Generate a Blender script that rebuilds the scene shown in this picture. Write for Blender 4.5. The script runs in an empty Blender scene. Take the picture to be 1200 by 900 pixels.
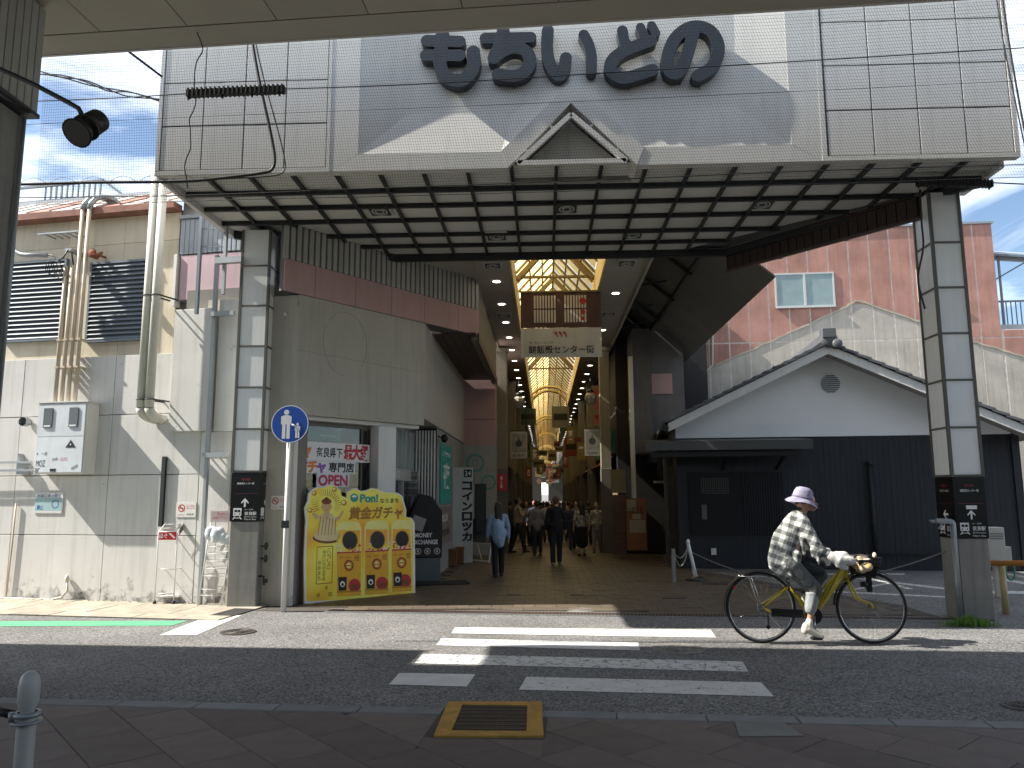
import bpy, bmesh, math, random
from mathutils import Vector, Matrix, noise
random.seed(7)
R_ = math.radians
S = bpy.context.scene
C = S.collection

# ------------------------------------------------------------ camera
F_, CX_, CY_, H_ = 900.0, 600.0, 450.0, 1.55
YAW, PITCH, ROLL = R_(2.36), R_(8.1), R_(-0.25)
def _basis():
    cy, sy, cp, sp = math.cos(YAW), math.sin(YAW), math.cos(PITCH), math.sin(PITCH)
    f = Vector((-sy*cp, cy*cp, sp)); r = Vector((cy, sy, 0)); u = Vector((sy*sp, -cy*sp, cp))
    c, s = math.cos(ROLL), math.sin(ROLL)
    return c*r + s*u, -s*r + c*u, f
CR, CU, CF = _basis()
cd = bpy.data.cameras.new('camera'); cam = bpy.data.objects.new('camera', cd); C.objects.link(cam)
cd.sensor_width = 36; cd.lens = F_/1200*36; cd.clip_end = 3000; cd.clip_start = 0.05
cam.matrix_world = Matrix(((CR.x, CU.x, -CF.x, 0), (CR.y, CU.y, -CF.y, 0), (CR.z, CU.z, -CF.z, H_), (0, 0, 0, 1)))
S.camera = cam

# ------------------------------------------------------------ light
SUN = Vector((-1.053, -0.082, 1.0)).normalized()      # towards the sun
W = bpy.data.worlds.new('World'); S.world = W; W.use_nodes = True
nt = W.node_tree; N = nt.nodes; Lk = nt.links; N.clear()
out = N.new('ShaderNodeOutputWorld'); bg = N.new('ShaderNodeBackground'); sky = N.new('ShaderNodeTexSky')
sky.sky_type = 'NISHITA'; sky.sun_disc = False
sky.sun_elevation = math.asin(SUN.z); sky.sun_rotation = math.atan2(SUN.x, SUN.y)
sky.air_density = 1.0; sky.dust_density = 0.6; sky.ozone_density = 1.5
bg.inputs['Strength'].default_value = 0.08
tc = N.new('ShaderNodeTexCoord'); mp = N.new('ShaderNodeMapping'); mp.inputs['Scale'].default_value = (1.0, 2.2, 4.0)
mp.inputs['Rotation'].default_value = (0.0, 0.5, 0.4); mp.inputs['Location'].default_value = (3.1, 0.7, 0.0)
n1 = N.new('ShaderNodeTexNoise'); n1.inputs['Scale'].default_value = 2.1; n1.inputs['Detail'].default_value = 9; n1.inputs['Roughness'].default_value = 0.58
n1.inputs['Distortion'].default_value = 0.5
cr = N.new('ShaderNodeValToRGB'); cr.color_ramp.elements[0].position = 0.44; cr.color_ramp.elements[1].position = 0.70
cr.color_ramp.elements[0].color = (0, 0, 0, 1); cr.color_ramp.elements[1].color = (0.9, 0.9, 0.9, 1)
mx = N.new('ShaderNodeMix'); mx.data_type = 'RGBA'; mx.inputs['B'].default_value = (14.5, 15, 15.6, 1)
Lk.new(tc.outputs['Generated'], mp.inputs[0]); Lk.new(mp.outputs[0], n1.inputs['Vector']); Lk.new(n1.outputs['Fac'], cr.inputs[0])
Lk.new(cr.outputs[0], mx.inputs['Factor']); Lk.new(sky.outputs[0], mx.inputs['A']); Lk.new(mx.outputs['Result'], bg.inputs[0]); Lk.new(bg.outputs[0], out.inputs[0])
sl = bpy.data.lights.new('sun', 'SUN'); sl.energy = 5.0; sl.angle = R_(0.5); sl.color = (1.0, 0.95, 0.86)
so = bpy.data.objects.new('sun', sl); C.objects.link(so); so.rotation_euler = SUN.to_track_quat('Z', 'Y').to_euler()
S.view_settings.view_transform = 'Standard'; S.view_settings.look = 'None'
S.view_settings.exposure = 1.25; S.view_settings.gamma = 1
S.cycles.max_bounces = 8; S.cycles.transparent_max_bounces = 12

# ------------------------------------------------------------ helpers
class Fr:
    """a standing frame: local x along a wall, local y into it, z up"""
    def __init__(s, x=0, y=0, deg=0, z=0):
        s.o = Vector((x, y, z)); s.a = R_(deg)
        s.X = Vector((math.cos(s.a), math.sin(s.a), 0)); s.Y = Vector((-math.sin(s.a), math.cos(s.a), 0)); s.Z = Vector((0, 0, 1))
    def _hit(s, px, py, n, d):
        v = (px-CX_)/F_*CR + (CY_-py)/F_*CU + CF; o = Vector((0, 0, H_)) - s.o
        t = (d - n.dot(o))/n.dot(v); p = o + t*v
        return (p.dot(s.X), p.dot(s.Y), p.z)
    def at(s, px, py, yl=0.0):
        p = s._hit(px, py, s.Y, yl); return (p[0], p[2])
    def atx(s, px, py, xl=0.0):
        p = s._hit(px, py, s.X, xl); return (p[1], p[2])
    def atz(s, px, py, zl=0.0):
        p = s._hit(px, py, s.Z, zl); return (p[0], p[1])
G = Fr()
def dist(px, py): return G.atz(px, py)[1]

def nd(nt, t, **k):
    n = nt.nodes.new(t)
    for a, b in k.items(): setattr(n, a, b)
    return n
MATS = {}
def mat(name, col, rough=0.7, metal=0.0, var=0.12, scale=2.5, bump=0.0, bscale=80, streak=0.0, rnd=0.05, spec=0.4, alpha=None, emit=None, dark=None, stretch=(1, 1, 1), spots=0.0):
    if name in MATS: return MATS[name]
    m = bpy.data.materials.new(name); m.use_nodes = True; t = m.node_tree; L = t.links
    b = t.nodes['Principled BSDF']
    b.inputs['Roughness'].default_value = rough; b.inputs['Metallic'].default_value = metal
    b.inputs['Specular IOR Level'].default_value = spec
    co = nd(t, 'ShaderNodeTexCoord'); mp = nd(t, 'ShaderNodeMapping'); mp.inputs['Scale'].default_value = stretch
    L.new(co.outputs['Object'], mp.inputs[0])
    no = nd(t, 'ShaderNodeTexNoise'); no.inputs['Scale'].default_value = scale; no.inputs['Detail'].default_value = 6; no.inputs['Roughness'].default_value = 0.6
    L.new(mp.outputs[0], no.inputs['Vector'])
    mr = nd(t, 'ShaderNodeMapRange'); mr.inputs['From Min'].default_value = 0.3; mr.inputs['From Max'].default_value = 0.7
    mr.inputs['To Min'].default_value = 1-var; mr.inputs['To Max'].default_value = 1+var*0.6
    L.new(no.outputs['Fac'], mr.inputs['Value'])
    oi = nd(t, 'ShaderNodeObjectInfo'); m2 = nd(t, 'ShaderNodeMapRange')
    m2.inputs['To Min'].default_value = 1-rnd; m2.inputs['To Max'].default_value = 1+rnd; L.new(oi.outputs['Random'], m2.inputs['Value'])
    mu = nd(t, 'ShaderNodeMath', operation='MULTIPLY'); L.new(mr.outputs[0], mu.inputs[0]); L.new(m2.outputs[0], mu.inputs[1]); val = mu.outputs[0]
    if streak:
        mp2 = nd(t, 'ShaderNodeMapping'); mp2.inputs['Scale'].default_value = (9, 9, 0.55); L.new(co.outputs['Object'], mp2.inputs[0])
        ns = nd(t, 'ShaderNodeTexNoise'); ns.inputs['Scale'].default_value = 1.2; ns.inputs['Detail'].default_value = 5; L.new(mp2.outputs[0], ns.inputs['Vector'])
        m3 = nd(t, 'ShaderNodeMapRange'); m3.inputs['From Min'].default_value = 0.5; m3.inputs['From Max'].default_value = 0.75
        m3.inputs['To Min'].default_value = 1; m3.inputs['To Max'].default_value = 1-streak; L.new(ns.outputs['Fac'], m3.inputs['Value'])
        mv = nd(t, 'ShaderNodeMath', operation='MULTIPLY'); L.new(val, mv.inputs[0]); L.new(m3.outputs[0], mv.inputs[1]); val = mv.outputs[0]
    if spots:
        nv = nd(t, 'ShaderNodeTexNoise'); nv.inputs['Scale'].default_value = 11; nv.inputs['Detail'].default_value = 8; nv.inputs['Roughness'].default_value = 0.75
        L.new(co.outputs['Object'], nv.inputs['Vector'])
        m4 = nd(t, 'ShaderNodeMapRange'); m4.inputs['From Min'].default_value = 0.6; m4.inputs['From Max'].default_value = 0.72
        m4.inputs['To Min'].default_value = 1; m4.inputs['To Max'].default_value = 1-spots; L.new(nv.outputs['Fac'], m4.inputs['Value'])
        mv = nd(t, 'ShaderNodeMath', operation='MULTIPLY'); L.new(val, mv.inputs[0]); L.new(m4.outputs[0], mv.inputs[1]); val = mv.outputs[0]
    rgb = nd(t, 'ShaderNodeRGB'); rgb.outputs[0].default_value = (*col, 1)
    vm = nd(t, 'ShaderNodeVectorMath', operation='SCALE'); L.new(rgb.outputs[0], vm.inputs[0]); L.new(val, vm.inputs['Scale'])
    L.new(vm.outputs[0], b.inputs['Base Color'])
    if bump:
        nb = nd(t, 'ShaderNodeTexNoise'); nb.inputs['Scale'].default_value = bscale; nb.inputs['Detail'].default_value = 4; L.new(co.outputs['Object'], nb.inputs['Vector'])
        bp = nd(t, 'ShaderNodeBump'); bp.inputs['Strength'].default_value = bump; bp.inputs['Distance'].default_value = 0.02; L.new(nb.outputs['Fac'], bp.inputs['Height']); L.new(bp.outputs[0], b.inputs['Normal'])
    if emit: b.inputs['Emission Color'].default_value = (*emit[0], 1); b.inputs['Emission Strength'].default_value = emit[1]
    if alpha is not None: b.inputs['Alpha'].default_value = alpha
    MATS[name] = m; return m

class MB:
    def __init__(s): s.v = []; s.f = []; s.m = []; s.sm = []
    def face(s, pts, m=0, sm=False):
        k = len(s.v); s.v += [tuple(p) for p in pts]; s.f.append(tuple(range(k, k+len(pts)))); s.m.append(m); s.sm.append(sm)
    def idx(s, pts, faces, m=0, sm=False):
        k = len(s.v); s.v += [tuple(p) for p in pts]
        for f in faces: s.f.append(tuple(k+i for i in f)); s.m.append(m); s.sm.append(sm)
        return s
    def hexa(s, p, m=0):   # 8 points: bottom 4 ccw, top 4 ccw
        return s.idx(p, [(0, 3, 2, 1), (4, 5, 6, 7), (0, 1, 5, 4), (1, 2, 6, 5), (2, 3, 7, 6), (3, 0, 4, 7)], m)
    def box(s, x0, x1, y0, y1, z0, z1, m=0):
        return s.hexa([(x0, y0, z0), (x1, y0, z0), (x1, y1, z0), (x0, y1, z0), (x0, y0, z1), (x1, y0, z1), (x1, y1, z1), (x0, y1, z1)], m)
    def prism(s, poly, a, b, ax='y', m=0):
        """poly of 2-d points, extruded from a to b along axis ax"""
        def P(p, t): return (p[0], t, p[1]) if ax == 'y' else ((t, p[0], p[1]) if ax == 'x' else (p[0], p[1], t))
        n = len(poly); pts = [P(p, a) for p in poly]+[P(p, b) for p in poly]
        return s.idx(pts, [tuple(range(n)), tuple(range(2*n-1, n-1, -1))]+[(i, i+n, (i+1) % n+n, (i+1) % n) for i in range(n)], m)
    def beam(s, a, b, w, h, m=0, up=(0, 0, 1)):
        a = Vector(a); b = Vector(b); d = (b-a).normalized(); u = Vector(up)
        sd = d.cross(u)
        if sd.length < 1e-4: sd = d.cross(Vector((1, 0, 0)))
        sd.normalize(); u = sd.cross(d).normalized()
        q = [a-sd*w/2-u*h/2, a+sd*w/2-u*h/2, a+sd*w/2+u*h/2, a-sd*w/2+u*h/2]
        return s.idx([*q, *[p+(b-a) for p in q]], [(0, 1, 2, 3), (7, 6, 5, 4), (0, 4, 5, 1), (1, 5, 6, 2), (2, 6, 7, 3), (3, 7, 4, 0)], m)
    def tube(s, pts, r, n=8, m=0, closed=False, sm=True):
        pts = [Vector(p) for p in pts]; k = len(pts)
        rs = r if isinstance(r, (list, tuple)) else [r]*k
        base = len(s.v); nrm = None
        for i in range(k):
            if closed: d = pts[(i+1) % k]-pts[i-1]
            else: d = pts[min(i+1, k-1)]-pts[max(i-1, 0)]
            if d.length < 1e-9: d = Vector((0, 0, 1))
            d.normalize()
            if nrm is None: nrm = d.orthogonal().normalized()
            nrm = (nrm-d*nrm.dot(d))
            if nrm.length < 1e-6: nrm = d.orthogonal()
            nrm.normalize(); bn = d.cross(nrm)
            for j in range(n):
                a = 2*math.pi*j/n; s.v.append(tuple(pts[i]+(nrm*math.cos(a)+bn*math.sin(a))*rs[i]))
        for i in range(k if closed else k-1):
            for j in range(n):
                i2 = (i+1) % k
                s.f.append((base+i*n+j, base+i*n+(j+1) % n, base+i2*n+(j+1) % n, base+i2*n+j)); s.m.append(m); s.sm.append(sm)
        if not closed:
            s.f.append(tuple(base+j for j in reversed(range(n)))); s.m.append(m); s.sm.append(False)
            s.f.append(tuple(base+(k-1)*n+j for j in range(n))); s.m.append(m); s.sm.append(False)
        return s
    def cyl(s, c, r, h, n=16, ax='z', m=0, r2=None):
        d = {'x': Vector((1, 0, 0)), 'y': Vector((0, 1, 0)), 'z': Vector((0, 0, 1))}[ax]
        c = Vector(c); return s.tube([c, c+d*h], [r, r if r2 is None else r2], n, m)
    def lathe(s, prof, c=(0, 0, 0), n=16, m=0, ax='z', sm=True):
        base = len(s.v)
        for (r, z) in prof:
            for j in range(n):
                a = 2*math.pi*j/n; p = (r*math.cos(a), r*math.sin(a), z)
                if ax == 'y': p = (p[0], -p[2], p[1])
                if ax == 'x': p = (p[2], p[0], p[1])
                s.v.append((p[0]+c[0], p[1]+c[1], p[2]+c[2]))
        for i in range(len(prof)-1):
            for j in range(n): s.f.append((base+i*n+j, base+i*n+(j+1) % n, base+(i+1)*n+(j+1) % n, base+(i+1)*n+j)); s.m.append(m); s.sm.append(sm)
        return s
    def mesh(s, me, M, m=0):
        s.idx([M @ v.co for v in me.vertices], [tuple(p.vertices) for p in me.polygons], m); return s
    def build(s, name, mats, parent=None, bevel=0, recalc=True):
        me = bpy.data.meshes.new(name); me.from_pydata(s.v, [], s.f)
        if not isinstance(mats, (list, tuple)): mats = [mats]
        for x in mats: me.materials.append(x)
        me.polygons.foreach_set('material_index', s.m); me.polygons.foreach_set('use_smooth', s.sm)
        if recalc or bevel:
            b = bmesh.new(); b.from_mesh(me)
            if bevel:
                bmesh.ops.remove_doubles(b, verts=b.verts, dist=1e-5)
                bmesh.ops.bevel(b, geom=[e for e in b.edges if len(e.link_faces) == 2 and e.calc_face_angle(0) > 0.6], offset=bevel, segments=1, affect='EDGES')
            bmesh.ops.recalc_face_normals(b, faces=b.faces); b.to_mesh(me); b.free()
        me.update()
        o = bpy.data.objects.new(name, me); C.objects.link(o)
        if parent: o.parent = parent
        return o

def thing(name, label, cat, fr=None, group=None):
    o = bpy.data.objects.new(name, None); C.objects.link(o); o.empty_display_size = 0.2
    if fr is not None: o.location = fr.o; o.rotation_euler = (0, 0, fr.a)
    o['label'] = label; o['category'] = cat
    if group: o['group'] = group
    return o
def tag(o, label, cat, fr=None, group=None):
    o['label'] = label; o['category'] = cat
    if fr is not None: o.location = fr.o; o.rotation_euler = (0, 0, fr.a)
    if group: o['group'] = group
    return o
def struct(o, fr=None):
    o['kind'] = 'structure'
    if fr is not None: o.location = fr.o; o.rotation_euler = (0, 0, fr.a)
    return o
def dup(root, loc=None, rotz=None, label=None, group=None):
    def cp(o, p):
        c = o.copy(); C.objects.link(c); c.parent = p
        for ch in kids(o): cp(ch, c)
        return c
    kids = lambda o: [x for x in ALLK.get(o.name, [])] or list(o.children)
    r = cp(root, None)
    if loc is not None: r.location = loc
    if rotz is not None: r.rotation_euler = (0, 0, rotz)
    if label: r['label'] = label
    if group: r['group'] = group
    return r
ALLK = {}
def inst(me_obj, loc, parent, rot=None, name=None):
    c = me_obj.copy(); C.objects.link(c); c.location = loc; c.parent = parent
    if rot is not None: c.rotation_euler = rot
    return c

def cjk(s, bold=0.0, size=1.0, space=1.0):
    cu = bpy.data.curves.new('txt', 'FONT'); cu.body = s; cu.size = size; cu.offset = bold; cu.space_character = space
    cu.resolution_u = 3; cu.align_x = 'CENTER'; cu.align_y = 'CENTER'
    o = bpy.data.objects.new('txt', cu); C.objects.link(o)
    dg = bpy.context.evaluated_depsgraph_get(); me = bpy.data.meshes.new_from_object(o.evaluated_get(dg))
    bpy.data.objects.remove(o); bpy.data.curves.remove(cu)
    return me
def put_text(mb, s, x0, x1, z0, z1, y, m=0, bold=0.0, thick=0.0, skew=0, vertical=False, tilt=0):
    """fit the text into the box x0..x1, z0..z1 of the plane local y, facing -y"""
    if vertical:
        n = len(s); h = (z1-z0)/n
        for i, ch in enumerate(s): put_text(mb, ch, x0, x1, z1-(i+1)*h+h*0.06, z1-i*h-h*0.06, y, m, bold)
        return
    me = cjk(s, bold)
    if not me.vertices: return
    xs = [v.co.x for v in me.vertices]; ys = [v.co.y for v in me.vertices]
    ax, bx, ay, by = min(xs), max(xs), min(ys), max(ys)
    kx = (x1-x0)/max(bx-ax, 1e-6); kz = (z1-z0)/max(by-ay, 1e-6)
    if len(s) == 1: kx = min(kx, kz*2.2); kz = min(kz, kx*2.2)
    cx, cz = (ax+bx)/2, (ay+by)/2; mx_, mz_ = (x0+x1)/2, (z0+z1)/2
    pts = [(mx_+(v.co.x-cx)*kx+skew*(v.co.y-cy_)*kz if False else mx_+(v.co.x-cx)*kx+tilt*(v.co.y-cz)*kz, y, mz_+(v.co.y-cz)*kz) for v in me.vertices]
    mb.idx(pts, [tuple(p.vertices) for p in me.polygons], m); bpy.data.meshes.remove(me)

# outline of a union of thick strokes (marching squares on a distance field)
def stroke_outline(strokes, cell, pad=1.5):
    segs = []
    for pts, r in strokes:
        if len(pts) == 1: segs.append((pts[0], pts[0], r))
        for a, b in zip(pts, pts[1:]): segs.append((a, b, r))
    xs = [p[0] for s in strokes for p in s[0]]; ys = [p[1] for s in strokes for p in s[0]]; mr = max(s[1] for s in strokes)
    x0, x1, y0, y1 = min(xs)-mr*pad, max(xs)+mr*pad, min(ys)-mr*pad, max(ys)+mr*pad
    nx = int((x1-x0)/cell)+2; ny = int((y1-y0)/cell)+2
    def sd(x, y):
        best = 1e9
        for a, b, r in segs:
            dx, dy = b[0]-a[0], b[1]-a[1]; L2 = dx*dx+dy*dy
            t = 0 if L2 == 0 else max(0, min(1, ((x-a[0])*dx+(y-a[1])*dy)/L2))
            d = math.hypot(x-a[0]-t*dx, y-a[1]-t*dy)-r
            if d < best: best = d
        return best
    Fd = [[sd(x0+i*cell, y0+j*cell) for i in range(nx)] for j in range(ny)]
    edges = {}
    def ip(i, j, k, l):
        a, b = Fd[j][i], Fd[l][k]; t = a/(a-b); return (x0+(i+(k-i)*t)*cell, y0+(j+(l-j)*t)*cell)
    nxt = {}
    for j in range(ny-1):
        for i in range(nx-1):
            c = [(i, j), (i+1, j), (i+1, j+1), (i, j+1)]
            ins = [Fd[q][p] < 0 for p, q in c]
            cr_ = []
            for e in range(4):
                a, b = c[e], c[(e+1) % 4]
                if ins[e] != ins[(e+1) % 4]: cr_.append(((min(a, b), max(a, b)), ins[e]))
            st = [x[0] for x in cr_ if x[1]]; en = [x[0] for x in cr_ if not x[1]]
            if len(st) == 1: nxt[st[0]] = en[0]
            elif len(st) == 2:
                nxt[st[0]] = en[0]; nxt[st[1]] = en[1]
    loops = []
    while nxt:
        k = next(iter(nxt)); lp = []
        while k in nxt:
            lp.append(ip(*k[0], *k[1])); k = nxt.pop(k)
        if len(lp) > 6: loops.append(lp)
    return loops
def loops_mesh(loops, depth):
    """filled and extruded mesh (local: x right, y up, front at z=0 going to -depth)"""
    cu = bpy.data.curves.new('c', 'CURVE'); cu.dimensions = '2D'; cu.fill_mode = 'BOTH'; cu.extrude = depth/2
    for lp in loops:
        sp = cu.splines.new('POLY'); sp.points.add(len(lp)-1); sp.use_cyclic_u = True
        for q, p in zip(sp.points, lp): q.co = (p[0], p[1], 0, 1)
    o = bpy.data.objects.new('c', cu); C.objects.link(o)
    dg = bpy.context.evaluated_depsgraph_get(); me = bpy.data.meshes.new_from_object(o.evaluated_get(dg))
    bpy.data.objects.remove(o); bpy.data.curves.remove(cu); return me
# local text plane to a wall plane facing -y
WALLM = Matrix(((1, 0, 0, 0), (0, 0, -1, 0), (0, 1, 0, 0), (0, 0, 0, 1)))
def disc(mb, x, z, r, y, m=0, n=24, rx=None):
    rx = rx or r
    mb.face([(x+rx*math.cos(2*math.pi*i/n), y, z+r*math.sin(2*math.pi*i/n)) for i in range(n)], m)
def rect(mb, x0, x1, z0, z1, y, m=0): mb.face([(x0, y, z0), (x1, y, z0), (x1, y, z1), (x0, y, z1)], m)
def ring(mb, x, z, r0, r1, y, m=0, n=28):
    pts = [(x+r*math.cos(2*math.pi*i/n), y, z+r*math.sin(2*math.pi*i/n)) for r in (r0, r1) for i in range(n)]
    mb.idx(pts, [(i, (i+1) % n, n+(i+1) % n, n+i) for i in range(n)], m)
def sag(a, b, drop, n=14):
    a = Vector(a); b = Vector(b); return [a.lerp(b, i/n)-Vector((0, 0, 4*drop*(i/n)*(1-i/n))) for i in range(n+1)]

# ------------------------------------------------------------ figures: tapered limbs fused into one surface
def limb_bm(bm, a, b, ra, rb, n=10):
    a = Vector(a); b = Vector(b); d = b-a; L = d.length
    if L < 1e-6: d = Vector((0, 0, 1)); L = 1e-6
    d.normalize(); u = d.orthogonal().normalized(); w = d.cross(u)
    rings = []
    prof = [(-math.cos(t)*ra, math.sin(t)*ra) for t in (0.35, 0.9, 1.57)]+[(L+math.cos(t)*rb, math.sin(t)*rb) for t in (1.57, 0.9, 0.35)]
    tops = [bm.verts.new(a-d*ra), bm.verts.new(b+d*rb)]
    for z, r in prof: rings.append([bm.verts.new(a+d*z+(u*math.cos(2*math.pi*j/n)+w*math.sin(2*math.pi*j/n))*r) for j in range(n)])
    for i in range(len(rings)-1):
        for j in range(n): bm.faces.new((rings[i][j], rings[i][(j+1) % n], rings[i+1][(j+1) % n], rings[i+1][j]))
    for j in range(n):
        bm.faces.new((tops[0], rings[0][(j+1) % n], rings[0][j])); bm.faces.new((tops[1], rings[-1][j], rings[-1][(j+1) % n]))
def egg_bm(bm, c, r, rot=None):
    M = Matrix.Translation(Vector(c)) @ (rot.to_matrix().to_4x4() if rot else Matrix()) @ Matrix.Diagonal((*r, 1))
    bmesh.ops.create_uvsphere(bm, u_segments=14, v_segments=9, radius=1, matrix=M)
def fuse(name, limbs, eggs, voxel, m, parent=None, smooth=2):
    bm = bmesh.new()
    for l in limbs: limb_bm(bm, *l)
    for e in eggs: egg_bm(bm, *e)
    bmesh.ops.recalc_face_normals(bm, faces=bm.faces)
    me = bpy.data.meshes.new(name); bm.to_mesh(me); bm.free()
    o = bpy.data.objects.new(name, me); C.objects.link(o)
    md = o.modifiers.new('r', 'REMESH'); md.mode = 'VOXEL'; md.voxel_size = voxel; md.use_smooth_shade = True
    if smooth: sm = o.modifiers.new('s', 'SMOOTH'); sm.iterations = smooth; sm.factor = 0.5
    dg = bpy.context.evaluated_depsgraph_get(); m2 = bpy.data.meshes.new_from_object(o.evaluated_get(dg)); m2.name = name
    o.modifiers.clear(); o.data = m2; bpy.data.meshes.remove(me)
    m2.materials.clear(); m2.materials.append(m)
    for p in m2.polygons: p.use_smooth = True; p.material_index = 0
    if parent: o.parent = parent
    return o
# ------------------------------------------------------------ materials
def asphalt():
    m = mat('asphalt', (0.165, 0.162, 0.158), 0.85, var=0.22, scale=0.9, bump=0.7, bscale=90, spec=0.3)
    t = m.node_tree; b = t.nodes['Principled BSDF']; src = b.inputs['Base Color'].links[0].from_socket
    co = [n for n in t.nodes if n.type == 'TEX_COORD'][0]
    v = nd(t, 'ShaderNodeTexVoronoi'); v.inputs['Scale'].default_value = 75; t.links.new(co.outputs['Object'], v.inputs['Vector'])
    r = nd(t, 'ShaderNodeMapRange'); r.inputs['From Min'].default_value = 0; r.inputs['From Max'].default_value = 1; r.inputs['To Min'].default_value = 0.35; r.inputs['To Max'].default_value = 1.75
    sp = nd(t, 'ShaderNodeSeparateColor'); t.links.new(v.outputs['Color'], sp.inputs[0]); t.links.new(sp.outputs[0], r.inputs['Value'])
    vm = nd(t, 'ShaderNodeVectorMath', operation='SCALE'); t.links.new(src, vm.inputs[0]); t.links.new(r.outputs[0], vm.inputs['Scale']); t.links.new(vm.outputs[0], b.inputs['Base Color'])
    return m
ASPH = asphalt()
PAVER = mat('paver_granite', (0.145, 0.118, 0.108), 0.7, var=0.15, scale=6, bump=0.25, bscale=140, rnd=0.16)
KERB = mat('kerb_stone', (0.2, 0.205, 0.205), 0.8, var=0.15, scale=5, bump=0.3, rnd=0.1)
TAN = mat('tan_concrete', (0.36, 0.32, 0.255), 0.85, var=0.3, scale=3, bump=0.4, rnd=0.12, spots=0.3)
ROADPAINT = mat('road_paint', (0.62, 0.62, 0.6), 0.6, var=0.15, scale=5, bump=0.2)
GREENP = mat('green_paint', (0.1, 0.42, 0.2), 0.6, var=0.15, scale=5)
YPAINT = mat('yellow_paint', (0.42, 0.24, 0.05), 0.7, var=0.3, scale=9, spots=0.3)
def worn(name, src_col, thr):
    m = mat(name, src_col, 0.65, var=0.12, scale=5, bump=0.2); t = m.node_tree; b = t.nodes['Principled BSDF']
    co = [n for n in t.nodes if n.type == 'TEX_COORD'][0]
    n = nd(t, 'ShaderNodeTexNoise'); n.inputs['Scale'].default_value = 14; n.inputs['Detail'].default_value = 9; n.inputs['Roughness'].default_value = 0.75
    t.links.new(co.outputs['Object'], n.inputs['Vector'])
    v = nd(t, 'ShaderNodeTexVoronoi'); v.feature = 'DISTANCE_TO_EDGE'; v.inputs['Scale'].default_value = 7; t.links.new(co.outputs['Object'], v.inputs['Vector'])
    a = nd(t, 'ShaderNodeMapRange'); a.inputs['From Min'].default_value = thr; a.inputs['From Max'].default_value = thr+0.03
    ad = nd(t, 'ShaderNodeMath', operation='ADD'); m1 = nd(t, 'ShaderNodeMath', operation='MINIMUM'); m1.inputs[1].default_value = 0.04
    t.links.new(v.outputs['Distance'], m1.inputs[0]); m2 = nd(t, 'ShaderNodeMath', operation='MULTIPLY'); m2.inputs[1].default_value = 4.0
    t.links.new(m1.outputs[0], m2.inputs[0]); t.links.new(m2.outputs[0], ad.inputs[0]); t.links.new(n.outputs['Fac'], ad.inputs[1])
    t.links.new(ad.outputs[0], a.inputs['Value']); t.links.new(a.outputs[0], b.inputs['Alpha']); return m
WORN = worn('worn_road_paint', (0.6, 0.6, 0.58), 0.56)
WORN2 = worn('lightly_worn_paint', (0.62, 0.62, 0.60), 0.49)
WHITE = mat('white_panel', (0.66, 0.65, 0.62), 0.45, var=0.05, scale=1.5, streak=0.1, rnd=0.03)
FACADE = mat('facade_metal', (0.60, 0.585, 0.55), 0.4, var=0.06, scale=1.2, streak=0.09, rnd=0.03)
SOFFIT = mat('soffit_panel', (0.58, 0.575, 0.54), 0.6, var=0.06, scale=2, rnd=0.05, streak=0)
DKBEAM = mat('dark_steel', (0.022, 0.024, 0.026), 0.5, var=0.1)
BLACK = mat('black_rubber', (0.012, 0.012, 0.013), 0.5, var=0.1)
LETTER = mat('slate_letter', (0.03, 0.037, 0.046), 0.4, var=0.12, scale=4, streak=0.2)
WALLW = mat('white_render', (0.60, 0.59, 0.56), 0.85, var=0.10, scale=1.1, bump=0.14, bscale=40, streak=0.16, rnd=0.03)
def base_dirt(m):
    t = m.node_tree; L = t.links; b = t.nodes['Principled BSDF']; src = b.inputs['Base Color'].links[0].from_socket; co = [n for n in t.nodes if n.type == 'TEX_COORD'][0]
    sx = nd(t, 'ShaderNodeSeparateXYZ'); L.new(co.outputs['Object'], sx.inputs[0]); n = nd(t, 'ShaderNodeTexNoise'); n.inputs['Scale'].default_value = 5; n.inputs['Detail'].default_value = 9; n.inputs['Roughness'].default_value = .7; L.new(co.outputs['Object'], n.inputs['Vector'])
    zr = nd(t, 'ShaderNodeMapRange'); zr.inputs['From Min'].default_value = 0.0; zr.inputs['From Max'].default_value = 0.42; zr.inputs['To Min'].default_value = .22; zr.inputs['To Max'].default_value = 0; L.new(sx.outputs[2], zr.inputs['Value'])
    ad = nd(t, 'ShaderNodeMath', operation='ADD'); L.new(n.outputs['Fac'], ad.inputs[0]); L.new(zr.outputs[0], ad.inputs[1]); mr = nd(t, 'ShaderNodeMapRange'); mr.inputs['From Min'].default_value = .64; mr.inputs['From Max'].default_value = .8; mr.inputs['To Min'].default_value = 1; mr.inputs['To Max'].default_value = .3; L.new(ad.outputs[0], mr.inputs['Value'])
    vm = nd(t, 'ShaderNodeVectorMath', operation='SCALE'); L.new(src, vm.inputs[0]); L.new(mr.outputs[0], vm.inputs['Scale']); L.new(vm.outputs[0], b.inputs['Base Color'])
base_dirt(WALLW)
WALLC = mat('cream_panel', (0.62, 0.55, 0.42), 0.8, var=0.10, scale=1.3, bump=0.15, streak=0.15, rnd=0.05)
BRICKR = mat('rusty_band', (0.26, 0.12, 0.085), 0.8, var=0.3, scale=6)
ROOFM = mat('worn_metal_roof', (0.55, 0.5, 0.45), 0.6, var=0.3, scale=2, stretch=(3, 0.6, 1), spots=0.35)
GREYB = mat('louvre_blue_grey', (0.16, 0.19, 0.22), 0.45, var=0.1)
PIPEW = mat('ivory_pipe', (0.58, 0.57, 0.5), 0.45, var=0.08, streak=0.12)
PIPEC = mat('tan_conduit', (0.5, 0.42, 0.32), 0.5, var=0.15, streak=0.2)
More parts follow.
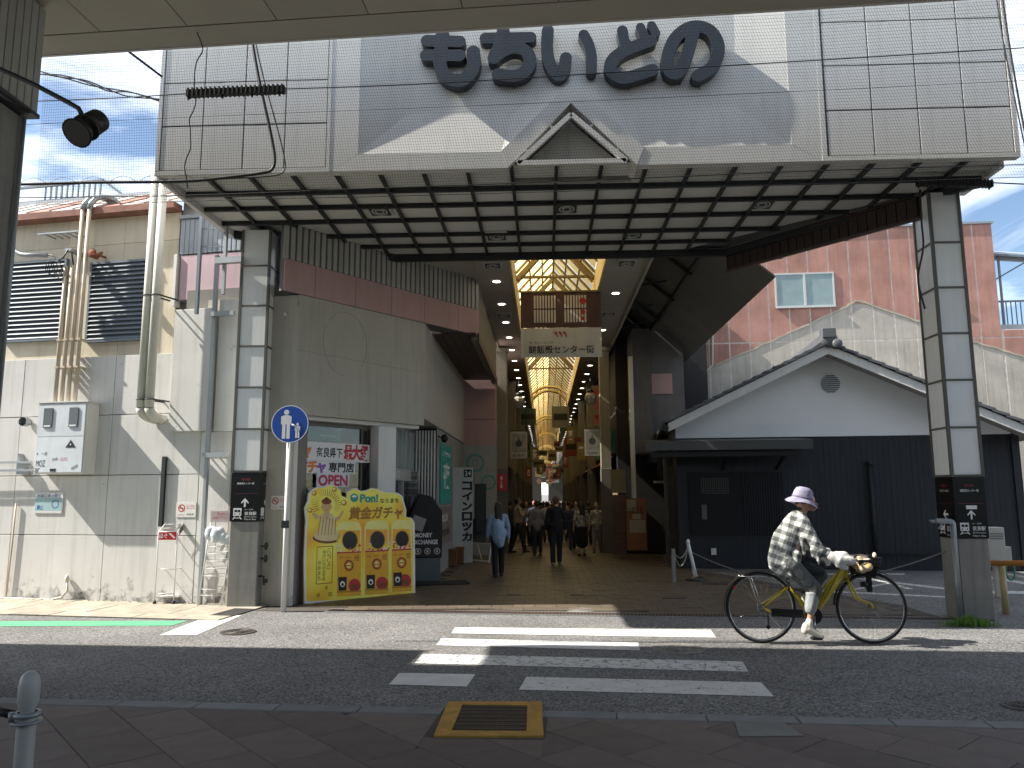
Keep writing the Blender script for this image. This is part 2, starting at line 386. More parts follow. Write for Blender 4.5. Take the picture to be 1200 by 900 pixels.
GALV = mat('galvanised_steel', (0.32, 0.34, 0.35), 0.45, metal=0.5, var=0.15)
RUST = mat('rust', (0.2, 0.07, 0.04), 0.9, var=0.3, scale=20)
PINK = mat('pink_panel', (0.44, 0.28, 0.27), 0.6, var=0.05, streak=0.08, rnd=0.04)
PINKL = mat('pale_pink_panel', (0.5, 0.36, 0.4), 0.6, var=0.06, streak=0.15, rnd=0.05)
CORR = mat('grey_corrugated', (0.36, 0.36, 0.33), 0.6, var=0.08, streak=0.2, rnd=0.06)
CREAMW = mat('cream_render', (0.42, 0.40, 0.34), 0.85, var=0.08, scale=1.2, bump=0.25, bscale=60, streak=0.14)
BROWN = mat('brown_metal', (0.07, 0.045, 0.04), 0.5, var=0.12, rnd=0.1)
HOODM = mat('dark_hood_sheet', (0.17, 0.168, 0.15), 0.7, var=0.1)
SALMON = mat('salmon_render', (0.40, 0.21, 0.165), 0.85, var=0.3, scale=1.4, bump=0.2, bscale=30, streak=0.22, rnd=0.06, spots=0.15)
GREYW = mat('grey_scar_render', (0.42, 0.39, 0.33), 0.9, var=0.2, scale=1.6, bump=0.3, bscale=30, streak=0.2, rnd=0.05)
JOINT = mat('joint_filler', (0.6, 0.54, 0.48), 0.9, var=0.3, scale=8)
NAVY = mat('black_boards', (0.018, 0.020, 0.025), 0.6, var=0.12, rnd=0.06)
TILE = mat('roof_tile', (0.10, 0.105, 0.115), 0.45, var=0.15, rnd=0.15)
PLASTER = mat('white_plaster', (0.8, 0.8, 0.81), 0.85, var=0.04, scale=1)
GLASS = mat('dark_glass', (0.03, 0.035, 0.035), 0.06, var=0.1, spec=0.8)
WGLASS = mat('frosted_glass', (0.22, 0.3, 0.3), 0.25, var=0.15, scale=3, spec=0.6)
FRAMEA = mat('aluminium_frame', (0.5, 0.5, 0.48), 0.35, metal=0.3, var=0.08)
FRAMED = mat('dark_frame', (0.12, 0.115, 0.10), 0.5, metal=0.2, var=0.1)
LIGHTP = mat('acrylic_panel', (0.78, 0.79, 0.78), 0.3, var=0.05, streak=0.08, rnd=0.04)
STONEP = mat('grey_stone_post', (0.22, 0.215, 0.2), 0.6, var=0.12, scale=6, streak=0.2)
SIGNK = mat('sign_black', (0.008, 0.008, 0.009), 0.3, var=0.05)
INKW = mat('ink_white', (0.75, 0.75, 0.75), 0.5, var=0.02)
INKK = mat('ink_black', (0.015, 0.015, 0.015), 0.6, var=0.02)
INKR = mat('ink_red', (0.5, 0.03, 0.04), 0.5, var=0.04)
INKP = mat('ink_pinkred', (0.55, 0.03, 0.10), 0.5, var=0.04)
INKB = mat('ink_blue', (0.01, 0.07, 0.36), 0.45, var=0.04)
INKG = mat('ink_teal', (0.03, 0.30, 0.25), 0.5, var=0.04)
INKY = mat('ink_yellow', (0.80, 0.62, 0.04), 0.5, var=0.04)
INKO = mat('ink_orange', (0.70, 0.22, 0.02), 0.5, var=0.04)
INKV = mat('ink_violet', (0.25, 0.08, 0.45), 0.5, var=0.04)
CREAMC = mat('pier_cream', (0.22, 0.195, 0.14), 0.6, var=0.1, streak=0.2)
FLOORT = mat('arcade_floor_tile', (0.115, 0.092, 0.068), 0.5, var=0.2, scale=3, rnd=0.14)
FLOORG = mat('grey_floor_slab', (0.22, 0.21, 0.2), 0.6, var=0.15, rnd=0.15)
WOODO = mat('orange_wood', (0.24, 0.09, 0.03), 0.6, var=0.2, scale=4)

# ------------------------------------------------------------ ground, road, pavements
gb = MB(); gb.idx([(-400, -300, 0), (400, -300, 0), (400, 700, 0), (-400, 700, 0)], [(0, 1, 2, 3)])
ground = struct(gb.build('ground', ASPH))

KS = Fr(0, 5.733, -3.46)
p = MB(); p.box(-14, 14, -9, -0.165, -0.3, 0.012); pav = struct(p.build('near_pavement', mat('mortar', (0.03, 0.028, 0.026), 0.9)), KS)
def clip(poly, a, b, c):            # keep a*x+b*y<=c
    o = []
    for i in range(len(poly)):
        p, q = poly[i], poly[(i+1) % len(poly)]; dp, dq = a*p[0]+b*p[1]-c, a*q[0]+b*q[1]-c
        if dp <= 0: o.append(p)
        if (dp < 0) != (dq < 0) and abs(dp-dq) > 1e-9: t = dp/(dp-dq); o.append((p[0]+(q[0]-p[0])*t, p[1]+(q[1]-p[1])*t))
    return o
bed_ = None
HOLE = [KS.atz(*q, 0.02) for q in ((525, 823), (635, 823), (637, 864), (508, 864))]
def area(poly): return abs(sum(poly[i-1][0]*poly[i][1]-poly[i][0]*poly[i-1][1] for i in range(len(poly))))/2
ang = R_(-47+3.46); ca, sa = math.cos(ang), math.sin(ang)
L1, W1 = 0.62, 0.40
for i in range(-22, 23):
    for j in range(-28, 29):
        x0 = i*L1+(j % 2)*L1*0.5; y0 = j*W1
        q = [(x0+.003, y0+.003), (x0+L1-.003, y0+.003), (x0+L1-.003, y0+W1-.003), (x0+.003, y0+W1-.003)]
        q = [(a*ca-b*sa, a*sa+b*ca-1.0) for a, b in q]
        if min(a[0] for a in q) > 4.6 or max(a[0] for a in q) < -5 or min(a[1] for a in q) > -0.17 or max(a[1] for a in q) < -2.6: continue
        q = clip(q, 0, 1, -0.172)
        if len(q) < 3 or area(q) < 0.004: continue
        # keep the yellow chamber cover free: cut pavers against its rectangle
        hx0, hx1, hy0, hy1 = min(h[0] for h in HOLE)-.005, max(h[0] for h in HOLE)+.005, min(h[1] for h in HOLE)-.005, 0
        parts = [q]
        if not (max(a[0] for a in q) < hx0 or min(a[0] for a in q) > hx1 or max(a[1] for a in q) < hy0):
            parts = [clip(q, 1, 0, hx0), clip(q, -1, 0, -hx1), clip(clip(clip(q, -1, 0, -hx0), 1, 0, hx1), 0, 1, hy0)]
        for qq in parts:
            if len(qq) < 3 or area(qq) < 0.003: continue
            h = 0.02+random.uniform(-.0012, .0012)
            cx = sum(a[0] for a in qq)/len(qq); cy = sum(a[1] for a in qq)/len(qq)
            m_ = MB(); m_.prism([(a-cx, b-cy) for a, b in qq], 0.0, h, 'z'); o = m_.build('paver', PAVER, pav); o.location = (cx, cy, 0)
_hx = (min(h[0] for h in HOLE)-.004, max(h[0] for h in HOLE)+.004, min(h[1] for h in HOLE)-.004)
m_ = MB(); m_.box(_hx[0], _hx[1], _hx[2], -0.166, 0.0, 0.0185); m_.build('cover_bed', mat('bed_cement', (0.085, 0.075, 0.07), .9, var=.2, bump=.3), pav)
km = MB(); km.box(0.004, 0.606, -0.16, 0, -0.1, 0.024); k0 = km.build('kerb_stone', KERB, pav, bevel=0.006)
k0.location = (-5.0, 0, 0)
for i in range(1, 17): inst(k0, (-5.0+i*0.61, 0, random.uniform(-.001, .001)), pav)

def ground_quad(mb, pts, z=0.004, m=0):
    q = [G.atz(*p, z) for p in pts]; mb.face([(a[0], a[1], z) for a in q], m)
def sheet(name, pts, material, z=0.004, kind=True):
    mb = MB(); ground_quad(mb, pts, z); o = mb.build(name, material)
    if kind: o['kind'] = 'structure'
    return o
# worn zebra crossing, each bar on its own; kept as flat paint 4 mm over the road
sheet('crossing_bar', [(533, 735), (833, 738), (839, 747), (529, 742)], WORN2)
sheet('crossing_bar', [(517, 748), (748, 753), (750, 762), (511, 756)], WORN2)
sheet('crossing_bar', [(495, 766), (870, 775), (877, 787), (486, 777)], WORN)
sheet('crossing_bar', [(468, 788.5), (557, 790), (547, 804.5), (456, 802)], ROADPAINT)
sheet('crossing_bar', [(617, 793), (892, 799.5), (907, 816), (608, 808)], WORN2)
sheet('stop_line', [(247, 721), (283, 721), (230, 744), (187, 744)], ROADPAINT)
sheet('green_line', [(-60, 728.3), (220, 727.5), (200, 733), (-60, 734)], GREENP)

# far pavement strip under the white wall
FP = Fr(*G.atz(230, 727), -8.0)
p = MB(); p.box(-9.5, 0.3, 0, 1.5, -0.1, 0.012); fpav = struct(p.build('far_pavement', mat('mortar', (0.03, 0.028, 0.026), 0.9)), FP)
for r_, (a, b) in enumerate(((0.0, 0.30), (0.305, 0.93), (0.935, 1.5))):
    for i in range(16):
        x1 = 0.3-i*0.6-(0.3 if r_ % 2 else 0); x0 = x1-0.594
        if x1 < -9: continue
        m_ = MB(); m_.box(0, 0.594, 0, b-a, 0, 0.02+random.uniform(-.003, .003)); o = m_.build('paving_slab', TAN, fpav, bevel=0.004); o.location = (x0, a, 0)
dr = MB(); pts = [G.atz(-40, 705.5), G.atz(80, 705.5)]

# drain grating across the mouth of the arcade
ga, gbp = G.atz(380, 717.5), G.atz(1128, 728.5)
GR = Fr(ga[0], ga[1], math.degrees(math.atan2(gbp[1]-ga[1], gbp[0]-ga[0]))); glen = math.hypot(gbp[0]-ga[0], gbp[1]-ga[1])
gt = thing('drain_grating', 'long slotted steel drain grating across the mouth of the arcade', 'drain grating', GR)
m_ = MB(); m_.box(0, glen, -0.01, 0.02, -0.02, 0.012); m_.box(0, glen, 0.24, 0.27, -0.02, 0.012); m_.build('frame', GALV, gt)
m_ = MB(); m_.box(0, glen, 0.02, 0.24, -0.02, 0.003); m_.build('channel', SIGNK, gt)
m_ = MB()
n = int(glen/0.045)
for i in range(n):
    x = (i+0.5)*glen/n; m_.beam((x, 0.015, 0.007), (x+0.02, 0.245, 0.007), 0.018, 0.01)
b_ = m_.build('grating_bars', mat('brown_steel', (0.12, 0.07, 0.06), 0.5, metal=0.3), gt); b_['kind'] = 'stuff'

# arcade floor: a paved apron, then tiles
AF = Fr(0, 10.15, 0)
p = MB(); p.prism([(-3.9, 0.35), (4.9, -0.35), (4.9, 0.9), (3.0, 6.0), (2.6, 60), (-2.0, 60), (-2.0, 3.2), (-3.7, 1.0)], -0.05, 0.004, 'z'); afl = struct(p.build('arcade_floor', mat('floor_mortar', (0.07, 0.06, 0.05), 0.9)), AF)
tm = MB(); tm.box(-0.147, 0.147, -0.147, 0.147, 0, 0.013); t0 = tm.build('floor_tile', FLOORT, afl); t0.location = (0, 0.5, 0)
cnt = 0
far = MB()
poly = [(-3.75, 0.42), (4.7, -0.2), (4.7, 0.9), (2.8, 6.0), (2.3, 40), (-1.95, 40), (-1.95, 3.3), (-3.6, 1.05)]
def inside(x, y, pl):
    c = False
    for i in range(len(pl)):
        a, b = pl[i-1], pl[i]
        if (a[1] > y) != (b[1] > y) and x < (b[0]-a[0])*(y-a[1])/(b[1]-a[1])+a[0]: c = not c
    return c
for j in range(0, 110):
    for i in range(-14, 17):
        x = i*0.3+(j % 2)*0.15; y = 0.2+j*0.3
        if all(inside(x+a, y+b, poly) for a in (-.15, .15) for b in (-.15, .15)):
            h = random.uniform(-.0015, .0015)
            if cnt < 250: inst(t0, (x, y, h), afl); cnt += 1
            elif j < 60: far.box(x-.146, x+.146, y-.146, y+.146, 0, 0.013+h)
o = far.build('far_floor_tiles', FLOORT, afl); o['kind'] = 'stuff'

# ------------------------------------------------------------ gate over the arcade mouth
GY, GZ = 8.8, 5.5
GF = Fr(0, GY, 0)
gate = thing('arcade_gate', 'huge white panelled gate box with dark hiragana letters spanning the arcade mouth', 'gate', GF)
XL, XR, ZT = -4.74, 5.62, 9.2
# front carcass (behind tiles) left and right wings, central frame with a splayed recess and gable
O = [(-2.23, ZT-0.4), (-2.23, 5.66), (-0.485, 5.65), (0.363, 6.52), (1.24, 5.66), (2.99, 5.66), (2.99, ZT-0.4)]
yi = 0.09
I = [(GF.at(478, 40, yi)[0], ZT-0.7), GF.at(478, 133, yi), GF.at(602, 133, yi), GF.at(669, 74, yi), GF.at(735, 128, yi), GF.at(863, 125, yi), (GF.at(863, 40, yi)[0], ZT-0.7)]
GAB = [(-0.40, 5.44), (0.37, 6.25), (1.15, 5.44)]
m_ = MB()
m_.box(XL, -2.60, 0.02, 0.3, 5.565, ZT); m_.build('wing', mat('seam_grey', (0.10, 0.10, 0.10), 0.6), gate)
m_ = MB(); m_.box(3.36, XR, 0.02, 0.3, 5.565, ZT)
m_.build('wing', mat('seam_grey', (0.10, 0.10, 0.10), 0.6), gate)
m_ = MB()  # flat front bands of the central frame
m_.prism([(-2.58, 5.44), (-2.23, 5.66), (-2.23, ZT-0.4), (-2.58, ZT-0.02)], 0, 0.12)
m_.prism([(3.34, 5.44), (3.34, ZT-0.02), (2.99, ZT-0.4), (2.99, 5.66)], 0, 0.12)
m_.prism([(-2.575, 5.44), (-0.402, 5.44), (-0.485, 5.648), (-2.228, 5.655)], -0.001, 0.12)
m_.prism([(1.152, 5.44), (3.335, 5.44), (2.988, 5.655), (1.242, 5.655)], -0.001, 0.12)
m_.prism([(-0.40, 5.442), (0.37, 6.25), (0.363, 6.52), (-0.485, 5.65)], -0.008, 0.08)
m_.prism([(1.15, 5.442), (1.24, 5.66), (0.363, 6.52), (0.37, 6.25)], -0.008, 0.08)
m_.build('frame_band', FACADE, gate)
m_ = MB()
for i in range(6):
    a, b = O[i], O[i+1]; c, d = I[i+1], I[i]
    m_.face([(a[0], 0.004, a[1]), (b[0], 0.004, b[1]), (c[0], yi, c[1]), (d[0], yi, d[1])])
m_.build('splayed_reveal', FACADE, gate, recalc=False)
m_ = MB(); m_.prism(I, yi, yi+0.05); m_.build('recess_panel', FACADE, gate)
m_ = MB(); m_.prism([(XL, ZT-0.02), (XR, ZT-0.02), (XR, ZT+0.05), (XL, ZT+0.05)], -0.01, 3.4); m_.build('top_capping', FACADE, gate)
# gable niche
m_ = MB(); m_.prism([(-0.38, 5.44), (0.37, 6.23), (1.13, 5.44)], 0.45, 0.5)
m_.build('niche_back', mat('niche_grey', (0.30, 0.29, 0.25), 0.7, streak=0.2), gate)
m_ = MB()
for a, b in ((GAB[0], GAB[1]), (GAB[1], GAB[2])): m_.face([(a[0], 0.0, a[1]), (b[0], 0.0, b[1]), (b[0], 0.45, b[1]), (a[0], 0.45, a[1])])
m_.build('niche_lining', FACADE, gate, recalc=False)
m_ = MB(); T = [(-0.28, 5.49), (0.37, 6.10), (1.02, 5.49)]
for a, b in ((T[0], T[1]), (T[1], T[2]), (T[2], T[0])): m_.beam((a[0], 0.0, a[1]), (b[0], 0.0, b[1]), 0.06, 0.055, up=(0, 1, 0))
for a in ((-0.12, 5.80, 0.0, 5.70), (0.10, 6.03, 0.2, 5.92), (0.86, 5.80, 0.74, 5.70), (0.64, 6.03, 0.54, 5.92)):
    pass
m_.build('triangle_frame', FACADE, gate)
m_ = MB()
for a, b in (((-0.20, 5.68), (-0.12, 5.60)), ((0.10, 5.99), (0.18, 5.91)), ((0.95, 5.68), (0.87, 5.60)), ((0.64, 5.99), (0.56, 5.91))): m_.beam((a[0], 0.02, a[1]), (b[0], 0.02, b[1]), 0.03, 0.02, up=(0, 1, 0))
m_.build('bracket', FACADE, gate)
m_ = MB(); m_.prism([(-0.22, 5.52), (0.37, 6.06), (0.96, 5.52)], 0.12, 0.14); m_.build('gable_panel', mat('niche_grey', (0.2, 0.2, 0.17), 0.7), gate)
# square cladding panels on both wings
zs = [5.50, 6.075, 6.645, 7.215, 7.785, 8.355, 8.925]
def clad(x0, x1, n):
    w = (x1-x0)/n; mm = MB(); mm.box(0.007, w-0.007, 0, 0.03, 0.007, 0.563); f0 = None
    for i in range(n):
        for k in range(6):
            if f0 is None: f0 = mm.build('cladding_panel', FACADE, gate, bevel=0.003); o = f0
            else: o = inst(f0, (0, 0, 0), gate)
            o.location = (x0+i*w, random.uniform(-.001, .001), zs[k])
clad(-4.70, -2.63, 4); clad(3.42, 5.57, 4)
for q in ((XL-0.01, -2.58, -0.005, 0.1, 5.44, 5.495), (3.34, XR+0.01, -0.005, 0.1, 5.44, 5.495), (XL-0.012, -4.705, -0.006, 0.1, 5.497, ZT), (5.575, XR+0.012, -0.006, 0.1, 5.497, ZT), (3.342, 3.40, -0.004, 0.1, 5.497, ZT), (-2.625, -2.582, -0.004, 0.1, 5.497, ZT)):
    m_ = MB(); m_.box(*q); m_.build('edge_trim', FACADE, gate)
m_ = MB(); m_.box(XL, XL+0.06, 0.305, 2.2, 5.44, ZT-0.03); m_.box(XR-0.06, XR, 0.305, 1.2, 5.44, ZT-0.03)
m_.prism([(XR-0.06, 1.205), (XR, 1.205), (3.1, 3.5), (3.0, 3.45)], 5.52, ZT-0.03, 'z')
m_.prism([(XL, 2.205), (XL+0.06, 2.205), (-2.5, 3.35), (-2.5, 3.45)], 5.52, ZT-0.03, 'z')
m_.box(-2.5, 3.0, 3.40, 3.46, 5.52, ZT-0.03); m_.build('side_wall', FACADE, gate)

# soffit grid
SP = [(XL+0.03, 0.06), (XR-0.03, 0.06), (XR-0.03, 0.75), (5.35, 0.95), (3.0, 3.5), (-2.45, 3.5), (-4.65, 2.2)]
ys = [0.06, 0.70, 1.24, 1.80, 2.44, 2.97, 3.5]
xs = [-4.72+0.545*i for i in range(20)]
m_ = MB(); m_.prism(SP, GZ+0.02, GZ+0.06, 'z'); m_.build('soffit_backing', mat('seam_grey', (0.10, 0.10, 0.10), 0.6), gate)
for i in range(len(xs)-1):
    for k in range(6):
        q = [(xs[i]+.01, ys[k]+.01), (xs[i+1]-.01, ys[k]+.01), (xs[i+1]-.01, ys[k+1]-.01), (xs[i]+.01, ys[k+1]-.01)]
        for e in range(len(SP)):
            a, b = SP[e], SP[(e+1) % len(SP)]; nx_, ny_ = b[1]-a[1], -(b[0]-a[0]); q = clip(q, nx_, ny_, nx_*a[0]+ny_*a[1])
            if len(q) < 3: break
        if len(q) < 3 or area(q) < 0.02: continue
        mm = MB(); mm.prism(q, GZ, GZ+0.018, 'z'); mm.build('soffit_panel', SOFFIT, gate)
def clipseg(a, b):
    ax, ay = a; bx, by = b; t0_, t1_ = 0.0, 1.0
    for e in range(len(SP)):
        p, q = SP[e], SP[(e+1) % len(SP)]; nx_, ny_ = q[1]-p[1], -(q[0]-p[0]); c = nx_*p[0]+ny_*p[1]
        da = nx_*ax+ny_*ay-c; db = nx_*bx+ny_*by-c
        if da > 0 and db > 0: return None
        if da > 0: t0_ = max(t0_, da/(da-db))
        elif db > 0: t1_ = min(t1_, da/(da-db))
    return None if t0_ >= t1_ else ((ax+(bx-ax)*t0_, ay+(by-ay)*t0_), (ax+(bx-ax)*t1_, ay+(by-ay)*t1_))
for x in xs:
    s_ = clipseg((x, 0), (x, 4))
    if s_ and abs(s_[1][1]-s_[0][1]) > 0.1:
        mm = MB(); mm.beam((s_[0][0], s_[0][1], GZ-0.030), (s_[1][0], s_[1][1], GZ-0.030), 0.042, 0.05); mm.build('grid_beam', DKBEAM, gate)
for y in ys[1:]:
    s_ = clipseg((-6, y-0.001), (7, y-0.001))
    if s_:
        mm = MB(); mm.beam((s_[0][0], s_[0][1], GZ-0.034), (s_[1][0], s_[1][1], GZ-0.034), 0.05, 0.056); mm.build('grid_beam', DKBEAM, gate)
mm = MB()
for e in (2, 3, 4, 5):
    a, b = SP[e], SP[(e+1) % len(SP)]; mm.beam((a[0], a[1], GZ-0.06), (b[0], b[1], GZ-0.06), 0.07, 0.12)
mm.build('edge_beam', DKBEAM, gate)
m_ = MB(); m_.prism([(SP[6][0], SP[6][1]), (XL-0.005, 2.2), (XL-0.005, 0.1), (SP[0][0], 0.1)], 5.40, 5.50, 'z'); m_.build('side_lip', FACADE, gate)
# square ceiling vents in the soffit
def square_vent(mb, cx, cy, z, w=0.17, d=0.2):
    mb.box(cx-w, cx+w, cy-d, cy+d, z-0.03, z, 0)
    mb.box(cx-w*.82, cx+w*.82, cy-d*.82, cy+d*.82, z-0.036, z-0.03, 1)
    for r in (0.35, 0.6):
        mb.tube([(cx+w*r*math.cos(a*math.pi/8), cy+d*r*math.sin(a*math.pi/8), z-0.038) for a in range(16)], 0.009, 5, 0, closed=True)
vm_ = [mat('vent_white', (0.5, 0.5, 0.47), 0.5), mat('vent_dark', (0.05, 0.05, 0.05), 0.7)]
for px, py in ((445, 245), (664, 242), (893, 237), (582, 275), (741, 273)):
    x, y = GF.atz(px, py, GZ); mm = MB(); square_vent(mm, 0, 0, 0); o = mm.build('ceiling_vent', vm_, gate); o.location = (x, y, GZ-0.002)

# channel letters
def sm2(P, n=5):
    if len(P) < 4: return P
    o = []
    for i in range(len(P)-1):
        a, b, c, d = P[max(i-1, 0)], P[i], P[i+1], P[min(i+2, len(P)-1)]
        for k in range(n): t = k/n; o.append(tuple(.5*(2*b[j]+(c[j]-a[j])*t+(2*a[j]-5*b[j]+4*c[j]-d[j])*t*t+(3*b[j]-a[j]-3*c[j]+d[j])*t**3) for j in (0, 1)))
    return o+[P[-1]]
def PX(pts): return [GF.at(a, b, -0.02) for a, b in sm2(pts)]
def arc(cx, cy, rx, ry, a0, a1, n=12): return [(cx+rx*math.cos(R_(a0+(a1-a0)*i/n)), cy+ry*math.sin(R_(a0+(a1-a0)*i/n))) for i in range(n+1)]
K = 400
LET = [
 [([(519, 42), (517, 62), (516, 76), (520, 88), (531, 96), (544, 95), (553, 85), (556, 74), (555, 63)], 7), ([(501, 50), (539, 51)], 6.5), ([(500, 67), (539, 67)], 6.5)],
 [([(569, 47), (622, 46)], 6), ([(590, 38), (586, 54), (579, 70), (584, 66), (597, 59), (610, 59), (619, 65), (621, 76), (614, 87), (601, 91), (584, 89)], 6.5)],
 [([(642, 38), (641, 55), (643, 72), (649, 85), (656, 91), (661, 83), (663, 70)], 6.2), ([(684, 43), (690, 55), (693, 69), (693, 84)], 5.5)],
 [([(729, 38), (731, 50), (736, 58)], 5.5), ([(762, 50), (745, 56), (729, 63), (718, 72), (715, 82), (721, 90), (734, 93), (764, 84)], 6.5), ([(750, 34), (754, 43)], 4.6), ([(763, 32), (768, 41)], 4.6)],
 [([(812, 38), (808, 55), (802, 74), (794, 87), (786, 87), (782, 78), (783, 64), (790, 48), (802, 37), (816, 33), (831, 38), (840, 52), (840, 68), (832, 82), (817, 91)], 6.5)],
]
lp = MB()
for L in LET:
    loops = stroke_outline([(PX(pts), r*0.0118) for pts, r in L], 0.014)
    me = loops_mesh(loops, 0.13)
    mm = MB(); mm.mesh(me, WALLM); bpy.data.meshes.remove(me)
    o = mm.build('sign_letter', LETTER, gate); o.location = (0, 0.0, 0)
    c = [p for s_ in L for p in s_[0]]
    lo = sorted(c, key=lambda p: -p[1])[:3]
    for q in lo[:2]:
        x, z = GF.at(q[0]+2, q[1], 0.1); lp = MB(); lp.tube([(x, 0.02, z-0.02), (x, 0.10, z-0.03)], 0.006, 5); lp.tube([(x, 0.08, z-0.02), (x, 0.08, z-0.16)], 0.005, 5); lp.build('letter_pin', DKBEAM, gate)

# pillars ------------------------------------------------------------
def logo(mb, cx, cz, w, y, m):
    for i in range(4 if w > 0.08 else 3):
        x = cx-w/2+i*w/4
        pts = [(x, y, cz-w*.08), (x+w*.10, y, cz+w*.14), (x+w*.16, y, cz+w*.12), (x+w*.26, y, cz-w*.16), (x+w*.21, y, cz-w*.16), (x+w*.12, y, cz+w*.04)]
        mb.face(pts, m)
def train(mb, x, z, s, y, m, bgm):
    rect(mb, x-s*.42, x+s*.42, z-s*.28, z+s*.5, y, m); rect(mb, x-s*.3, x-s*.03, z+s*.1, z+s*.33, y-.0015, bgm); rect(mb, x+s*.03, x+s*.3, z+s*.1, z+s*.33, y-.0015, bgm)
    disc(mb, x-s*.25, z-s*.1, s*.07, y-.0015, bgm, 8); disc(mb, x+s*.25, z-s*.1, s*.07, y-.0015, bgm, 8)
    mb.face([(x-s*.5, y, z-s*.62), (x-s*.36, y, z-s*.62), (x-s*.16, y, z-s*.34), (x-s*.27, y, z-s*.34)], m); mb.face([(x+s*.5, y, z-s*.62), (x+s*.27, y, z-s*.34), (x+s*.16, y, z-s*.34), (x+s*.36, y, z-s*.62)][::-1], m)
    rect(mb, x-s*.3, x+s*.3, z-s*.52, z-s*.46, y, m)
def arrow(mb, x, z, s, y, m, left=False):
    P = [(0, .5), (.42, .05), (.42, -.14), (.1, .16), (.1, -.5), (-.1, -.5), (-.1, .16), (-.42, -.14), (-.42, .05)]
    if left: P = [(-b, a) for a, b in P]
    mb.face([(x+a*s, y, z+b*s) for a, b in P], m)
def pillar(px0, px1, py, sidepx, label, h, side, zsplit):
    b0 = G.atz(px0, py); Y = b0[1]
    x0 = b0[0]; x1 = G.at(px1, py, Y)[0]; w = x1-x0; d = 0.42
    fr = Fr(x0, Y, 0); t = thing('arcade_pillar', label, 'pillar', fr)
    zs0, zs1 = zsplit      # bottom and top of the black guide sign
    m_ = MB(); m_.box(0, w, 0, d, 0, zs0); m_.build('stone_base', STONEP, t, bevel=0.008)
    # guide sign
    m_ = MB(); m_.box(-0.006, w+0.006, -0.012, d+0.006, zs0+.002, zs1)
    hh = zs1-zs0; y = -0.0145
    logo(m_, w*.5, zs0+hh*.86, w*.32, y, 2); put_text(m_, '餅飯殿センター街', w*.2, w*.8, zs0+hh*.755, zs0+hh*.80, y, 1, 0.01)
    rect(m_, w*.1, w*.9, zs0+hh*.565, zs0+hh*.57, y, 3)
    if side < 0: rect(m_, w*.35, w*.7, zs0+hh*.475, zs0+hh*.535, y, 1)
    arrow(m_, w*.5, zs0+hh*.385, w*.30, y, 1); train(m_, w*.25, zs0+hh*.17, w*.34, y, 1, 0)
    put_text(m_, 'JR・近鉄', w*.5, w*.8, zs0+hh*.225, zs0+hh*.255, y, 1); put_text(m_, '奈良駅', w*.5, w*.92, zs0+hh*.125, zs0+hh*.2, y, 1, 0.015)
    put_text(m_, 'JR/Kintetsu', w*.5, w*.92, zs0+hh*.075, zs0+hh*.105, y, 1); put_text(m_, 'Nara Sta.', w*.5, w*.92, zs0+hh*.03, zs0+hh*.06, y, 1)
    # the same guide on the side that faces the arcade axis
    sb = MB(); logo(sb, d*.5, zs0+hh*.86, d*.32, 0, 2); put_text(sb, 'もちいどの', d*.25, d*.75, zs0+hh*.755, zs0+hh*.80, 0, 1); rect(sb, d*.1, d*.9, zs0+hh*.565, zs0+hh*.57, 0, 3)
    arrow(sb, d*.5, zs0+hh*.385, d*.3, 0, 1, True); train(sb, d*.25, zs0+hh*.17, d*.34, 0, 1, 0); put_text(sb, '奈良駅', d*.5, d*.92, zs0+hh*.1, zs0+hh*.2, 0, 1, 0.015); put_text(sb, 'Nara Sta.', d*.5, d*.92, zs0+hh*.03, zs0+hh*.06, 0, 1)
    if side > 0:   # right face
        pts = [(w+0.0085+yy, xx, zz) for xx, yy, zz in sb.v]
    else:
        pts = [(-0.0085+yy, d-xx, zz) for xx, yy, zz in sb.v]
    m_.idx(pts, sb.f, 0)
    for i, mi in enumerate(sb.m): m_.m[len(m_.m)-len(sb.m)+i] = mi
    m_.build('guide_sign', [SIGNK, INKW, mat('ink_logo', (0.28, 0.05, 0.05), 0.5), mat('ink_rule', (0.2, 0.06, 0.08), 0.5)], t, recalc=False)
    # light box above
    zt = h; n = 9; zz = [zs1+0.005+(zt-zs1)*i/n for i in range(n+1)]
    zz = [zs1+0.005]+[zs1+0.42+0.52*i for i in range(1, 20) if zs1+0.42+0.52*i < zt-0.2]
    zz = [zs1+0.005]; 
    while zz[-1]+0.66 < zt-0.1: zz.append(zz[-1]+0.60)
    zz.append(zt)
    fm = MB(); e = 0.018
    for x, yv in ((0, 0), (w, 0), (0, d), (w, d)): fm.box(x-e, x+e, yv-e, yv+e, zs1+0.004, zt)
    for z in zz[:-1]:
        fm.box(e, w-e, -e+.002, e, z, z+0.025); fm.box(e, w-e, d-e, d+e-.002, z, z+0.025); fm.box(-e+.002, e, e, d-e, z, z+0.025); fm.box(w-e, w+e-.002, e, d-e, z, z+0.025)
    fm.build('light_box_frame', FRAMED, t)
    for a, b in zip(zz, zz[1:]):
        a2 = a+0.027
        for (q0, q1, q2, q3) in ((e+.001, w-e-.001, -0.004, 0.004), (e+.001, w-e-.001, d-.004, d+.004), (-.004, .004, e+.001, d-e-.001), (w-.004, w+.004, e+.001, d-e-.001)):
            pm = MB(); pm.box(q0, q1, q2, q3, a2, b-.001); pm.build('light_panel', LIGHTP, t)
    return t, fr, w, d
lz0 = 0; 
bL = G.atz(265, 712.5)[1]; bR = G.atz(1130, 727.5)[1]
zl = [Fr(0, bL).at(285, p)[1] for p in (611, 554)]; zr = [Fr(0, bR).at(1140, p)[1] for p in (631, 559)]
pl, plf, plw, pld = pillar(265, 299, 712.5, 0, 'left gate pillar of stacked light panels over a black guide sign', 5.42, 1, zl)
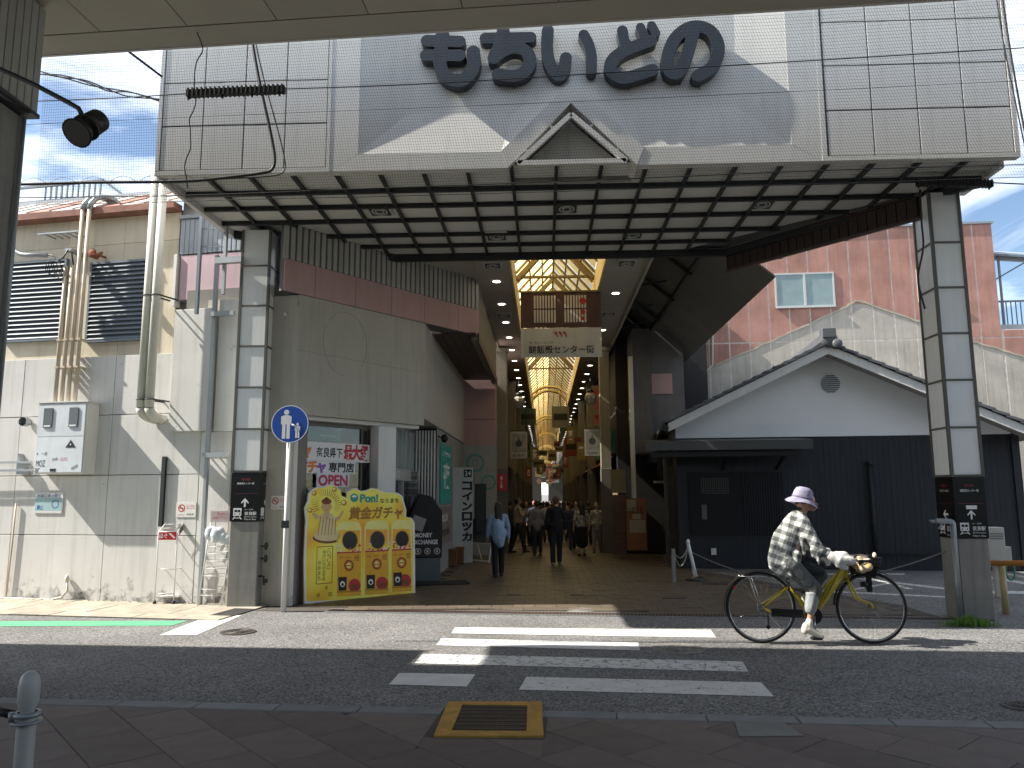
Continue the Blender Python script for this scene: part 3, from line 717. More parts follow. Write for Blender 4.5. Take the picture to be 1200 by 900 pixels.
pr, prf, prw, prd = pillar(1130, 1167, 727.5, 0, 'right gate pillar with a white sticker on its black guide sign', 5.42, -1, zr)
# valves and a small tap on the side of the left pillar
m_ = MB()
for z in (0.83, 0.66):
    m_.tube([(plw+0.02, 0.08, z), (plw+0.09, 0.08, z)], 0.012, 8); m_.tube([(plw+0.09, 0.08+0.045*math.cos(a), z+0.045*math.sin(a)) for a in [i*math.pi/6 for i in range(12)]], 0.011, 6, closed=True)
m_.tube([(plw, 0.08, 0.42), (plw+0.07, 0.08, 0.42), (plw+0.08, 0.08, 0.30)], 0.014, 8); m_.cyl((plw+0.1, 0.08, 0.33), 0.03, 0.05, 10)
m_.build('valve', DKBEAM, pl)
# ------------------------------------------------------------ near canopy over our pavement
CZ = 6.28
a, b = G.atz(43, 65, CZ), G.atz(1085, 0, CZ)
CN = Fr(a[0], a[1], math.degrees(math.atan2(b[1]-a[1], b[0]-a[0])))
can = thing('pavement_canopy', 'beige panelled canopy roof overhead along the near pavement edge', 'canopy', CN)
m_ = MB(); m_.box(-14, -2.85, -10, -0.35, CZ+.02, CZ+.5); m_.box(-2.84, -1.75, -10, -0.95, CZ+.02, CZ+.5); m_.box(-1.74, 22, -10, -0.02, CZ+.02, CZ+.5); m_.build('roof_deck', mat('seam_grey', (0.1, 0.1, 0.1), 0.6), can)
SOF2 = mat('canopy_soffit', (0.40, 0.375, 0.31), 0.65, var=0.06, scale=1.5, rnd=0.04)
for i in range(-1, 12):
    x0 = i*0.945-0.11+0.115
    for k, (y0, y1) in enumerate(((-2.4, -0.33), (-4.6, -2.42))):
        if k and i > 9: continue
        mm = MB(); mm.box(0.006, 0.939, y0, y1-0.012, CZ, CZ+0.018); o = mm.build('soffit_panel', SOF2, can); o.location = (x0, 0, 0)
m_ = MB(); m_.box(-1.74, 22, -0.325, 0.0, CZ-0.002, CZ+0.019); m_.build('edge_strip', SOF2, can)
m_ = MB(); m_.box(-14, -2.85, -0.345, -0.32, CZ-.01, CZ+.6); m_.box(-1.74, 22, 0.001, 0.03, CZ-.01, CZ+.6); m_.build('fascia', FACADE, can)
# post and ribbed beam housing at the left end
PY_ = 6.75
xr, zb = G.at(42, 130, PY_); xr2, zt = G.at(43, 52, PY_)
PF = Fr(xr, PY_, 0)
post = thing('canopy_post', 'grey canopy post with ribbed metal head at the left edge', 'post', PF)
m_ = MB(); m_.box(-1.0, 0.0, -2.6, 0.0, zb-0.02, CZ-.03); m_.build('head_core', mat('seam_grey', (0.1, 0.1, 0.1), 0.6), post)
rb = MB(); rb.box(0.001, 0.02, -0.094, -0.006, zb-0.03, CZ-.03); r0 = rb.build('cladding_rib', CORR, post, bevel=0.003); r0.location = (0, 0, 0)
for i in range(1, 26): inst(r0, (0, -i*0.1, 0), post)
m_ = MB(); m_.box(-.3, .03, -2.6, .02, zb-.075, zb-.035); m_.build('head_trim', DKBEAM, post)
xx = G.at(28, 150, PY_)[0]-xr
m_ = MB(); m_.box(xx-0.45, xx, -.45, -0.02, 0, zb-0.08); m_.build('shaft', STONEP, post, bevel=0.01)
m_ = MB(); m_.tube([(xx+0.04, -0.06, 2.2), (xx+0.04, -0.06, zb-.09)], 0.02, 8); m_.build('pipe', GALV, post)

# ------------------------------------------------------------ white building on the left
b = G.atz(230, 708); WL = Fr(b[0], b[1], -8.9)
lb = thing('corner_building', 'white rendered low building with cream upper wall louvres and pipes', 'building', WL)
X = lambda px, py, yl=0: WL.at(px, py, yl)[0]
Z = lambda px, py, yl=0: WL.at(px, py, yl)[1]
xe = WL.at(341, 640)[0]
zj = [0, Z(100, 627), Z(100, 557), Z(100, 487), Z(100, 418)]
m_ = MB(); m_.box(-12, X(209, 500), 0.03, 0.4, 0, zj[4]-.004); m_.box(X(209, 500)+.001, xe, 0.03, 0.4, 0, Z(300, 335)); m_.build('wall', mat('seam_wall', (0.22, 0.21, 0.19), 0.9), lb)
cols = [-12, -6.4, -4.6, X(15, 600), X(124, 600), X(231, 600)]
for i in range(5):
    for k in range(4):
        mm = MB(); mm.box(cols[i]+.004, cols[i+1]-.004, -random.uniform(0, .004), 0.03, zj[k]+(.006 if k else 0), zj[k+1]-.006); mm.build('wall_panel', WALLW, lb, bevel=0.003)
zz = [0, Z(290, 505), 4.466]
for i, (c0, c1) in enumerate(((X(231, 600), X(268, 600)), (X(268, 600), xe))):
    for k in range(2):
        mm = MB(); mm.box(c0+.004, c1-.003, 0, 0.03, zz[k]+.004, zz[k+1]-.004); mm.build('wall_panel', WALLW if k == 0 and i == 0 else CREAMW, lb)
# protruding white board and trims
mm = MB(); mm.box(X(202, 503), X(247, 503), -0.10, -0.0, Z(225, 505, -.1), Z(225, 362, -.1)); mm.build('wall_board', WALLW, lb, bevel=0.004)
mm = MB(); mm.box(X(253, 500), X(280, 500), -0.06, -0.001, Z(260, 505, -.1), Z(260, 350, -.1)); mm.build('wall_board', WALLW, lb, bevel=0.004)
# cream upper wall
YU = 0.12
xu = [-9, WL.at(-60, 350, YU)[0], WL.at(20, 260, YU)[0], WL.at(82, 270, YU)[0], WL.at(147, 270, YU)[0], WL.at(209, 300, YU)[0]]
zu = [Z(100, 418)+.0, Z(100, 289, YU), Z(100, 258, YU)]
mm = MB(); mm.box(xu[0], xu[-1], YU+.03, YU+.4, zu[0]-.3, zu[2]+.05); mm.build('upper_wall', mat('seam_wall', (0.3, 0.26, 0.2), 0.9), lb)
for i in range(5):
    for k in range(2):
        mm = MB(); mm.box(xu[i]+.003, xu[i+1]-.003, YU, YU+.03, zu[k]+.003, zu[k+1]-.003); mm.build('upper_wall_panel', WALLC, lb)
mm = MB(); mm.box(xu[0], xu[-1]+.02, YU-.22, YU-.0, zu[2], zu[2]+.10); mm.build('gutter_band', BRICKR, lb)
# ribbed metal lean-to roof
zr0, zr1 = zu[2]+.104, Z(100, 234, 1.2)
nS = 13; xa, xb = xu[1]-1, xu[-1]+.35
for i in range(nS):
    w = (xb-xa)/nS; mm = MB()
    mm.idx([(0.004, YU-.2, zr0), (w-.004, YU-.2, zr0), (w-.004, 1.25, zr1), (0.004, 1.25, zr1), (0.004, YU-.2, zr0+.015), (w-.004, YU-.2, zr0+.015), (w-.004, 1.25, zr1+.015), (0.004, 1.25, zr1+.015)], [(0, 3, 2, 1), (4, 5, 6, 7), (0, 1, 5, 4), (1, 2, 6, 5), (2, 3, 7, 6), (3, 0, 4, 7)])
    mm.beam((w, YU-.2, zr0+.02), (w, 1.25, zr1+.02), 0.02, 0.03)
    o = mm.build('roof_sheet', ROOFM if i not in (6, 9) else mat('rusty_roof', (0.4, 0.2, 0.15), 0.8, var=0.4, scale=3, stretch=(4, 0.6, 1)), lb); o.location = (xa+i*w, 0, 0)
mm = MB(); mm.box(xa, xb, 1.22, 1.4, zr1-.02, zr1+.06); mm.build('roof_ridge', GALV, lb)
# the louvres
def louvre(p0, p1):
    x0, x1 = WL.at(p0, 352, YU-.03)[0], WL.at(p1, 352, YU-.03)[0]; z0, z1 = WL.at(p0+34, 400, YU-.03)[1], WL.at(p0+34, 306, YU-.03)[1]
    f = MB(); e = .035
    f.box(x0, x1, YU-.06, YU-.001, z0, z0+e); f.box(x0, x1, YU-.06, YU-.001, z1-e, z1); f.box(x0, x0+e, YU-.06, YU-.001, z0+e+.001, z1-e-.001); f.box(x1-e, x1, YU-.06, YU-.001, z0+e+.001, z1-e-.001); f.box(x0+e, x1-e, YU-.012, YU-.002, z0+e, z1-e)
    fo = f.build('louvre_window', GREYB, lb)
    n = 17; h = (z1-z0-2*e)/n; s = MB(); s.idx([(x0+e+.002, YU-.065, 0), (x1-e-.002, YU-.065, 0), (x1-e-.002, YU-.02, h*.75), (x0+e+.002, YU-.02, h*.75), (x0+e+.002, YU-.06, -0.008), (x1-e-.002, YU-.06, -0.008), (x1-e-.002, YU-.015, h*.75-.008), (x0+e+.002, YU-.015, h*.75-.008)], [(0, 1, 2, 3), (7, 6, 5, 4), (0, 4, 5, 1), (1, 5, 6, 2), (2, 6, 7, 3), (3, 7, 4, 0)])
    s0 = s.build('louvre_slat', GREYB, fo); s0.location = (0, 0, z0+e+h*.15)
    for i in range(1, n): inst(s0, (0, 0, z0+e+h*.15+i*h), fo)
louvre(8, 76); louvre(104, 173)
# roof terrace railing
rl = MB(); yR = 1.3; zt = WL.at(80, 214, yR)[1]; zb = zr1+.06; x0, x1 = xa, WL.at(121, 216, yR)[0]
railt = thing('terrace_railing', 'dark metal railing on the flat roof behind the net', 'railing', WL)
rl.box(x0, x1, yR-.02, yR+.03, zt-.04, zt); rl.box(x0, x1, yR-.01, yR+.02, zb+.02, zb+.05); rl.build('rail', GREYB, railt)
rl = MB(); rl.beam((x1, yR, zt-.02), (WL.at(145, 230, yR)[0], yR, zb), 0.03, 0.04); rl.build('end_brace', GREYB, railt)
bar = MB(); bar.box(-.012, .012, yR-.012, yR+.012, zb+.05, zt-.04); b0 = bar.build('baluster', GREYB, railt); b0.location = (x1-.05, 0, 0)
i = 1
while x1-.05-i*0.115 > x0+1.5: inst(b0, (x1-.05-i*0.115, 0, 0), railt); i += 1
# corrugated metal and pink panels above the white board
w0, w1 = X(211, 300, .1), X(300, 300, .1)
zc0, zc1, zc2 = Z(240, 350, .1), Z(240, 297, .1), Z(240, 256, .1)
mm = MB(); mm.box(w0-.06, w0-.01, .04, .18, zc0-.1, zc1); mm.build('corner_trim', WHITE, lb)
for i, (p0, p1) in enumerate(((212, 233), (233, 256), (256, 285))):
    mm = MB(); mm.box(X(p0, 320, .1)+.003, X(p1, 320, .1)-.003, .08, .11, zc0, zc1-.02); mm.build('pink_panel', PINKL, lb)
mm = MB(); mm.box(0.003, 0.078, .07, .10, zc1, zc2); r0 = mm.build('corrugated_rib', mat('blue_grey_corrugated', (0.36, 0.40, 0.45), 0.6, streak=0.15), lb, bevel=0.01); r0.location = (w0, 0, 0)
i = 1
while w0+i*.081 < w1+.3: inst(r0, (w0+i*.081, 0, 0), lb); i += 1
mm = MB(); mm.box(w0-.02, w1, .04, .12, zc2+.002, zc2+.06); mm.box(w0, w1+.4, .12, .4, zc0, zc2+.3); mm.build('band_trim', GALV, lb)
mm = MB(); mm.prism([(w0-.05, zc2+.062), (w1+.3, zc2+.062), (w1+.3, zc2+.75), (w0+.6, zc2+.75)], .13, .2); mm.build('upper_gable', PINKL, lb)

# pipes --------------------------------------------------------
def pipe(name, label, pts, r, m, caps=(), parent_fr=WL, clips=()):
    t = MB(); t.tube(pts, r, 10); o = t.build(name, m); tag(o, label, 'pipe', parent_fr); return o
def wp(px, py, yl): x, z = WL.at(px, py, yl); return (x, yl, z)
def elbow(a, b, c, n=5):
    a, b, c = map(Vector, (a, b, c)); return [a.lerp(b, i/n).lerp(b.lerp(c, i/n), i/n) for i in range(n+1)]
for (t0_, t1_, lab) in ((190, 165, 'left of two thick ivory downpipes on the cream wall'), (201, 175, 'right of two thick ivory downpipes on the cream wall')):
    pt = thing('downpipe', lab, 'pipe', WL, None)
    top = wp(t0_+.5, 195, -.35); bot = wp(t1_, 478, -.35)
    mm = MB(); xm = (top[0]+bot[0])/2
    mm.tube([(bot[0], -.35, top[2]), bot], 0.062, 12); mm.build('tube', PIPEW, pt)
    mm = MB(); mm.tube(elbow(bot, (bot[0], -.35, bot[2]-.12), (bot[0], -.02, bot[2]-.14)), 0.068, 12); mm.build('elbow', PIPEW, pt)
    for z in (Z(170, 350, -.2), Z(170, 470, -.2)):
        mm = MB(); mm.tube([(bot[0]+.07*math.cos(a), -.35+.07*math.sin(a), z) for a in [k*math.pi/6 for k in range(12)]], 0.008, 5, closed=True); mm.beam((bot[0]+.06, -.35, z), (bot[0]+.12, 0, z), .02, .02); mm.build('pipe_clamp', DKBEAM, pt)
cab_top = Z(70, 470, -.25)
for i, px in enumerate((67, 74.5, 82, 90)):
    c = wp(px, 440, -.14)
    zt = Z(80, 312, -.14) if i < 2 else Z(105, 245, -.14)
    ct = thing('conduit', ['leftmost of four ivory conduits into the meter cabinet', 'second from left of four conduits into the meter cabinet', 'tall conduit with goose-neck bend left of its twin', 'rightmost tall conduit with goose-neck bend over the roof edge'][i], 'conduit', WL)
    mm = MB()
    mm.tube([(c[0], -.14, cab_top), (c[0]+.0, -.14, zt)], 0.03, 10); mm.build('tube', PIPEC, ct)
    if i >= 2:
        mm = MB(); R0 = 0.28
        mm.tube([(c[0]+R0*.5-R0*.5*math.cos(a), -.14+R0*1.3*(1-math.cos(a))*.6, zt+R0*.95*math.sin(a)) for a in [k*math.pi/8 for k in range(9)]]+[(c[0]+R0, .3, zt-.25)], 0.042, 10); mm.build('goose_neck', GALV, ct)
    for z in (Z(80, 400, -.1), Z(80, 432, -.1)):
        mm = MB(); mm.box(c[0]-.036, c[0]+.036, -.178, -.001, z, z+.025); mm.build('clip', PIPEC, ct)
# meter cabinet
mc = thing('meter_cabinet', 'white electric meter cabinet with two small windows and stickers', 'meter cabinet', WL)
cx0, cx1 = WL.at(39, 550, -.26)[0], WL.at(97, 550, -.26)[0]; cz0, cz1 = WL.at(70, 555, -.26)[1], WL.at(70, 472, -.26)[1]
mm = MB(); mm.box(cx0, cx1, -.255, -.002, cz0, cz1); mm.build('housing', WHITE, mc, bevel=.006)
mm = MB(); mm.box(cx0-.02, cx1+.02, -.28, 0, cz1+.001, cz1+.02); mm.build('lid', WHITE, mc)
cm = cz0+(cz1-cz0)*.52
dmat = mat('cabinet_white', (0.62, 0.65, 0.68), 0.4, streak=0.1)
mm = MB(); mm.box(cx0+.02, cx1-.02, -.27, -.256, cm+.004, cz1-.02); up = mm.build('upper_door', dmat, mc)
mm = MB(); mm.box(cx0+.02, cx1-.02, -.27, -.256, cz0+.02, cm-.004); lo = mm.build('lower_door', dmat, mc)
for u in (.14, .66):
    w = cx1-cx0; mm = MB(); mm.box(cx0+w*u, cx0+w*(u+.19), -.285, -.271, cz1-.36*(cz1-cz0)*.98, cz1-.08); mm.build('meter_window', [GLASS], up, bevel=0.006)
    mm = MB(); mm.box(cx0+w*(u+.03), cx0+w*(u+.16), -.289, -.286, cz1-.34*(cz1-cz0), cz1-.32*(cz1-cz0)); mm.build('label_plate', INKW, up)
st = MB(); w = cx1-cx0; hh = cz1-cz0; y = -.2725
rect(st, cx0+w*.35, cx0+w*.47, cz0+.03, cz0+.075, y, 0); st.face([(cx0+w*.78, y, cz0+.05), (cx0+w*.9, y, cz0+.1), (cx0+w*.9, y, cz0+.14), (cx0+w*.78, y, cz0+.09)], 1)
disc(st, cx0+w*.73, cz0+hh*.42, .028, y, 0, 10); st.face([(cx0+w*.63, y-.0005, cz0+hh*.36), (cx0+w*.84, y-.0005, cz0+hh*.36), (cx0+w*.73, y-.0005, cz0+hh*.47)], 0); disc(st, cx0+w*.73, cz0+hh*.405, .012, y-.001, 2, 8)
disc(st, cx0+w*.07, cz0+hh*.28, .012, y, 0, 8); put_text(st, '〜ゆ', cx0+w*.15, cx0+w*.27, cz0+hh*.25, cz0+hh*.31, y, 0)
put_text(st, 'MOZ', cx0+w*.06, cx0+w*.24, cz0+hh*.10, cz0+hh*.19, y, 0); put_text(st, 'yek', cx0+w*.38, cx0+w*.5, cz0+hh*.17, cz0+hh*.23, y, 0); put_text(st, 'ロロ', cx0+w*.55, cx0+w*.68, cz0+hh*.18, cz0+hh*.22, y, 3)
put_text(st, 'ar', cx0+w*.04, cx0+w*.14, cz0+hh*.02, cz0+hh*.08, y, 0)
st.build('sticker', [INKK, GALV, INKW, INKR], lo, recalc=False)
# vent bulb, rails and brackets on the wall
mm = MB(); c = wp(36, 495, 0); mm.lathe([(0, -.16), (.05, -.14), (.07, -.08), (.07, -.0)], (0, 0, 0), 12, 0, 'z'); o = mm.build('vent_hood', GALV); o.data.transform(Matrix.Rotation(R_(90), 4, 'X')); o.data.transform(Matrix.Translation((c[0], -.16, c[2]))); o.data.flip_normals(); tag(o, 'round galvanised vent hood on the wall left of the meter cabinet', 'vent', WL)
wr = thing('wall_rail', 'pair of galvanised horizontal rails on a bracket left of the meter cabinet', 'rail', WL)
for py in (541.5, 551):
    mm = MB(); q = wp(38, py, -.12); mm.box(-9, q[0], -.13, -.11, q[2]-.016, q[2]+.016); mm.build('rail', GALV, wr)
mm = MB(); q0, q1 = wp(21, 556, -.1), wp(21, 533, -.1); mm.prism([(q0[0]-.02, q0[2]), (q0[0]+.14, q0[2]), (q1[0], q1[2]+.02)], -.11, 0); mm.build('bracket', GALV, wr)
hr = MB(); q0, q1 = wp(49, 276.5, -.05), wp(96, 276.5, -.05); hr.box(q0[0], q1[0], -.14, -.11, q0[2]-.012, q0[2]+.012)
for k in range(5): hr.box(q0[0]+.1+k*.13, q0[0]+.12+k*.13, -.11, YU-.001, q0[2]-.01, q0[2]+.01)
o = hr.build('hanging_rail', GALV); tag(o, 'short steel rail fixed high on the cream wall under the roof edge', 'rail', WL)
# cable loops by the conduits and a supply pipe from the post
cb = thing('cable_bundle', 'loops of black cable hanging over the left louvre window', 'cable', WL)
mm = MB()
for k in range(5):
    c = wp(58+k*4, 313+k*1.5, -.2); r = .09+.02*(k % 3)
    mm.tube([(c[0]+r*.8*math.cos(a), -.2-.01*k, c[2]+r*math.sin(a)) for a in [j*math.pi/9 for j in range(18)]], 0.007, 5, closed=True)
mm.build('loop', BLACK, cb)
mm = MB(); mm.tube([wp(55, 298, -.2), wp(63, 300, -.2), wp(68, 306, -.2), wp(74, 302, -.2), wp(80, 292, -.2), wp(84, 296, -.2), wp(86, 310, -.2)], 0.012, 6); mm.build('lead', BLACK, cb)
mm = MB(); q = wp(84, 294, -.12); mm.box(q[0]-.06, q[0]+.06, -.2, YU-.01, q[2]-.02, q[2]+.02); mm.build('bracket', GALV, cb)
mm = MB(); mm.tube([wp(14, 270, -.3), wp(14, 285, -.3)]+elbow(wp(14, 285, -.3), wp(16, 298, -.3), wp(30, 299, -.3))+[wp(55, 299, -.25)], 0.035, 10); o = mm.build('supply_conduit', GALV); tag(o, 'grey bent supply conduit beside the post running to the cable loops', 'conduit', WL)
mm = MB(); q = wp(112, 297, -.12); bmx = bmesh.new()
mm.tube([(q[0]-.07, -.1, q[2]+.05), (q[0]-.03, -.16, q[2]-.03), (q[0]+.04, -.14, q[2]-.06), (q[0]+.07, -.06, q[2]+.03)], [.05, .06, .05, .02], 7); mm.tube([(q[0], 0.1, q[2]), (q[0], -.12, q[2])], 0.02, 6); o = mm.build('rusted_siren', RUST); tag(o, 'small rusted horn fitting beside the right louvre window', 'horn', WL)
# black slot, downpipes near the pillar and steel brackets
mm = MB(); a, b_ = wp(186, 617, -.03), wp(191, 535, -.03); mm.box(a[0], a[0]+.06, -.05, -.004, a[2], b_[2]); o = mm.build('wall_channel', DKBEAM); tag(o, 'narrow black vertical cable channel on the white wall', 'cable channel', WL)
dp = thing('drain_pipe', 'grey steel drain pipe down the wall beside the left gate pillar', 'pipe', WL)
c = wp(240, 600, -.12); mm = MB(); mm.box(c[0]-.03, c[0]+.03, -.16, -.10, 0.02, Z(250, 300, -.12)); mm.build('tube', GALV, dp, bevel=.008)
for py in (367, 533):
    q = wp(250, py, -.25); mm = MB(); mm.box(c[0]-.03, c[0]+.36, -.22, -.165, q[2]-.035, q[2]+.035); mm.build('bracket', GALV, dp)
dp2 = thing('steel_stanchion', 'pair of dark steel uprights with rungs rising beside the left gate pillar', 'steel frame', WL)
for px, p0, p1 in ((232, 368, 225), (262, 345, 262)):
    q = wp(px, 340, -.3); mm = MB(); mm.box(q[0]-.022, q[0]+.022, -.33, -.28, Z(px, p0, -.3), Z(px, p1, -.3)); mm.build('upright', GALV if px > 250 else GREYB, dp2)
for py in (268, 289):
    a, b_ = wp(236, py, -.3), wp(262, py, -.3); mm = MB(); mm.beam(a, b_, .015, .015); mm.build('rung', GREYB, dp2)
a = wp(254, 306, -.35); mm = MB(); mm.box(a[0], a[0]+.42, -.40, -.32, a[2]-.05, a[2]+.04); mm.build('cross_beam', GALV, dp2)
# low conduits at the foot of the wall
mm = MB(); mm.tube([wp(19, 590, -.03), wp(14, 640, -.03), wp(7, 700, -.03)], 0.012, 6); o = mm.build('thin_conduit', PIPEC); tag(o, 'thin vertical conduit at the foot of the white wall far left', 'conduit', WL)
fc = thing('foot_conduit', 'ivory conduit along the wall foot curving up to a small cap', 'conduit', WL)
mm = MB(); mm.tube([(-6, -.04, .05), wp(60, 703, -.04), wp(72, 700, -.04), wp(79, 692, -.04), wp(79, 682, -.04)], 0.016, 8); mm.build('tube', PIPEW, fc)
mm = MB(); c = wp(78.5, 678, -.04); mm.lathe([(0, .05), (.02, .045), (.035, -.01), (.02, -.05)], c, 10); mm.build('cap', PIPEW, fc)
# signs on the wall
def wall_sign(name, label, px0, px1, py0, py1, fr, yl, draw, mats, cat='sign', th=.008):
    x0, z1 = fr.at(px0, py0, yl); x1, z0 = fr.at(px1, py1, yl)
    m_ = MB(); m_.box(x0, x1, yl, yl+th, z0, z1, 0); draw(m_, x0, x1, z0, z1, yl-.0015); o = m_.build(name, mats, recalc=False); return tag(o, label, cat, fr)
def nosmoke(mb, x0, x1, z0, z1, y):
    w = x1-x0; h = z1-z0; c = (x0+w*.27, z0+h*.62)
    ring(mb, c[0], c[1], h*.2, h*.27, y, 1, 16); mb.face([(c[0]-h*.18, y-.0005, c[1]+h*.13), (c[0]-h*.13, y-.0005, c[1]+h*.18), (c[0]+h*.18, y-.0005, c[1]-h*.13), (c[0]+h*.13, y-.0005, c[1]-h*.18)], 1)
    rect(mb, c[0]-h*.15, c[0]+h*.13, c[1]-h*.03, c[1]+h*.03, y-.0003, 2)
    put_text(mb, '路上喫煙', x0+w*.52, x0+w*.92, z0+h*.72, z0+h*.82, y, 1); put_text(mb, '禁止区域', x0+w*.52, x0+w*.92, z0+h*.56, z0+h*.66, y, 1); put_text(mb, 'NO SMOKING', x0+w*.08, x0+w*.4, z0+h*.12, z0+h*.2, y, 1); put_text(mb, '奈良市', x0+w*.55, x0+w*.9, z0+h*.12, z0+h*.26, y, 2, .01)
wall_sign('no_smoking_sign', 'small no smoking plate between the magazine racks', 207, 229, 589, 606, WL, -.012, nosmoke, [WHITE, INKR, INKK])
wall_sign('no_smoking_sign', 'small no smoking plate right of the left gate pillar', 318, 336, 581, 597, WL, -.012, nosmoke, [WHITE, INKR, INKK])
def cig(mb, x0, x1, z0, z1, y):
    w = x1-x0; h = z1-z0
    rect(mb, x0+.01, x1-.01, z0+h*.04, z0+h*.74, y, 3); put_text(mb, 'たばこポイ捨て', x0+w*.07, x1-w*.07, z0+h*.76, z0+h*.92, y, 1, .02)
    ring(mb, x0+w*.74, z0+h*.44, h*.16, h*.2, y-.0006, 1, 18); put_text(mb, '禁止', x0+w*.08, x0+w*.32, z0+h*.18, z0+h*.4, y-.0006, 1, .02); rect(mb, x0+w*.02, x1-w*.02, z0+h*.03, z0+h*.13, y-.0005, 0)
wall_sign('litter_notice', 'pale blue notice plate against cigarette litter on the white wall', 42, 72.5, 577, 602, WL, -.014, cig, [WHITE, INKB, INKR, mat('pale_aqua', (0.35, 0.52, 0.52), 0.5)], 'notice')

# magazine racks ------------------------------------------------
def rack(px0, px1, pybase, label, tilt=False):
    b = G.atz((px0+px1)/2, pybase); fr = Fr(b[0], b[1], 0)
    t = thing('magazine_rack', label, 'magazine rack', fr)
    w = (px1-px0)/900*b[1]*.66; d = .34; hf = 1.02; hb = 1.28
    RW = mat('rack_white', (0.66, 0.66, 0.64), 0.4)
    mm = MB()
    for sx in (0, 1):
        x = -w/2+sx*w
        mm.tube([(x, 0, .05), (x, 0, hf-.0), (x+.04, d, hb)], .009, 6); mm.tube([(x+.05, d, .06), (x+.05, d, hb)], .008, 6)
        for z in (.12, .5): mm.tube([(x, 0, z), (x+.05, d, z)], .006, 5)
    for z in (.12, .16, .5, hf): mm.tube([(-w/2, 0, z), (w/2, 0, z)], .007, 5)
    for z in (.12, .5, hb): mm.tube([(-w/2+.05, d, z), (w/2+.05, d, z)], .007, 5)
    mm.build('frame', RW, t)
    mm = MB()
    for k in range(1, 6): mm.tube([(-w/2+w*k/6+.05, d, .12), (-w/2+w*k/6+.05, d, hb)], .004, 4)
    for k in range(1, 5): z = hf+(hb-hf)*k/5; mm.tube([(-w/2+.04*k/5, d*k/5, z), (w/2+.04*k/5, d*k/5, z)], .004, 4)
    mm.build('wires', RW, t)
    sh = MB()
    sh.box(-w/2+.01, w/2+.04, .01, d, .10, .112); sh.build('shelf', RW, t)
    RP = [mat('rack_red', (0.5, 0.02, 0.03), 0.4), INKW]
    for (x0, x1, y, z0, z1) in ((-w/2+.01, w/2-.01, -.012, hf-.11, hf-.0), (-w/2+.07, w/2+.07, d-.01, hb, hb+.1)):
        s = MB(); s.box(x0, x1, y, y+.004, z0, z1, 0); put_text(s, 'はぐ', x0+.01, x0+(x1-x0)*.5, z0+.02, z1-.02, y-.0015, 1, .03); s.face([(x0+(x1-x0)*.55, y-.0015, z1-.02), (x0+(x1-x0)*.7, y-.0015, z1-.02), (x1-.01, y-.0015, z0+.03), (x1-.03, y-.0015, z0+.02)], 1); s.build('header_plate', RP, t, recalc=False)
    s = MB(); s.idx([(w/2+.012, .03, hf-.05), (w/2+.042, d-.04, hb-.12), (w/2+.042, d-.04, hb-.02), (w/2+.012, .03, hf+.05)], [(0, 1, 2, 3)]); s.build('side_plate', mat('plate_grey', (0.15, 0.14, 0.13), 0.5), t, recalc=False)
    for sx in (-w/2, w/2):
        c = MB(); c.lathe([(0, -.012), (.03, -.012), (.03, .012), (0, .012)], (sx, 0, .03), 10, 0, 'x'); c.build('caster', BLACK, t)
    return t
rack(175, 209, 709, 'empty white wire magazine rack with red header plates')
# folding wire rack with a carrier bag leaning on the pillar
b = G.atz(250, 711); fr = Fr(b[0], b[1], 0); t = thing('newspaper_stand', 'narrow wire newspaper stand with plastic bag leaning beside the pillar', 'stand', fr)
mm = MB(); hw, tw = .19, .15
mm.tube([(-hw, -.08, 0), (-tw+.03, .08, 1.25)], .008, 6); mm.tube([(hw*.75, -.08, 0), (tw+.05, .08, 1.25)], .008, 6); mm.tube([(-hw*.4, .2, 0), (-tw+.08, .1, 1.2)], .006, 6); mm.tube([(hw*.9, .2, 0), (tw+.03, .1, 1.2)], .006, 6); mm.build('frame', mat('rack_white', (0.6, 0.6, 0.6), 0.4), t)
for k, z in enumerate((.16, .24, .42, .52, .62, .72, .82)):
    f = z/1.25; mm = MB(); xl, xr_ = -hw+(hw-tw+.03)*f, hw*.75+(tw+.05-hw*.75)*f; y = -.08+.16*f
    mm.tube([(xl, y, z), (xr_, y, z), (xr_-.02, y+.16, z+.02), (xl+.03, y+.16, z+.02)], .005, 5, closed=True); mm.build('wire_tray', mat('rack_white', (0.6, 0.6, 0.6), 0.4), t)
mm = MB(); mm.box(-.13, .17, .06, .07, 1.16, 1.32, 0); put_text(mm, 'ご自由に', -.1, .14, 1.26, 1.30, .0585, 1); put_text(mm, 'お取り下さい', -.1, .14, 1.2, 1.24, .0585, 1); mm.build('header_plate', [mat('plate_pinkwhite', (0.6, 0.5, 0.5), 0.5), INKR], t, recalc=False)
random.seed(5)
bag = fuse('plastic_bag', [], [((-.10+.05*k, -.02+random.uniform(-.02, .02), .98+random.uniform(-.06, .06)), (.07, .05, .07+random.uniform(0, .04))) for k in range(6)], .012, mat('clear_bag', (0.55, 0.58, 0.6), 0.2, bump=.8, bscale=18), None, 1)
tag(bag, 'crumpled pale plastic bag hanging on the wire newspaper stand', 'plastic bag', fr)

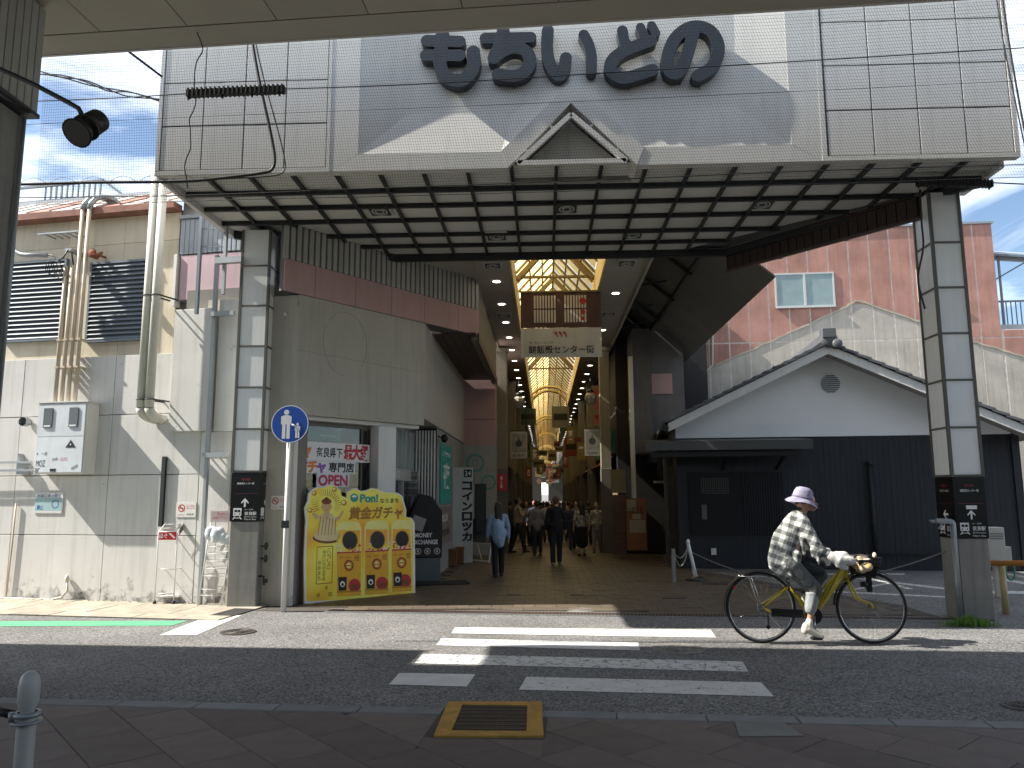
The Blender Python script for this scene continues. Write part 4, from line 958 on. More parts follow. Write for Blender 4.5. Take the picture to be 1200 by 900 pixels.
# blue round pedestrian sign --------------------------------------
bs = thing('pedestrian_sign', 'round blue sign with white adult and child beside the shop window', 'road sign', Fr(*WL.w if False else (0, 0)))
sY = 10.35; cx, cz = G.at(340, 497, sY); r = 22.5/900*sY
bs.location = (cx, sY, 0)
mm = MB(); mm.lathe([(0, -.012), (r, -.012), (r, .0), (0, .0)], (0, 0, cz), 40, 0, 'y', False); mm.build('disc_plate', [INKB], bs)
mm = MB(); ring(mm, 0, cz, r*.955, r*.995, -.0145, 0, 40); mm.build('rim', INKW, bs, recalc=False)
def figure(mb, x, z, s, y):
    disc(mb, x, z+s*.84, s*.10, y, 0, 14)
    mb.face([(x-s*.07, y-.0004, z+s*.73), (x+s*.07, y-.0004, z+s*.73), (x+s*.2, y-.0004, z+s*.68), (x+s*.2, y-.0004, z+s*.38), (x-s*.2, y-.0004, z+s*.38), (x-s*.2, y-.0004, z+s*.68)][::-1], 0)
    for q in ((-.2, -.145, .40, .18), (.145, .2, .40, .18)):
        mb.face([(x+s*q[0], y-.0006, z+s*q[2]), (x+s*q[1], y-.0006, z+s*q[2]), (x+s*q[1], y-.0006, z+s*(.42)), (x+s*q[0], y-.0006, z+s*.42)], 0)
    for a, b in ((-.15, -.02), (.02, .15)): mb.face([(x+s*a, y-.0008, z-s*.16), (x+s*b, y-.0008, z-s*.16), (x+s*b, y-.0008, z+s*.4), (x+s*a, y-.0008, z+s*.4)], 0)
mm = MB(); figure(mm, -.05, cz-r*.55, r*1.40, -.0142); figure(mm, r*.42, cz-r*.62, r*.72, -.0143); mm.tube([(r*.12, -.016, cz-r*.02), (r*.33, -.016, cz-r*.12)], .012, 4); mm.build('symbol', INKW, bs, recalc=False)
mm = MB(); xb_s = G.at(331, 600, sY)[0]-cx; mm.cyl((-.02, .06, 0), .036, cz-r*.6, 14); mm.cyl((-.02, .06, cz-r*.6), .025, r*1.2, 12); mm.build('post', WHITE, bs)
mm = MB(); mm.box(-.07, .03, .0, .015, 1.1, 1.2); mm.box(-.072, -.035, .015, .12, 1.13, 1.16); mm.build('clamp', DKBEAM, bs)

# ------------------------------------------------------------ corner shop at the mouth of the arcade
SH = Fr(*WL.w if False else (0, 0))
c0 = WL.o + WL.X*xe; SH = Fr(c0.x, c0.y, 53.1)
shop = thing('corner_shop', 'cream corner shop with pink band and glass front at the arcade mouth', 'shop', SH)
tx = lambda px, py=400: SH.at(px, py)[0]
zb_, zc_, zp_, zt_ = 2.70, 4.47, 4.95, 5.62
tc_ = tx(498); te = tx(560)
m_ = MB(); m_.prism([(0.0, 0.0), (tc_, 0.0), (tc_, 3.0), (0.0, 1.4)], zb_, zc_, 'z'); m_.build('upper_wall', CREAMW, shop)
m_ = MB(); m_.prism([(-.30, -0.012), (te, -0.012), (te, .35), (0.0, .35), (0.0, .08), (-.30, .08)], zc_+.004, zt_, 'z'); m_.build('band_core', mat('seam_grey', (0.1, 0.1, 0.1), 0.6), shop)
pxs = [-.30] + [tx(p, 360) for p in (367, 415, 457, 496, 536)] + [te]
for a, b_ in zip(pxs, pxs[1:]):
    mm = MB(); mm.box(a+.004, b_-.004, -.035, -.014, zc_, zp_-.004); mm.build('pink_panel', PINK, shop)
n = 36; w = te/n; mm = MB(); mm.box(0.004, w-.02, -.04, -.014, zp_, zt_); r0 = mm.build('corrugated_rib', CORR, shop, bevel=.008); r0.location = (0, 0, 0)
for i in list(range(-3, 0))+list(range(1, n)): inst(r0, (i*w, 0, 0), shop)
# faint ring and anchor stains left by an old round sign
mm = MB(); cx, cz = SH.at(405, 403); pts = [(cx+.42*math.cos(a), -.0015, cz+.5*math.sin(a)) for a in [R_(-40+i*12) for i in range(16)]]
for a, b_ in zip(pts, pts[1:]): mm.beam(a, b_, .006, .003, up=(0, 1, 0))
mm.build('ghost_ring', mat('old_glue', (0.29, 0.27, 0.23), 0.9), shop); mm = MB()
pts = [(cx+.42*math.cos(a), -.0015, cz+.5*math.sin(a)) for a in [R_(150+i*9) for i in range(14)]]
for a, b_ in zip(pts, pts[1:]): mm.beam(a, b_, .004, .003, up=(0, 1, 0))
mm.build('ghost_ring', mat('old_glue', (0.29, 0.27, 0.23), 0.9), shop)
for px, py in ((350, 356), (411, 370), (466, 381), (336, 368), (403, 402), (395, 402)):
    x, z = SH.at(px, py); mm = MB(); mm.lathe([(0, -.02), (.02, -.02), (.035, -.006), (.035, 0)], (x, 0, z), 10, 0, 'y'); mm.build('anchor_plug', mat('plug_grey', (0.45, 0.43, 0.38), 0.8), shop)
x0, z0 = SH.at(318, 403); x1, z1 = SH.at(452, 424); mm = MB(); mm.beam((0.0, -.001, 3.64), (tc_-.1, -.001, 3.60), .006, .004, up=(0, 1, 0)); mm.build('crack_line', mat('old_glue', (0.29, 0.27, 0.23), 0.9), shop)
# ground floor: set-back glass, columns, doors
m_ = MB(); m_.prism([(0.02, 0.10), (tc_-.02, 0.10), (tc_-.02, 2.95), (0.02, 1.4)], zb_-.06, zb_-.002, 'z'); m_.build('ceiling', SOFFIT, shop)
yg = 0.30
CLEAR = mat('clear_shop_glass', (0.9, 0.93, 0.92), 0.02, var=0.0, rnd=0, spec=0.5); CLEAR.node_tree.nodes['Principled BSDF'].inputs['Transmission Weight'].default_value = 1.0; CLEAR.node_tree.nodes['Principled BSDF'].inputs['IOR'].default_value = 1.5
random.seed(8)
cvt = thing('capsule_machines', 'rows of white capsule toy machines inside the shop window', 'vending machines', SH)
for r_ in range(4):
    for c_ in range(4):
        x = .16+c_*.40; z = .12+r_*.52; m_ = MB(); m_.box(x, x+.34, .55, .85, z, z+.48, 0); m_.box(x+.04, x+.30, .545, .549, z+.22, z+.44, 1+(r_*3+c_*2) % 4); disc(m_, x+.17, z+.11, .06, .546, 5, 14); rect(m_, x+.05, x+.12, z+.03, z+.08, .546, 2)
        o = m_.build('machine', [mat('mach_white', (.4, .4, .38), .4), mat('card_a', (.1, .25, .2), .5, var=.7, scale=14), mat('card_b', (.35, .3, .1), .5, var=.7, scale=14), mat('card_c', (.3, .08, .08), .5, var=.7, scale=14), mat('card_d', (.1, .15, .35), .5, var=.7, scale=14), DKBEAM], cvt, recalc=False)
gx0, gx1 = SH.at(346, 560, yg)[0], SH.at(438, 560, yg)[0]
win = thing
m_ = MB(); e = .05
m_.box(gx0, gx1, yg-.04, yg+.04, .02, .12); m_.box(gx0, gx1, yg-.04, yg+.04, zb_-.12, zb_-.062); m_.box(gx0, gx0+e, yg-.04, yg+.04, .121, zb_-.121); m_.box(gx1-.12, gx1, yg-.04, yg+.04, .121, zb_-.121); m_.box(gx1-.30, gx1-.27, yg-.03, yg+.03, .121, zb_-.121)
wf = m_.build('shop_window', FRAMED, shop)
for a, b_ in ((gx0+e, gx1-.30), (gx1-.27, gx1-.12)):
    mm = MB(); mm.box(a+.001, b_-.001, yg-.005, yg+.005, .122, zb_-.122); mm.build('pane', CLEAR, wf)
cl0, cl1 = SH.at(440, 560, .12)[0], SH.at(461, 560, .12)[0]
m_ = MB(); m_.box(cl0, cl1, .06, .36, 0, zb_-.061); m_.build('white_column', WHITE, shop, bevel=.01)
m_ = MB(); m_.box(0.0, 0.06, -.0, 1.2, 0, zb_-.003); m_.build('side_cheek', WALLW, shop)
pA = SH.o+SH.X*(cl1+.01)+SH.Y*.14; pB = Vector((-2.44, 14.55, 0)); dd_ = pB-pA
DR = Fr(pA.x, pA.y, math.degrees(math.atan2(dd_.y, dd_.x))); dx0, dx1 = 0.0, dd_.length; yd = 0.06
door = thing('shop_door', 'grey framed glass door bay set back beside the white column', 'door', DR)
for q in ((dx0, dx1, yd-.05, yd+.05, 1.78, 1.98), (dx0, dx0+.05, yd-.05, yd+.05, 0, 1.779), (dx1-.05, dx1, yd-.05, yd+.05, 0, 1.779), (dx0+.9, dx0+.95, yd-.05, yd+.05, 0, 1.779)):
    m_ = MB(); m_.box(*q); m_.build('frame_member', FRAMEA, door)
for k in range(6): x = dx0+.01+(dx1-dx0-.05)*k/5; m_ = MB(); m_.box(x, x+.04, yd-.04, yd+.04, 1.981, 2.70); m_.build('mullion', FRAMEA, door)
m_ = MB(); m_.box(dx0+.05, dx1-.05, yd-.004, yd+.006, 0.01, 1.779); m_.build('door_glass', GLASS, door)
m_ = MB(); m_.box(dx0+.05, dx1-.04, yd+.01, yd+.02, 1.981, 2.69); m_.build('transom_glass', WGLASS, door)
m_ = MB(); m_.box(dx0+.3, dx0+.55, yd-.056, yd-.051, 1.83, 1.93); put_text(m_, 'AUTO', dx0+.33, dx0+.52, 1.85, 1.91, yd-.0575, 1); m_.build('door_label', [INKW, INKK], door, recalc=False)
mm = MB(); mm.box(.07, tc_-.05, .9, .95, .02, zb_-.07); mm.build('inner_wall', mat('dim_inner', (0.09, 0.085, 0.07), 0.9), shop)

# window stickers and posters in the shop window (flat prints)
def win_sign(label, px0, px1, py0, py1, txts, name='window_sign'):
    x0, z1 = SH.at(px0, (py0), yg-.05); x1, z0 = SH.at(px1, py1, yg-.05)
    za = (SH.at(px0, py0, yg-.05)[1]+SH.at(px1, py0, yg-.05)[1])/2; zb2 = (SH.at(px0, py1, yg-.05)[1]+SH.at(px1, py1, yg-.05)[1])/2
    m_ = MB(); m_.box(x0, x1, yg-.052, yg-.045, zb2, za, 0); w = x1-x0; h = za-zb2
    for (s, u0, u1, v0, v1, mi, bd) in txts: put_text(m_, s, x0+w*u0, x0+w*u1, zb2+h*v0, zb2+h*v1, yg-.0535, mi, bd)
    o = m_.build(name, [INKW, INKK, INKR, INKP, INKO, INKV, INKG, INKB], recalc=False); return tag(o, label, 'sign', SH)
win_sign('upper window strip sign reading Nara prefecture largest class', 344, 433, 519, 541, [('チャ', .02, .22, .12, .95, 4, .05), ('奈良県下', .28, .62, .2, .75, 1, .02), ('最大級', .64, .99, .08, .98, 2, .07)])
win_sign('window strip sign with rainbow gacha lettering and black shop lettering', 346, 416, 540, 555, [('ガ', .02, .20, .02, .98, 3, .06), ('チ', .19, .36, .02, .98, 4, .06), ('ャ', .34, .50, .02, .85, 5, .06), ('専門店', .54, .98, .1, .9, 1, .03)])
win_sign('white window sign with OPEN in red letters', 371, 409, 555, 571, [('OPEN', .05, .95, .08, .92, 3, .04)])
x0, z1 = SH.at(352, 489, yg-.05); x1, z0 = SH.at(404, 517, yg-.05)
m_ = MB(); m_.box(x0, x1, yg+.06, yg+.065, z0, z1-.03, 0); put_text(m_, 'GACHA', x0+.45, x1-.1, z0+.06, z0+.09, yg+.0585, 1); o = m_.build('window_banner', [mat('dull_teal', (0.03, 0.12, 0.09), 0.6), INKW], recalc=False); tag(o, 'teal banner high behind the shop window', 'banner', SH)

# wall along the arcade, brown overhang and pink end wall
wc = SH.o + SH.X*tc_; we = SH.o + SH.X*te
YE = 19.6
AW = Fr(wc.x, wc.y, 90)      # local x runs along the arcade, local y points left (into the wall)
L2 = YE-wc.y
aw = thing('arcade_side_shop', 'shop side wall along the left of the arcade with pink end block', 'shop', AW)
m_ = MB(); m_.box(0.001, L2, 0.0, 3, 2.82, zc_); m_.build('upper_wall', CREAMW, aw)
m_ = MB(); m_.box(0.8, L2-.02, -(we.x-wc.x)+.02, -.003, zc_-.02, zc_); 
m_.build('overhang_soffit', BROWN, aw)
dxo = we.x-wc.x
for k in range(1, 5):
    mm = MB(); y = -dxo*k/5; mm.box(1.0, L2-.1, y-.008, y+.008, zc_-.028, zc_-.021); mm.build('soffit_batten', mat('brown_dark', (0.03, 0.02, 0.018), 0.6), aw)
m_ = MB(); m_.box(we.y-wc.y-.0, L2, -dxo, -dxo+.12, zc_-.10, zt_); m_.build('overhang_side', mat('overhang_grey', (0.24, 0.23, 0.2), 0.7, streak=.3), aw)
m_ = MB(); m_.box(we.y-wc.y-.1, L2, -dxo-.03, -dxo-.003, zc_-.14, zc_+.03); m_.build('overhang_rim', BROWN, aw)
m_ = MB(); m_.box(L2, L2+2.5, -.79, 2, 2.78, zc_-.02); m_.build('end_block_upper', PINK, aw)
mm = MB(); mm.box(L2-.004, L2-.001, -.79, 2, 3.42, 3.435); mm.build('panel_joint', BROWN, aw)
m_ = MB(); m_.box(L2+.001, L2+2.5, -.79, 2, 0, 2.779); m_.build('end_block_lower', mat('end_white', (0.33, 0.33, 0.31), 0.7, streak=.1), aw)
m_ = MB(); m_.box(14.64-wc.y, L2, .03, 3, 0, 2.819); m_.build('ground_floor_wall', mat('gf_wall', (0.26, 0.26, 0.25), 0.7, streak=.1), aw)
# white slats beside the door, facing the street
SLF = Fr(-2.44, 14.56); sw = thing('slatted_screen', 'narrow white vertical slats on black between shop door and poster wall', 'screen', SLF)
mm = MB(); mm.box(0, .029, -.05, 0, 0.02, 2.74); s0 = mm.build('slat', WHITE, sw); s0.location = (.01, 0, 0)
for i in range(1, 7): inst(s0, (.01+i*.057, 0, 0), sw)
mm = MB(); mm.box(0, .40, .002, .05, 0, 2.78); mm.build('slat_backing', SIGNK, sw)
# turquoise poster and pictures on the side wall, rings on the end wall
def side_panel(label, x0, x1, z0, z1, base, draws, cat='poster', name='poster'):
    m_ = MB(); m_.box(x0, x1, .0, .025, z0, z1, 0)
    for (s, a, b_, c, d, mi, vert) in draws: put_text(m_, s, x0+(x1-x0)*a, x0+(x1-x0)*b_, z0+(z1-z0)*c, z0+(z1-z0)*d, -.0015, mi, .02, vertical=vert)
    o = m_.build(name, [base, INKW, INKK], recalc=False); return tag(o, label, cat, AW)
side_panel('tall turquoise poster on the side wall of the shop', 2.2, 4.0, 1.35, 2.55, INKG, [('ご案内', .15, .85, .8, .88, 1, False), ('夜', .2, .8, .25, .7, 1, False)])
side_panel('grey picture poster under the turquoise poster', 2.2, 4.0, .55, 1.28, mat('dim_print', (0.2, 0.17, 0.16), 0.6, var=.5, scale=6), [('定休日', .1, .6, .6, .8, 1, False), ('営業', .15, .8, .2, .4, 2, False)])
m_ = MB(); rr = [(-.35, 2.28, .27), (.28, 1.72, .22)]
EW = Fr(wc.x-.0, YE, 0)
m_ = MB()
for x, z, r in ((.28, 2.32, .24), (.62, 1.83, .19)):
    ring(m_, x, z, r*.72, r, -.004, 0, 32); ring(m_, x, z, r*.25, r*.33, -.004, 0, 20)
o = m_.build('ring_emblem', mat('ink_green_ring', (0.12, 0.3, 0.25), 0.6), recalc=False); tag(o, 'two pale green ring emblems on the white end wall', 'emblem', EW)
# ------------------------------------------------------------ arcade roof and interior
YA = 12.34
AR = Fr(0, YA, 0)
ar = thing('arcade_roof', 'long arcade ceiling with glowing yellow gabled skylight and downlights', 'arcade roof', AR)
LEN = 150.0
CEIL = mat('ceiling_grey', (0.40, 0.385, 0.33), 0.6, var=0.06, rnd=0.04)
YEL = bpy.data.materials.new('amber_skylight'); YEL.use_nodes = True
t = YEL.node_tree; t.nodes.clear(); o_ = nd(t, 'ShaderNodeOutputMaterial'); tr = nd(t, 'ShaderNodeBsdfTranslucent'); df = nd(t, 'ShaderNodeBsdfDiffuse'); ms = nd(t, 'ShaderNodeMixShader')
co = nd(t, 'ShaderNodeTexCoord'); no = nd(t, 'ShaderNodeTexNoise'); no.inputs['Scale'].default_value = 1.3; no.inputs['Detail'].default_value = 5; t.links.new(co.outputs['Object'], no.inputs[0])
rp = nd(t, 'ShaderNodeValToRGB'); rp.color_ramp.elements[0].color = (0.62, 0.40, 0.12, 1); rp.color_ramp.elements[1].color = (0.92, 0.72, 0.34, 1); rp.color_ramp.elements[0].position = .3; rp.color_ramp.elements[1].position = .6
t.links.new(no.outputs['Fac'], rp.inputs[0]); t.links.new(rp.outputs[0], tr.inputs[0]); t.links.new(rp.outputs[0], df.inputs[0]); ms.inputs[0].default_value = 0.15
t.links.new(tr.outputs[0], ms.inputs[1]); t.links.new(df.outputs[0], ms.inputs[2]); t.links.new(ms.outputs[0], o_.inputs[0])
RAF = mat('tan_rafter', (0.20, 0.15, 0.075), 0.5, var=0.1)
WELL = mat('well_cream', (0.72, 0.58, 0.30), 0.5, var=0.08, streak=0.1)
xl0, xl1, xr0, xr1, zc = -1.2, -.57, 1.11, 1.82, 5.5
for (a, b_) in ((xl0, xl1), (xr0, xr1)):
    y = 0.0
    for k in range(14):
        mm = MB(); mm.box(a+.003, b_-.003, y+.003, y+1.497, zc, zc+.03); mm.build('ceiling_panel', CEIL, ar); y += 1.5
    mm = MB(); mm.box(a+.003, b_-.003, y, LEN, zc, zc+.03); mm.build('far_ceiling', CEIL, ar)
m_ = MB()
m_.box(xl0-.03, xl0-.001, 0, LEN, zc-.04, zc+.5); m_.box(xr1+.001, xr1+.05, 0, LEN, zc-.06, zc+1.0)
m_.build('eave_rim', CEIL, ar)
mm = MB(); mm.box(xl0, xl1, 0, LEN, zc+.05, zc+.5); mm.box(xr0, xr1, 0, LEN, zc+.05, zc+.5); mm.build('gutter_void', mat('void_grey', (0.05, 0.05, 0.05), .9), ar)
ZB, ZA, XM = 6.05, 6.95, (xl1+xr0)/2
for x, e in ((xl1, 1), (xr0, -1)):
    y = 0
    for k in range(10):
        mm = MB(); mm.box(min(x, x+e*.03), max(x, x+e*.03), y+.004, y+2.996, zc+.0, ZB); mm.build('well_panel', WELL, ar); y += 3
    mm = MB(); mm.box(min(x, x+e*.03), max(x, x+e*.03), y, LEN, zc, ZB); mm.build('far_well_panel', WELL, ar)
# rafters and panes
sp = .75; nb = 24
pm = MB(); v = Vector((XM-xl1-.03, 0, ZA-ZB))
raf = MB(); raf.beam((xl1+.03, 0, ZB), (XM, 0, ZA), .04, .07, up=(0, 1, 0)); raf.beam((XM, 0, ZA), (xr0-.03, 0, ZB), .04, .07, up=(0, 1, 0)); rf = raf.build('rafter', RAF, ar); rf.location = (0, .02, 0)
port = MB(); port.beam((xl1+.03, 0, ZB-.05), (XM, 0, ZA-.08), .10, .12, up=(0, 1, 0)); port.beam((XM, 0, ZA-.08), (xr0-.03, 0, ZB-.05), .10, .12, up=(0, 1, 0)); port.beam((xl1+.03, 0, ZB-.0), (xr0-.03, 0, ZB-.0), .05, .06, up=(0, 1, 0)); pf = port.build('portal_truss', RAF, ar); pf.location = (0, .35, 0)
pns = []
for sgn in (-1, 1):
    for r in (0, 1, 2):
        f0, f1 = r/3, (r+1)/3; xa_, xb_ = (XM-(XM-xl1-.03)*(1-f0)*1.0, XM-(XM-xl1-.03)*(1-f1)) if sgn < 0 else (XM+(xr0-.03-XM)*(1-f0), XM+(xr0-.03-XM)*(1-f1))
        za, zb = ZB+(ZA-ZB)*f0+.06, ZB+(ZA-ZB)*f1+.06
        mm = MB(); mm.face([(xa_, .02, za), (xb_, .02, zb), (xb_, sp-.02, zb), (xa_, sp-.02, za)]); pns.append(mm.build('skylight_pane', YEL, ar, recalc=False))
for k in range(nb):
    if k: inst(rf, (0, .02+k*sp, 0), ar)
    if k and k % 4 == 0: inst(pf, (0, .35+k*sp, 0), ar)
    for pnl in pns:
        if k: inst(pnl, (0, k*sp, 0), ar)
mm = MB()
for k in range(nb, int(LEN/sp)):
    y = .02+k*sp
    mm.beam((xl1+.03, y, ZB), (XM, y, ZA), .04, .07, up=(0, 1, 0)); mm.beam((XM, y, ZA), (xr0-.03, y, ZB), .04, .07, up=(0, 1, 0))
o = mm.build('far_rafters', RAF, ar); o['kind'] = 'stuff'
mm = MB()
for s_ in (xl1+.03, xr0-.03):
    y = nb*sp; mm.face([(s_, y, ZB+.06), (XM, y, ZA+.06), (XM, LEN, ZA+.06), (s_, LEN, ZB+.06)])
mm.build('far_skylight', YEL, ar, recalc=False)
mm = MB(); mm.beam((XM, 0, ZA-.0), (XM, LEN, ZA-.0), .05, .05)
for f in (1/3, 2/3):
    for s_ in (-1, 1): x = XM+s_*(xr0-.03-XM)*(1-f); mm.beam((x, 0, ZB+(ZA-ZB)*f+.02), (x, LEN, ZB+(ZA-ZB)*f+.02), .035, .04)
mm.build('purlins', RAF, ar)
# arches across the skylight further in
for yy in (22.5, 36, 50, 66, 84, 104):
    mm = MB()
    for (dy, r0) in ((0, 0), (.7, .1)):
        pts = [(XM+(.92-r0)*math.cos(a), yy+dy, 5.62+(.75-r0)*math.sin(a)) for a in [math.pi*k/14 for k in range(15)]]
        for a, b_ in zip(pts, pts[1:]): mm.beam(a, b_, .5, .07, up=(0, 0, 1))
    mm.build('arch_rib', WELL, ar)
# downlights
LAMP = mat('lamp_glow', (0.9, 0.9, 0.85), 0.5, emit=((1.0, 0.93, 0.75), 5.0))
def downl(x, y):
    mm = MB(); mm.lathe([(.0, -.006), (.075, -.006)], (0, 0, 0), 14, 0); mm.lathe([(.075, -.008), (.10, -.014), (.115, -.004), (.115, 0)], (0, 0, 0), 14, 1); o = mm.build('downlight', [LAMP, WHITE], ar, recalc=False); o.location = (x, y-YA, zc-.002); return o
d0 = None
for L in (((527, 332), (582, 359), (593, 400)),): pass
left = [12.95+.0, 15.3, 17.9, 21.4, 23.5, 26]
right = [16.2, 18.4, 20.6, 23.6, 25.6, 28.2]
ll = [G.atz(p, q, zc)[1] for p, q in ((527, 332), (582, 359), (593, 400))]
y = 14.0
d0 = downl(-.86, 14.0)
for k in range(1, 44): inst(d0, (-.86, 14.0-YA+k*1.75, zc-.002), ar)
for k in range(0, 44): inst(d0, (1.46, 15.0-YA+k*1.75, zc-.002), ar)
for x, y in ((-.86, 12.9), (1.46, 12.9), (-.86, 16.7), (1.46, 16.7)):
    mm = MB(); square_vent(mm, 0, 0, 0, .16, .16); o = mm.build('ceiling_vent', vm_, ar); o.location = (x, y-YA, zc-.003)
# low ceiling triangle between the shop band and the arcade ceiling
lc = MB(); s0 = SH.o+SH.X*tx(430); s1 = SH.o+SH.X*te
lc.prism([(s0.x-.2, YA), (xl0-.035, YA), (xl0-.035, s1.y+1.2), (s1.x-.02, s1.y)], 5.53, 5.58, 'z'); o = lc.build('entrance_ceiling', CEIL); tag(o, 'beige ceiling wedge between the pink banded shop and arcade ceiling', 'ceiling')

# banner across the arcade
YBn = 14.6; bx0, bz1 = G.at(610, 342, YBn); bx1, bz0 = G.at(705.5, 418, YBn); bzm = G.at(650, 384, YBn)[1]
bn = thing('arcade_banner', 'brown and white cloth banner hanging across the arcade with black kanji', 'banner', Fr(0, YBn))
CLOTH = [mat('brown_cloth', (0.075, 0.042, 0.038), 0.85, var=.12), mat('white_cloth', (0.44, 0.42, 0.38), 0.85, var=.08, streak=.15), mat('lattice_white', (0.48, 0.45, 0.42), 0.8), INKK, mat('ink_logo_red', (0.3, 0.02, 0.03), 0.6)]
def wavy(mb, x0, x1, z0, z1, m, y=0):
    n = 24; P = []
    for i in range(n+1):
        for z in (z0, z1): P.append((x0+(x1-x0)*i/n, y+.012*math.sin(i*.9)+.012, z))
    mb.idx(P, [(2*i, 2*i+2, 2*i+3, 2*i+1) for i in range(n)], m, True)
m_ = MB(); wavy(m_, bx0, bx1, bzm, bz1, 0)
w = bx1-bx0; h = bz1-bzm
for gx in (.165, .545):
    for k in range(8):
        for (a, b_) in ((.14, .49), (.53, .88)): x = bx0+w*(gx+.285*k/8); rect(m_, x, x+w*.022, bzm+h*a, bzm+h*b_, -.008, 2)
for (u, v, r) in ((.775, .72, .055), (.775, .42, .04), (.775, .24, .03)):
    disc(m_, bx0+w*u, bzm+h*v, w*r*.8, -.0085-.0003*u, 4, 12); 
m_.build('brown_cloth', CLOTH, bn, recalc=False)
m_ = MB(); wavy(m_, bx0, bx1, bz0, bzm-.003, 1); h = bzm-bz0
for k in range(3):
    x = bx0+w*(.42+.055*k); z = bz0+h*.76
    m_.face([(x-.02, -.008, z+h*.09), (x+.01, -.008, z+h*.11), (x+.045, -.008, z+h*.07), (x+.065, -.008, z-h*.08), (x+.05, -.008, z-h*.09), (x+.03, -.008, z+.0), (x+.005, -.008, z+h*.045)], 4)
put_text(m_, 'もちいどの', bx0+w*.1, bx0+w*.4, bz0+h*.46, bz0+h*.54, -.008, 3); put_text(m_, '餅飯殿センター街', bx0+w*.095, bx0+w*.905, bz0+h*.12, bz0+h*.40, -.008, 3, .015)
m_.build('white_cloth', CLOTH, bn, recalc=False)
m_ = MB(); m_.beam((bx0-.02, .01, bz1), (bx1+.02, .01, bz1), .03, .03); m_.tube([(bx0+.1, .01, bz1), (xl1+.1, .01, ZB)], .004, 4); m_.tube([(bx1-.1, .01, bz1), (xr0-.1, .01, ZB)], .004, 4); m_.build('hanging_rod', RAF, bn)

# piers along the arcade
prs = {}
def pier(x0, x1, y, label, red=False):
    t = thing('arcade_pier', label, 'pier', Fr((x0+x1)/2, y), None); w = (x1-x0)/2
    m_ = MB(); m_.box(-w, w, 0, .3, 2.2, zc-.05); m_.build('upper_shaft', CREAMC, t, bevel=.01)
    m_ = MB(); m_.box(-w-.01, w+.01, -.01, .31, 0, 2.198); m_.build('lower_cladding', mat('pier_stone', (0.13, 0.12, 0.10), .6, streak=.2), t, bevel=.01)
    m_ = MB(); m_.box(-w-.03, w+.03, -.03, .33, zc-.16, zc-.052); m_.build('capital', CREAMC, t)
    return t
names = {0: ('first cream pier on the left of the arcade behind the pink wall', 'first cream pier on the right of the arcade beside the dark alley')}
for k in range(8):
    y = 20.4+k*6.2
    pier(-1.28, -.98, y, names[0][0] if k == 0 else 'left arcade pier number %s back from the street' % ['', 'two', 'three', 'four', 'five', 'six', 'seven', 'eight'][k])['group'] = 'cream piers along the arcade'
    pier(1.50, 1.77, y, names[0][1] if k == 0 else 'right arcade pier number %s back from the street' % ['', 'two', 'three', 'four', 'five', 'six', 'seven', 'eight'][k])['group'] = 'cream piers along the arcade'
m_ = MB(); m_.box(-.13, .13, -.03, 0, 1.62, 2.05, 0); put_text(m_, '消火器', -.03, .03, 1.68, 2.0, -.0315, 1, .02, vertical=True); o = m_.build('extinguisher_sign', [INKR, INKW], recalc=False); tag(o, 'small red fire extinguisher sign plate on the first left pier', 'sign', Fr(-1.13, 20.36))
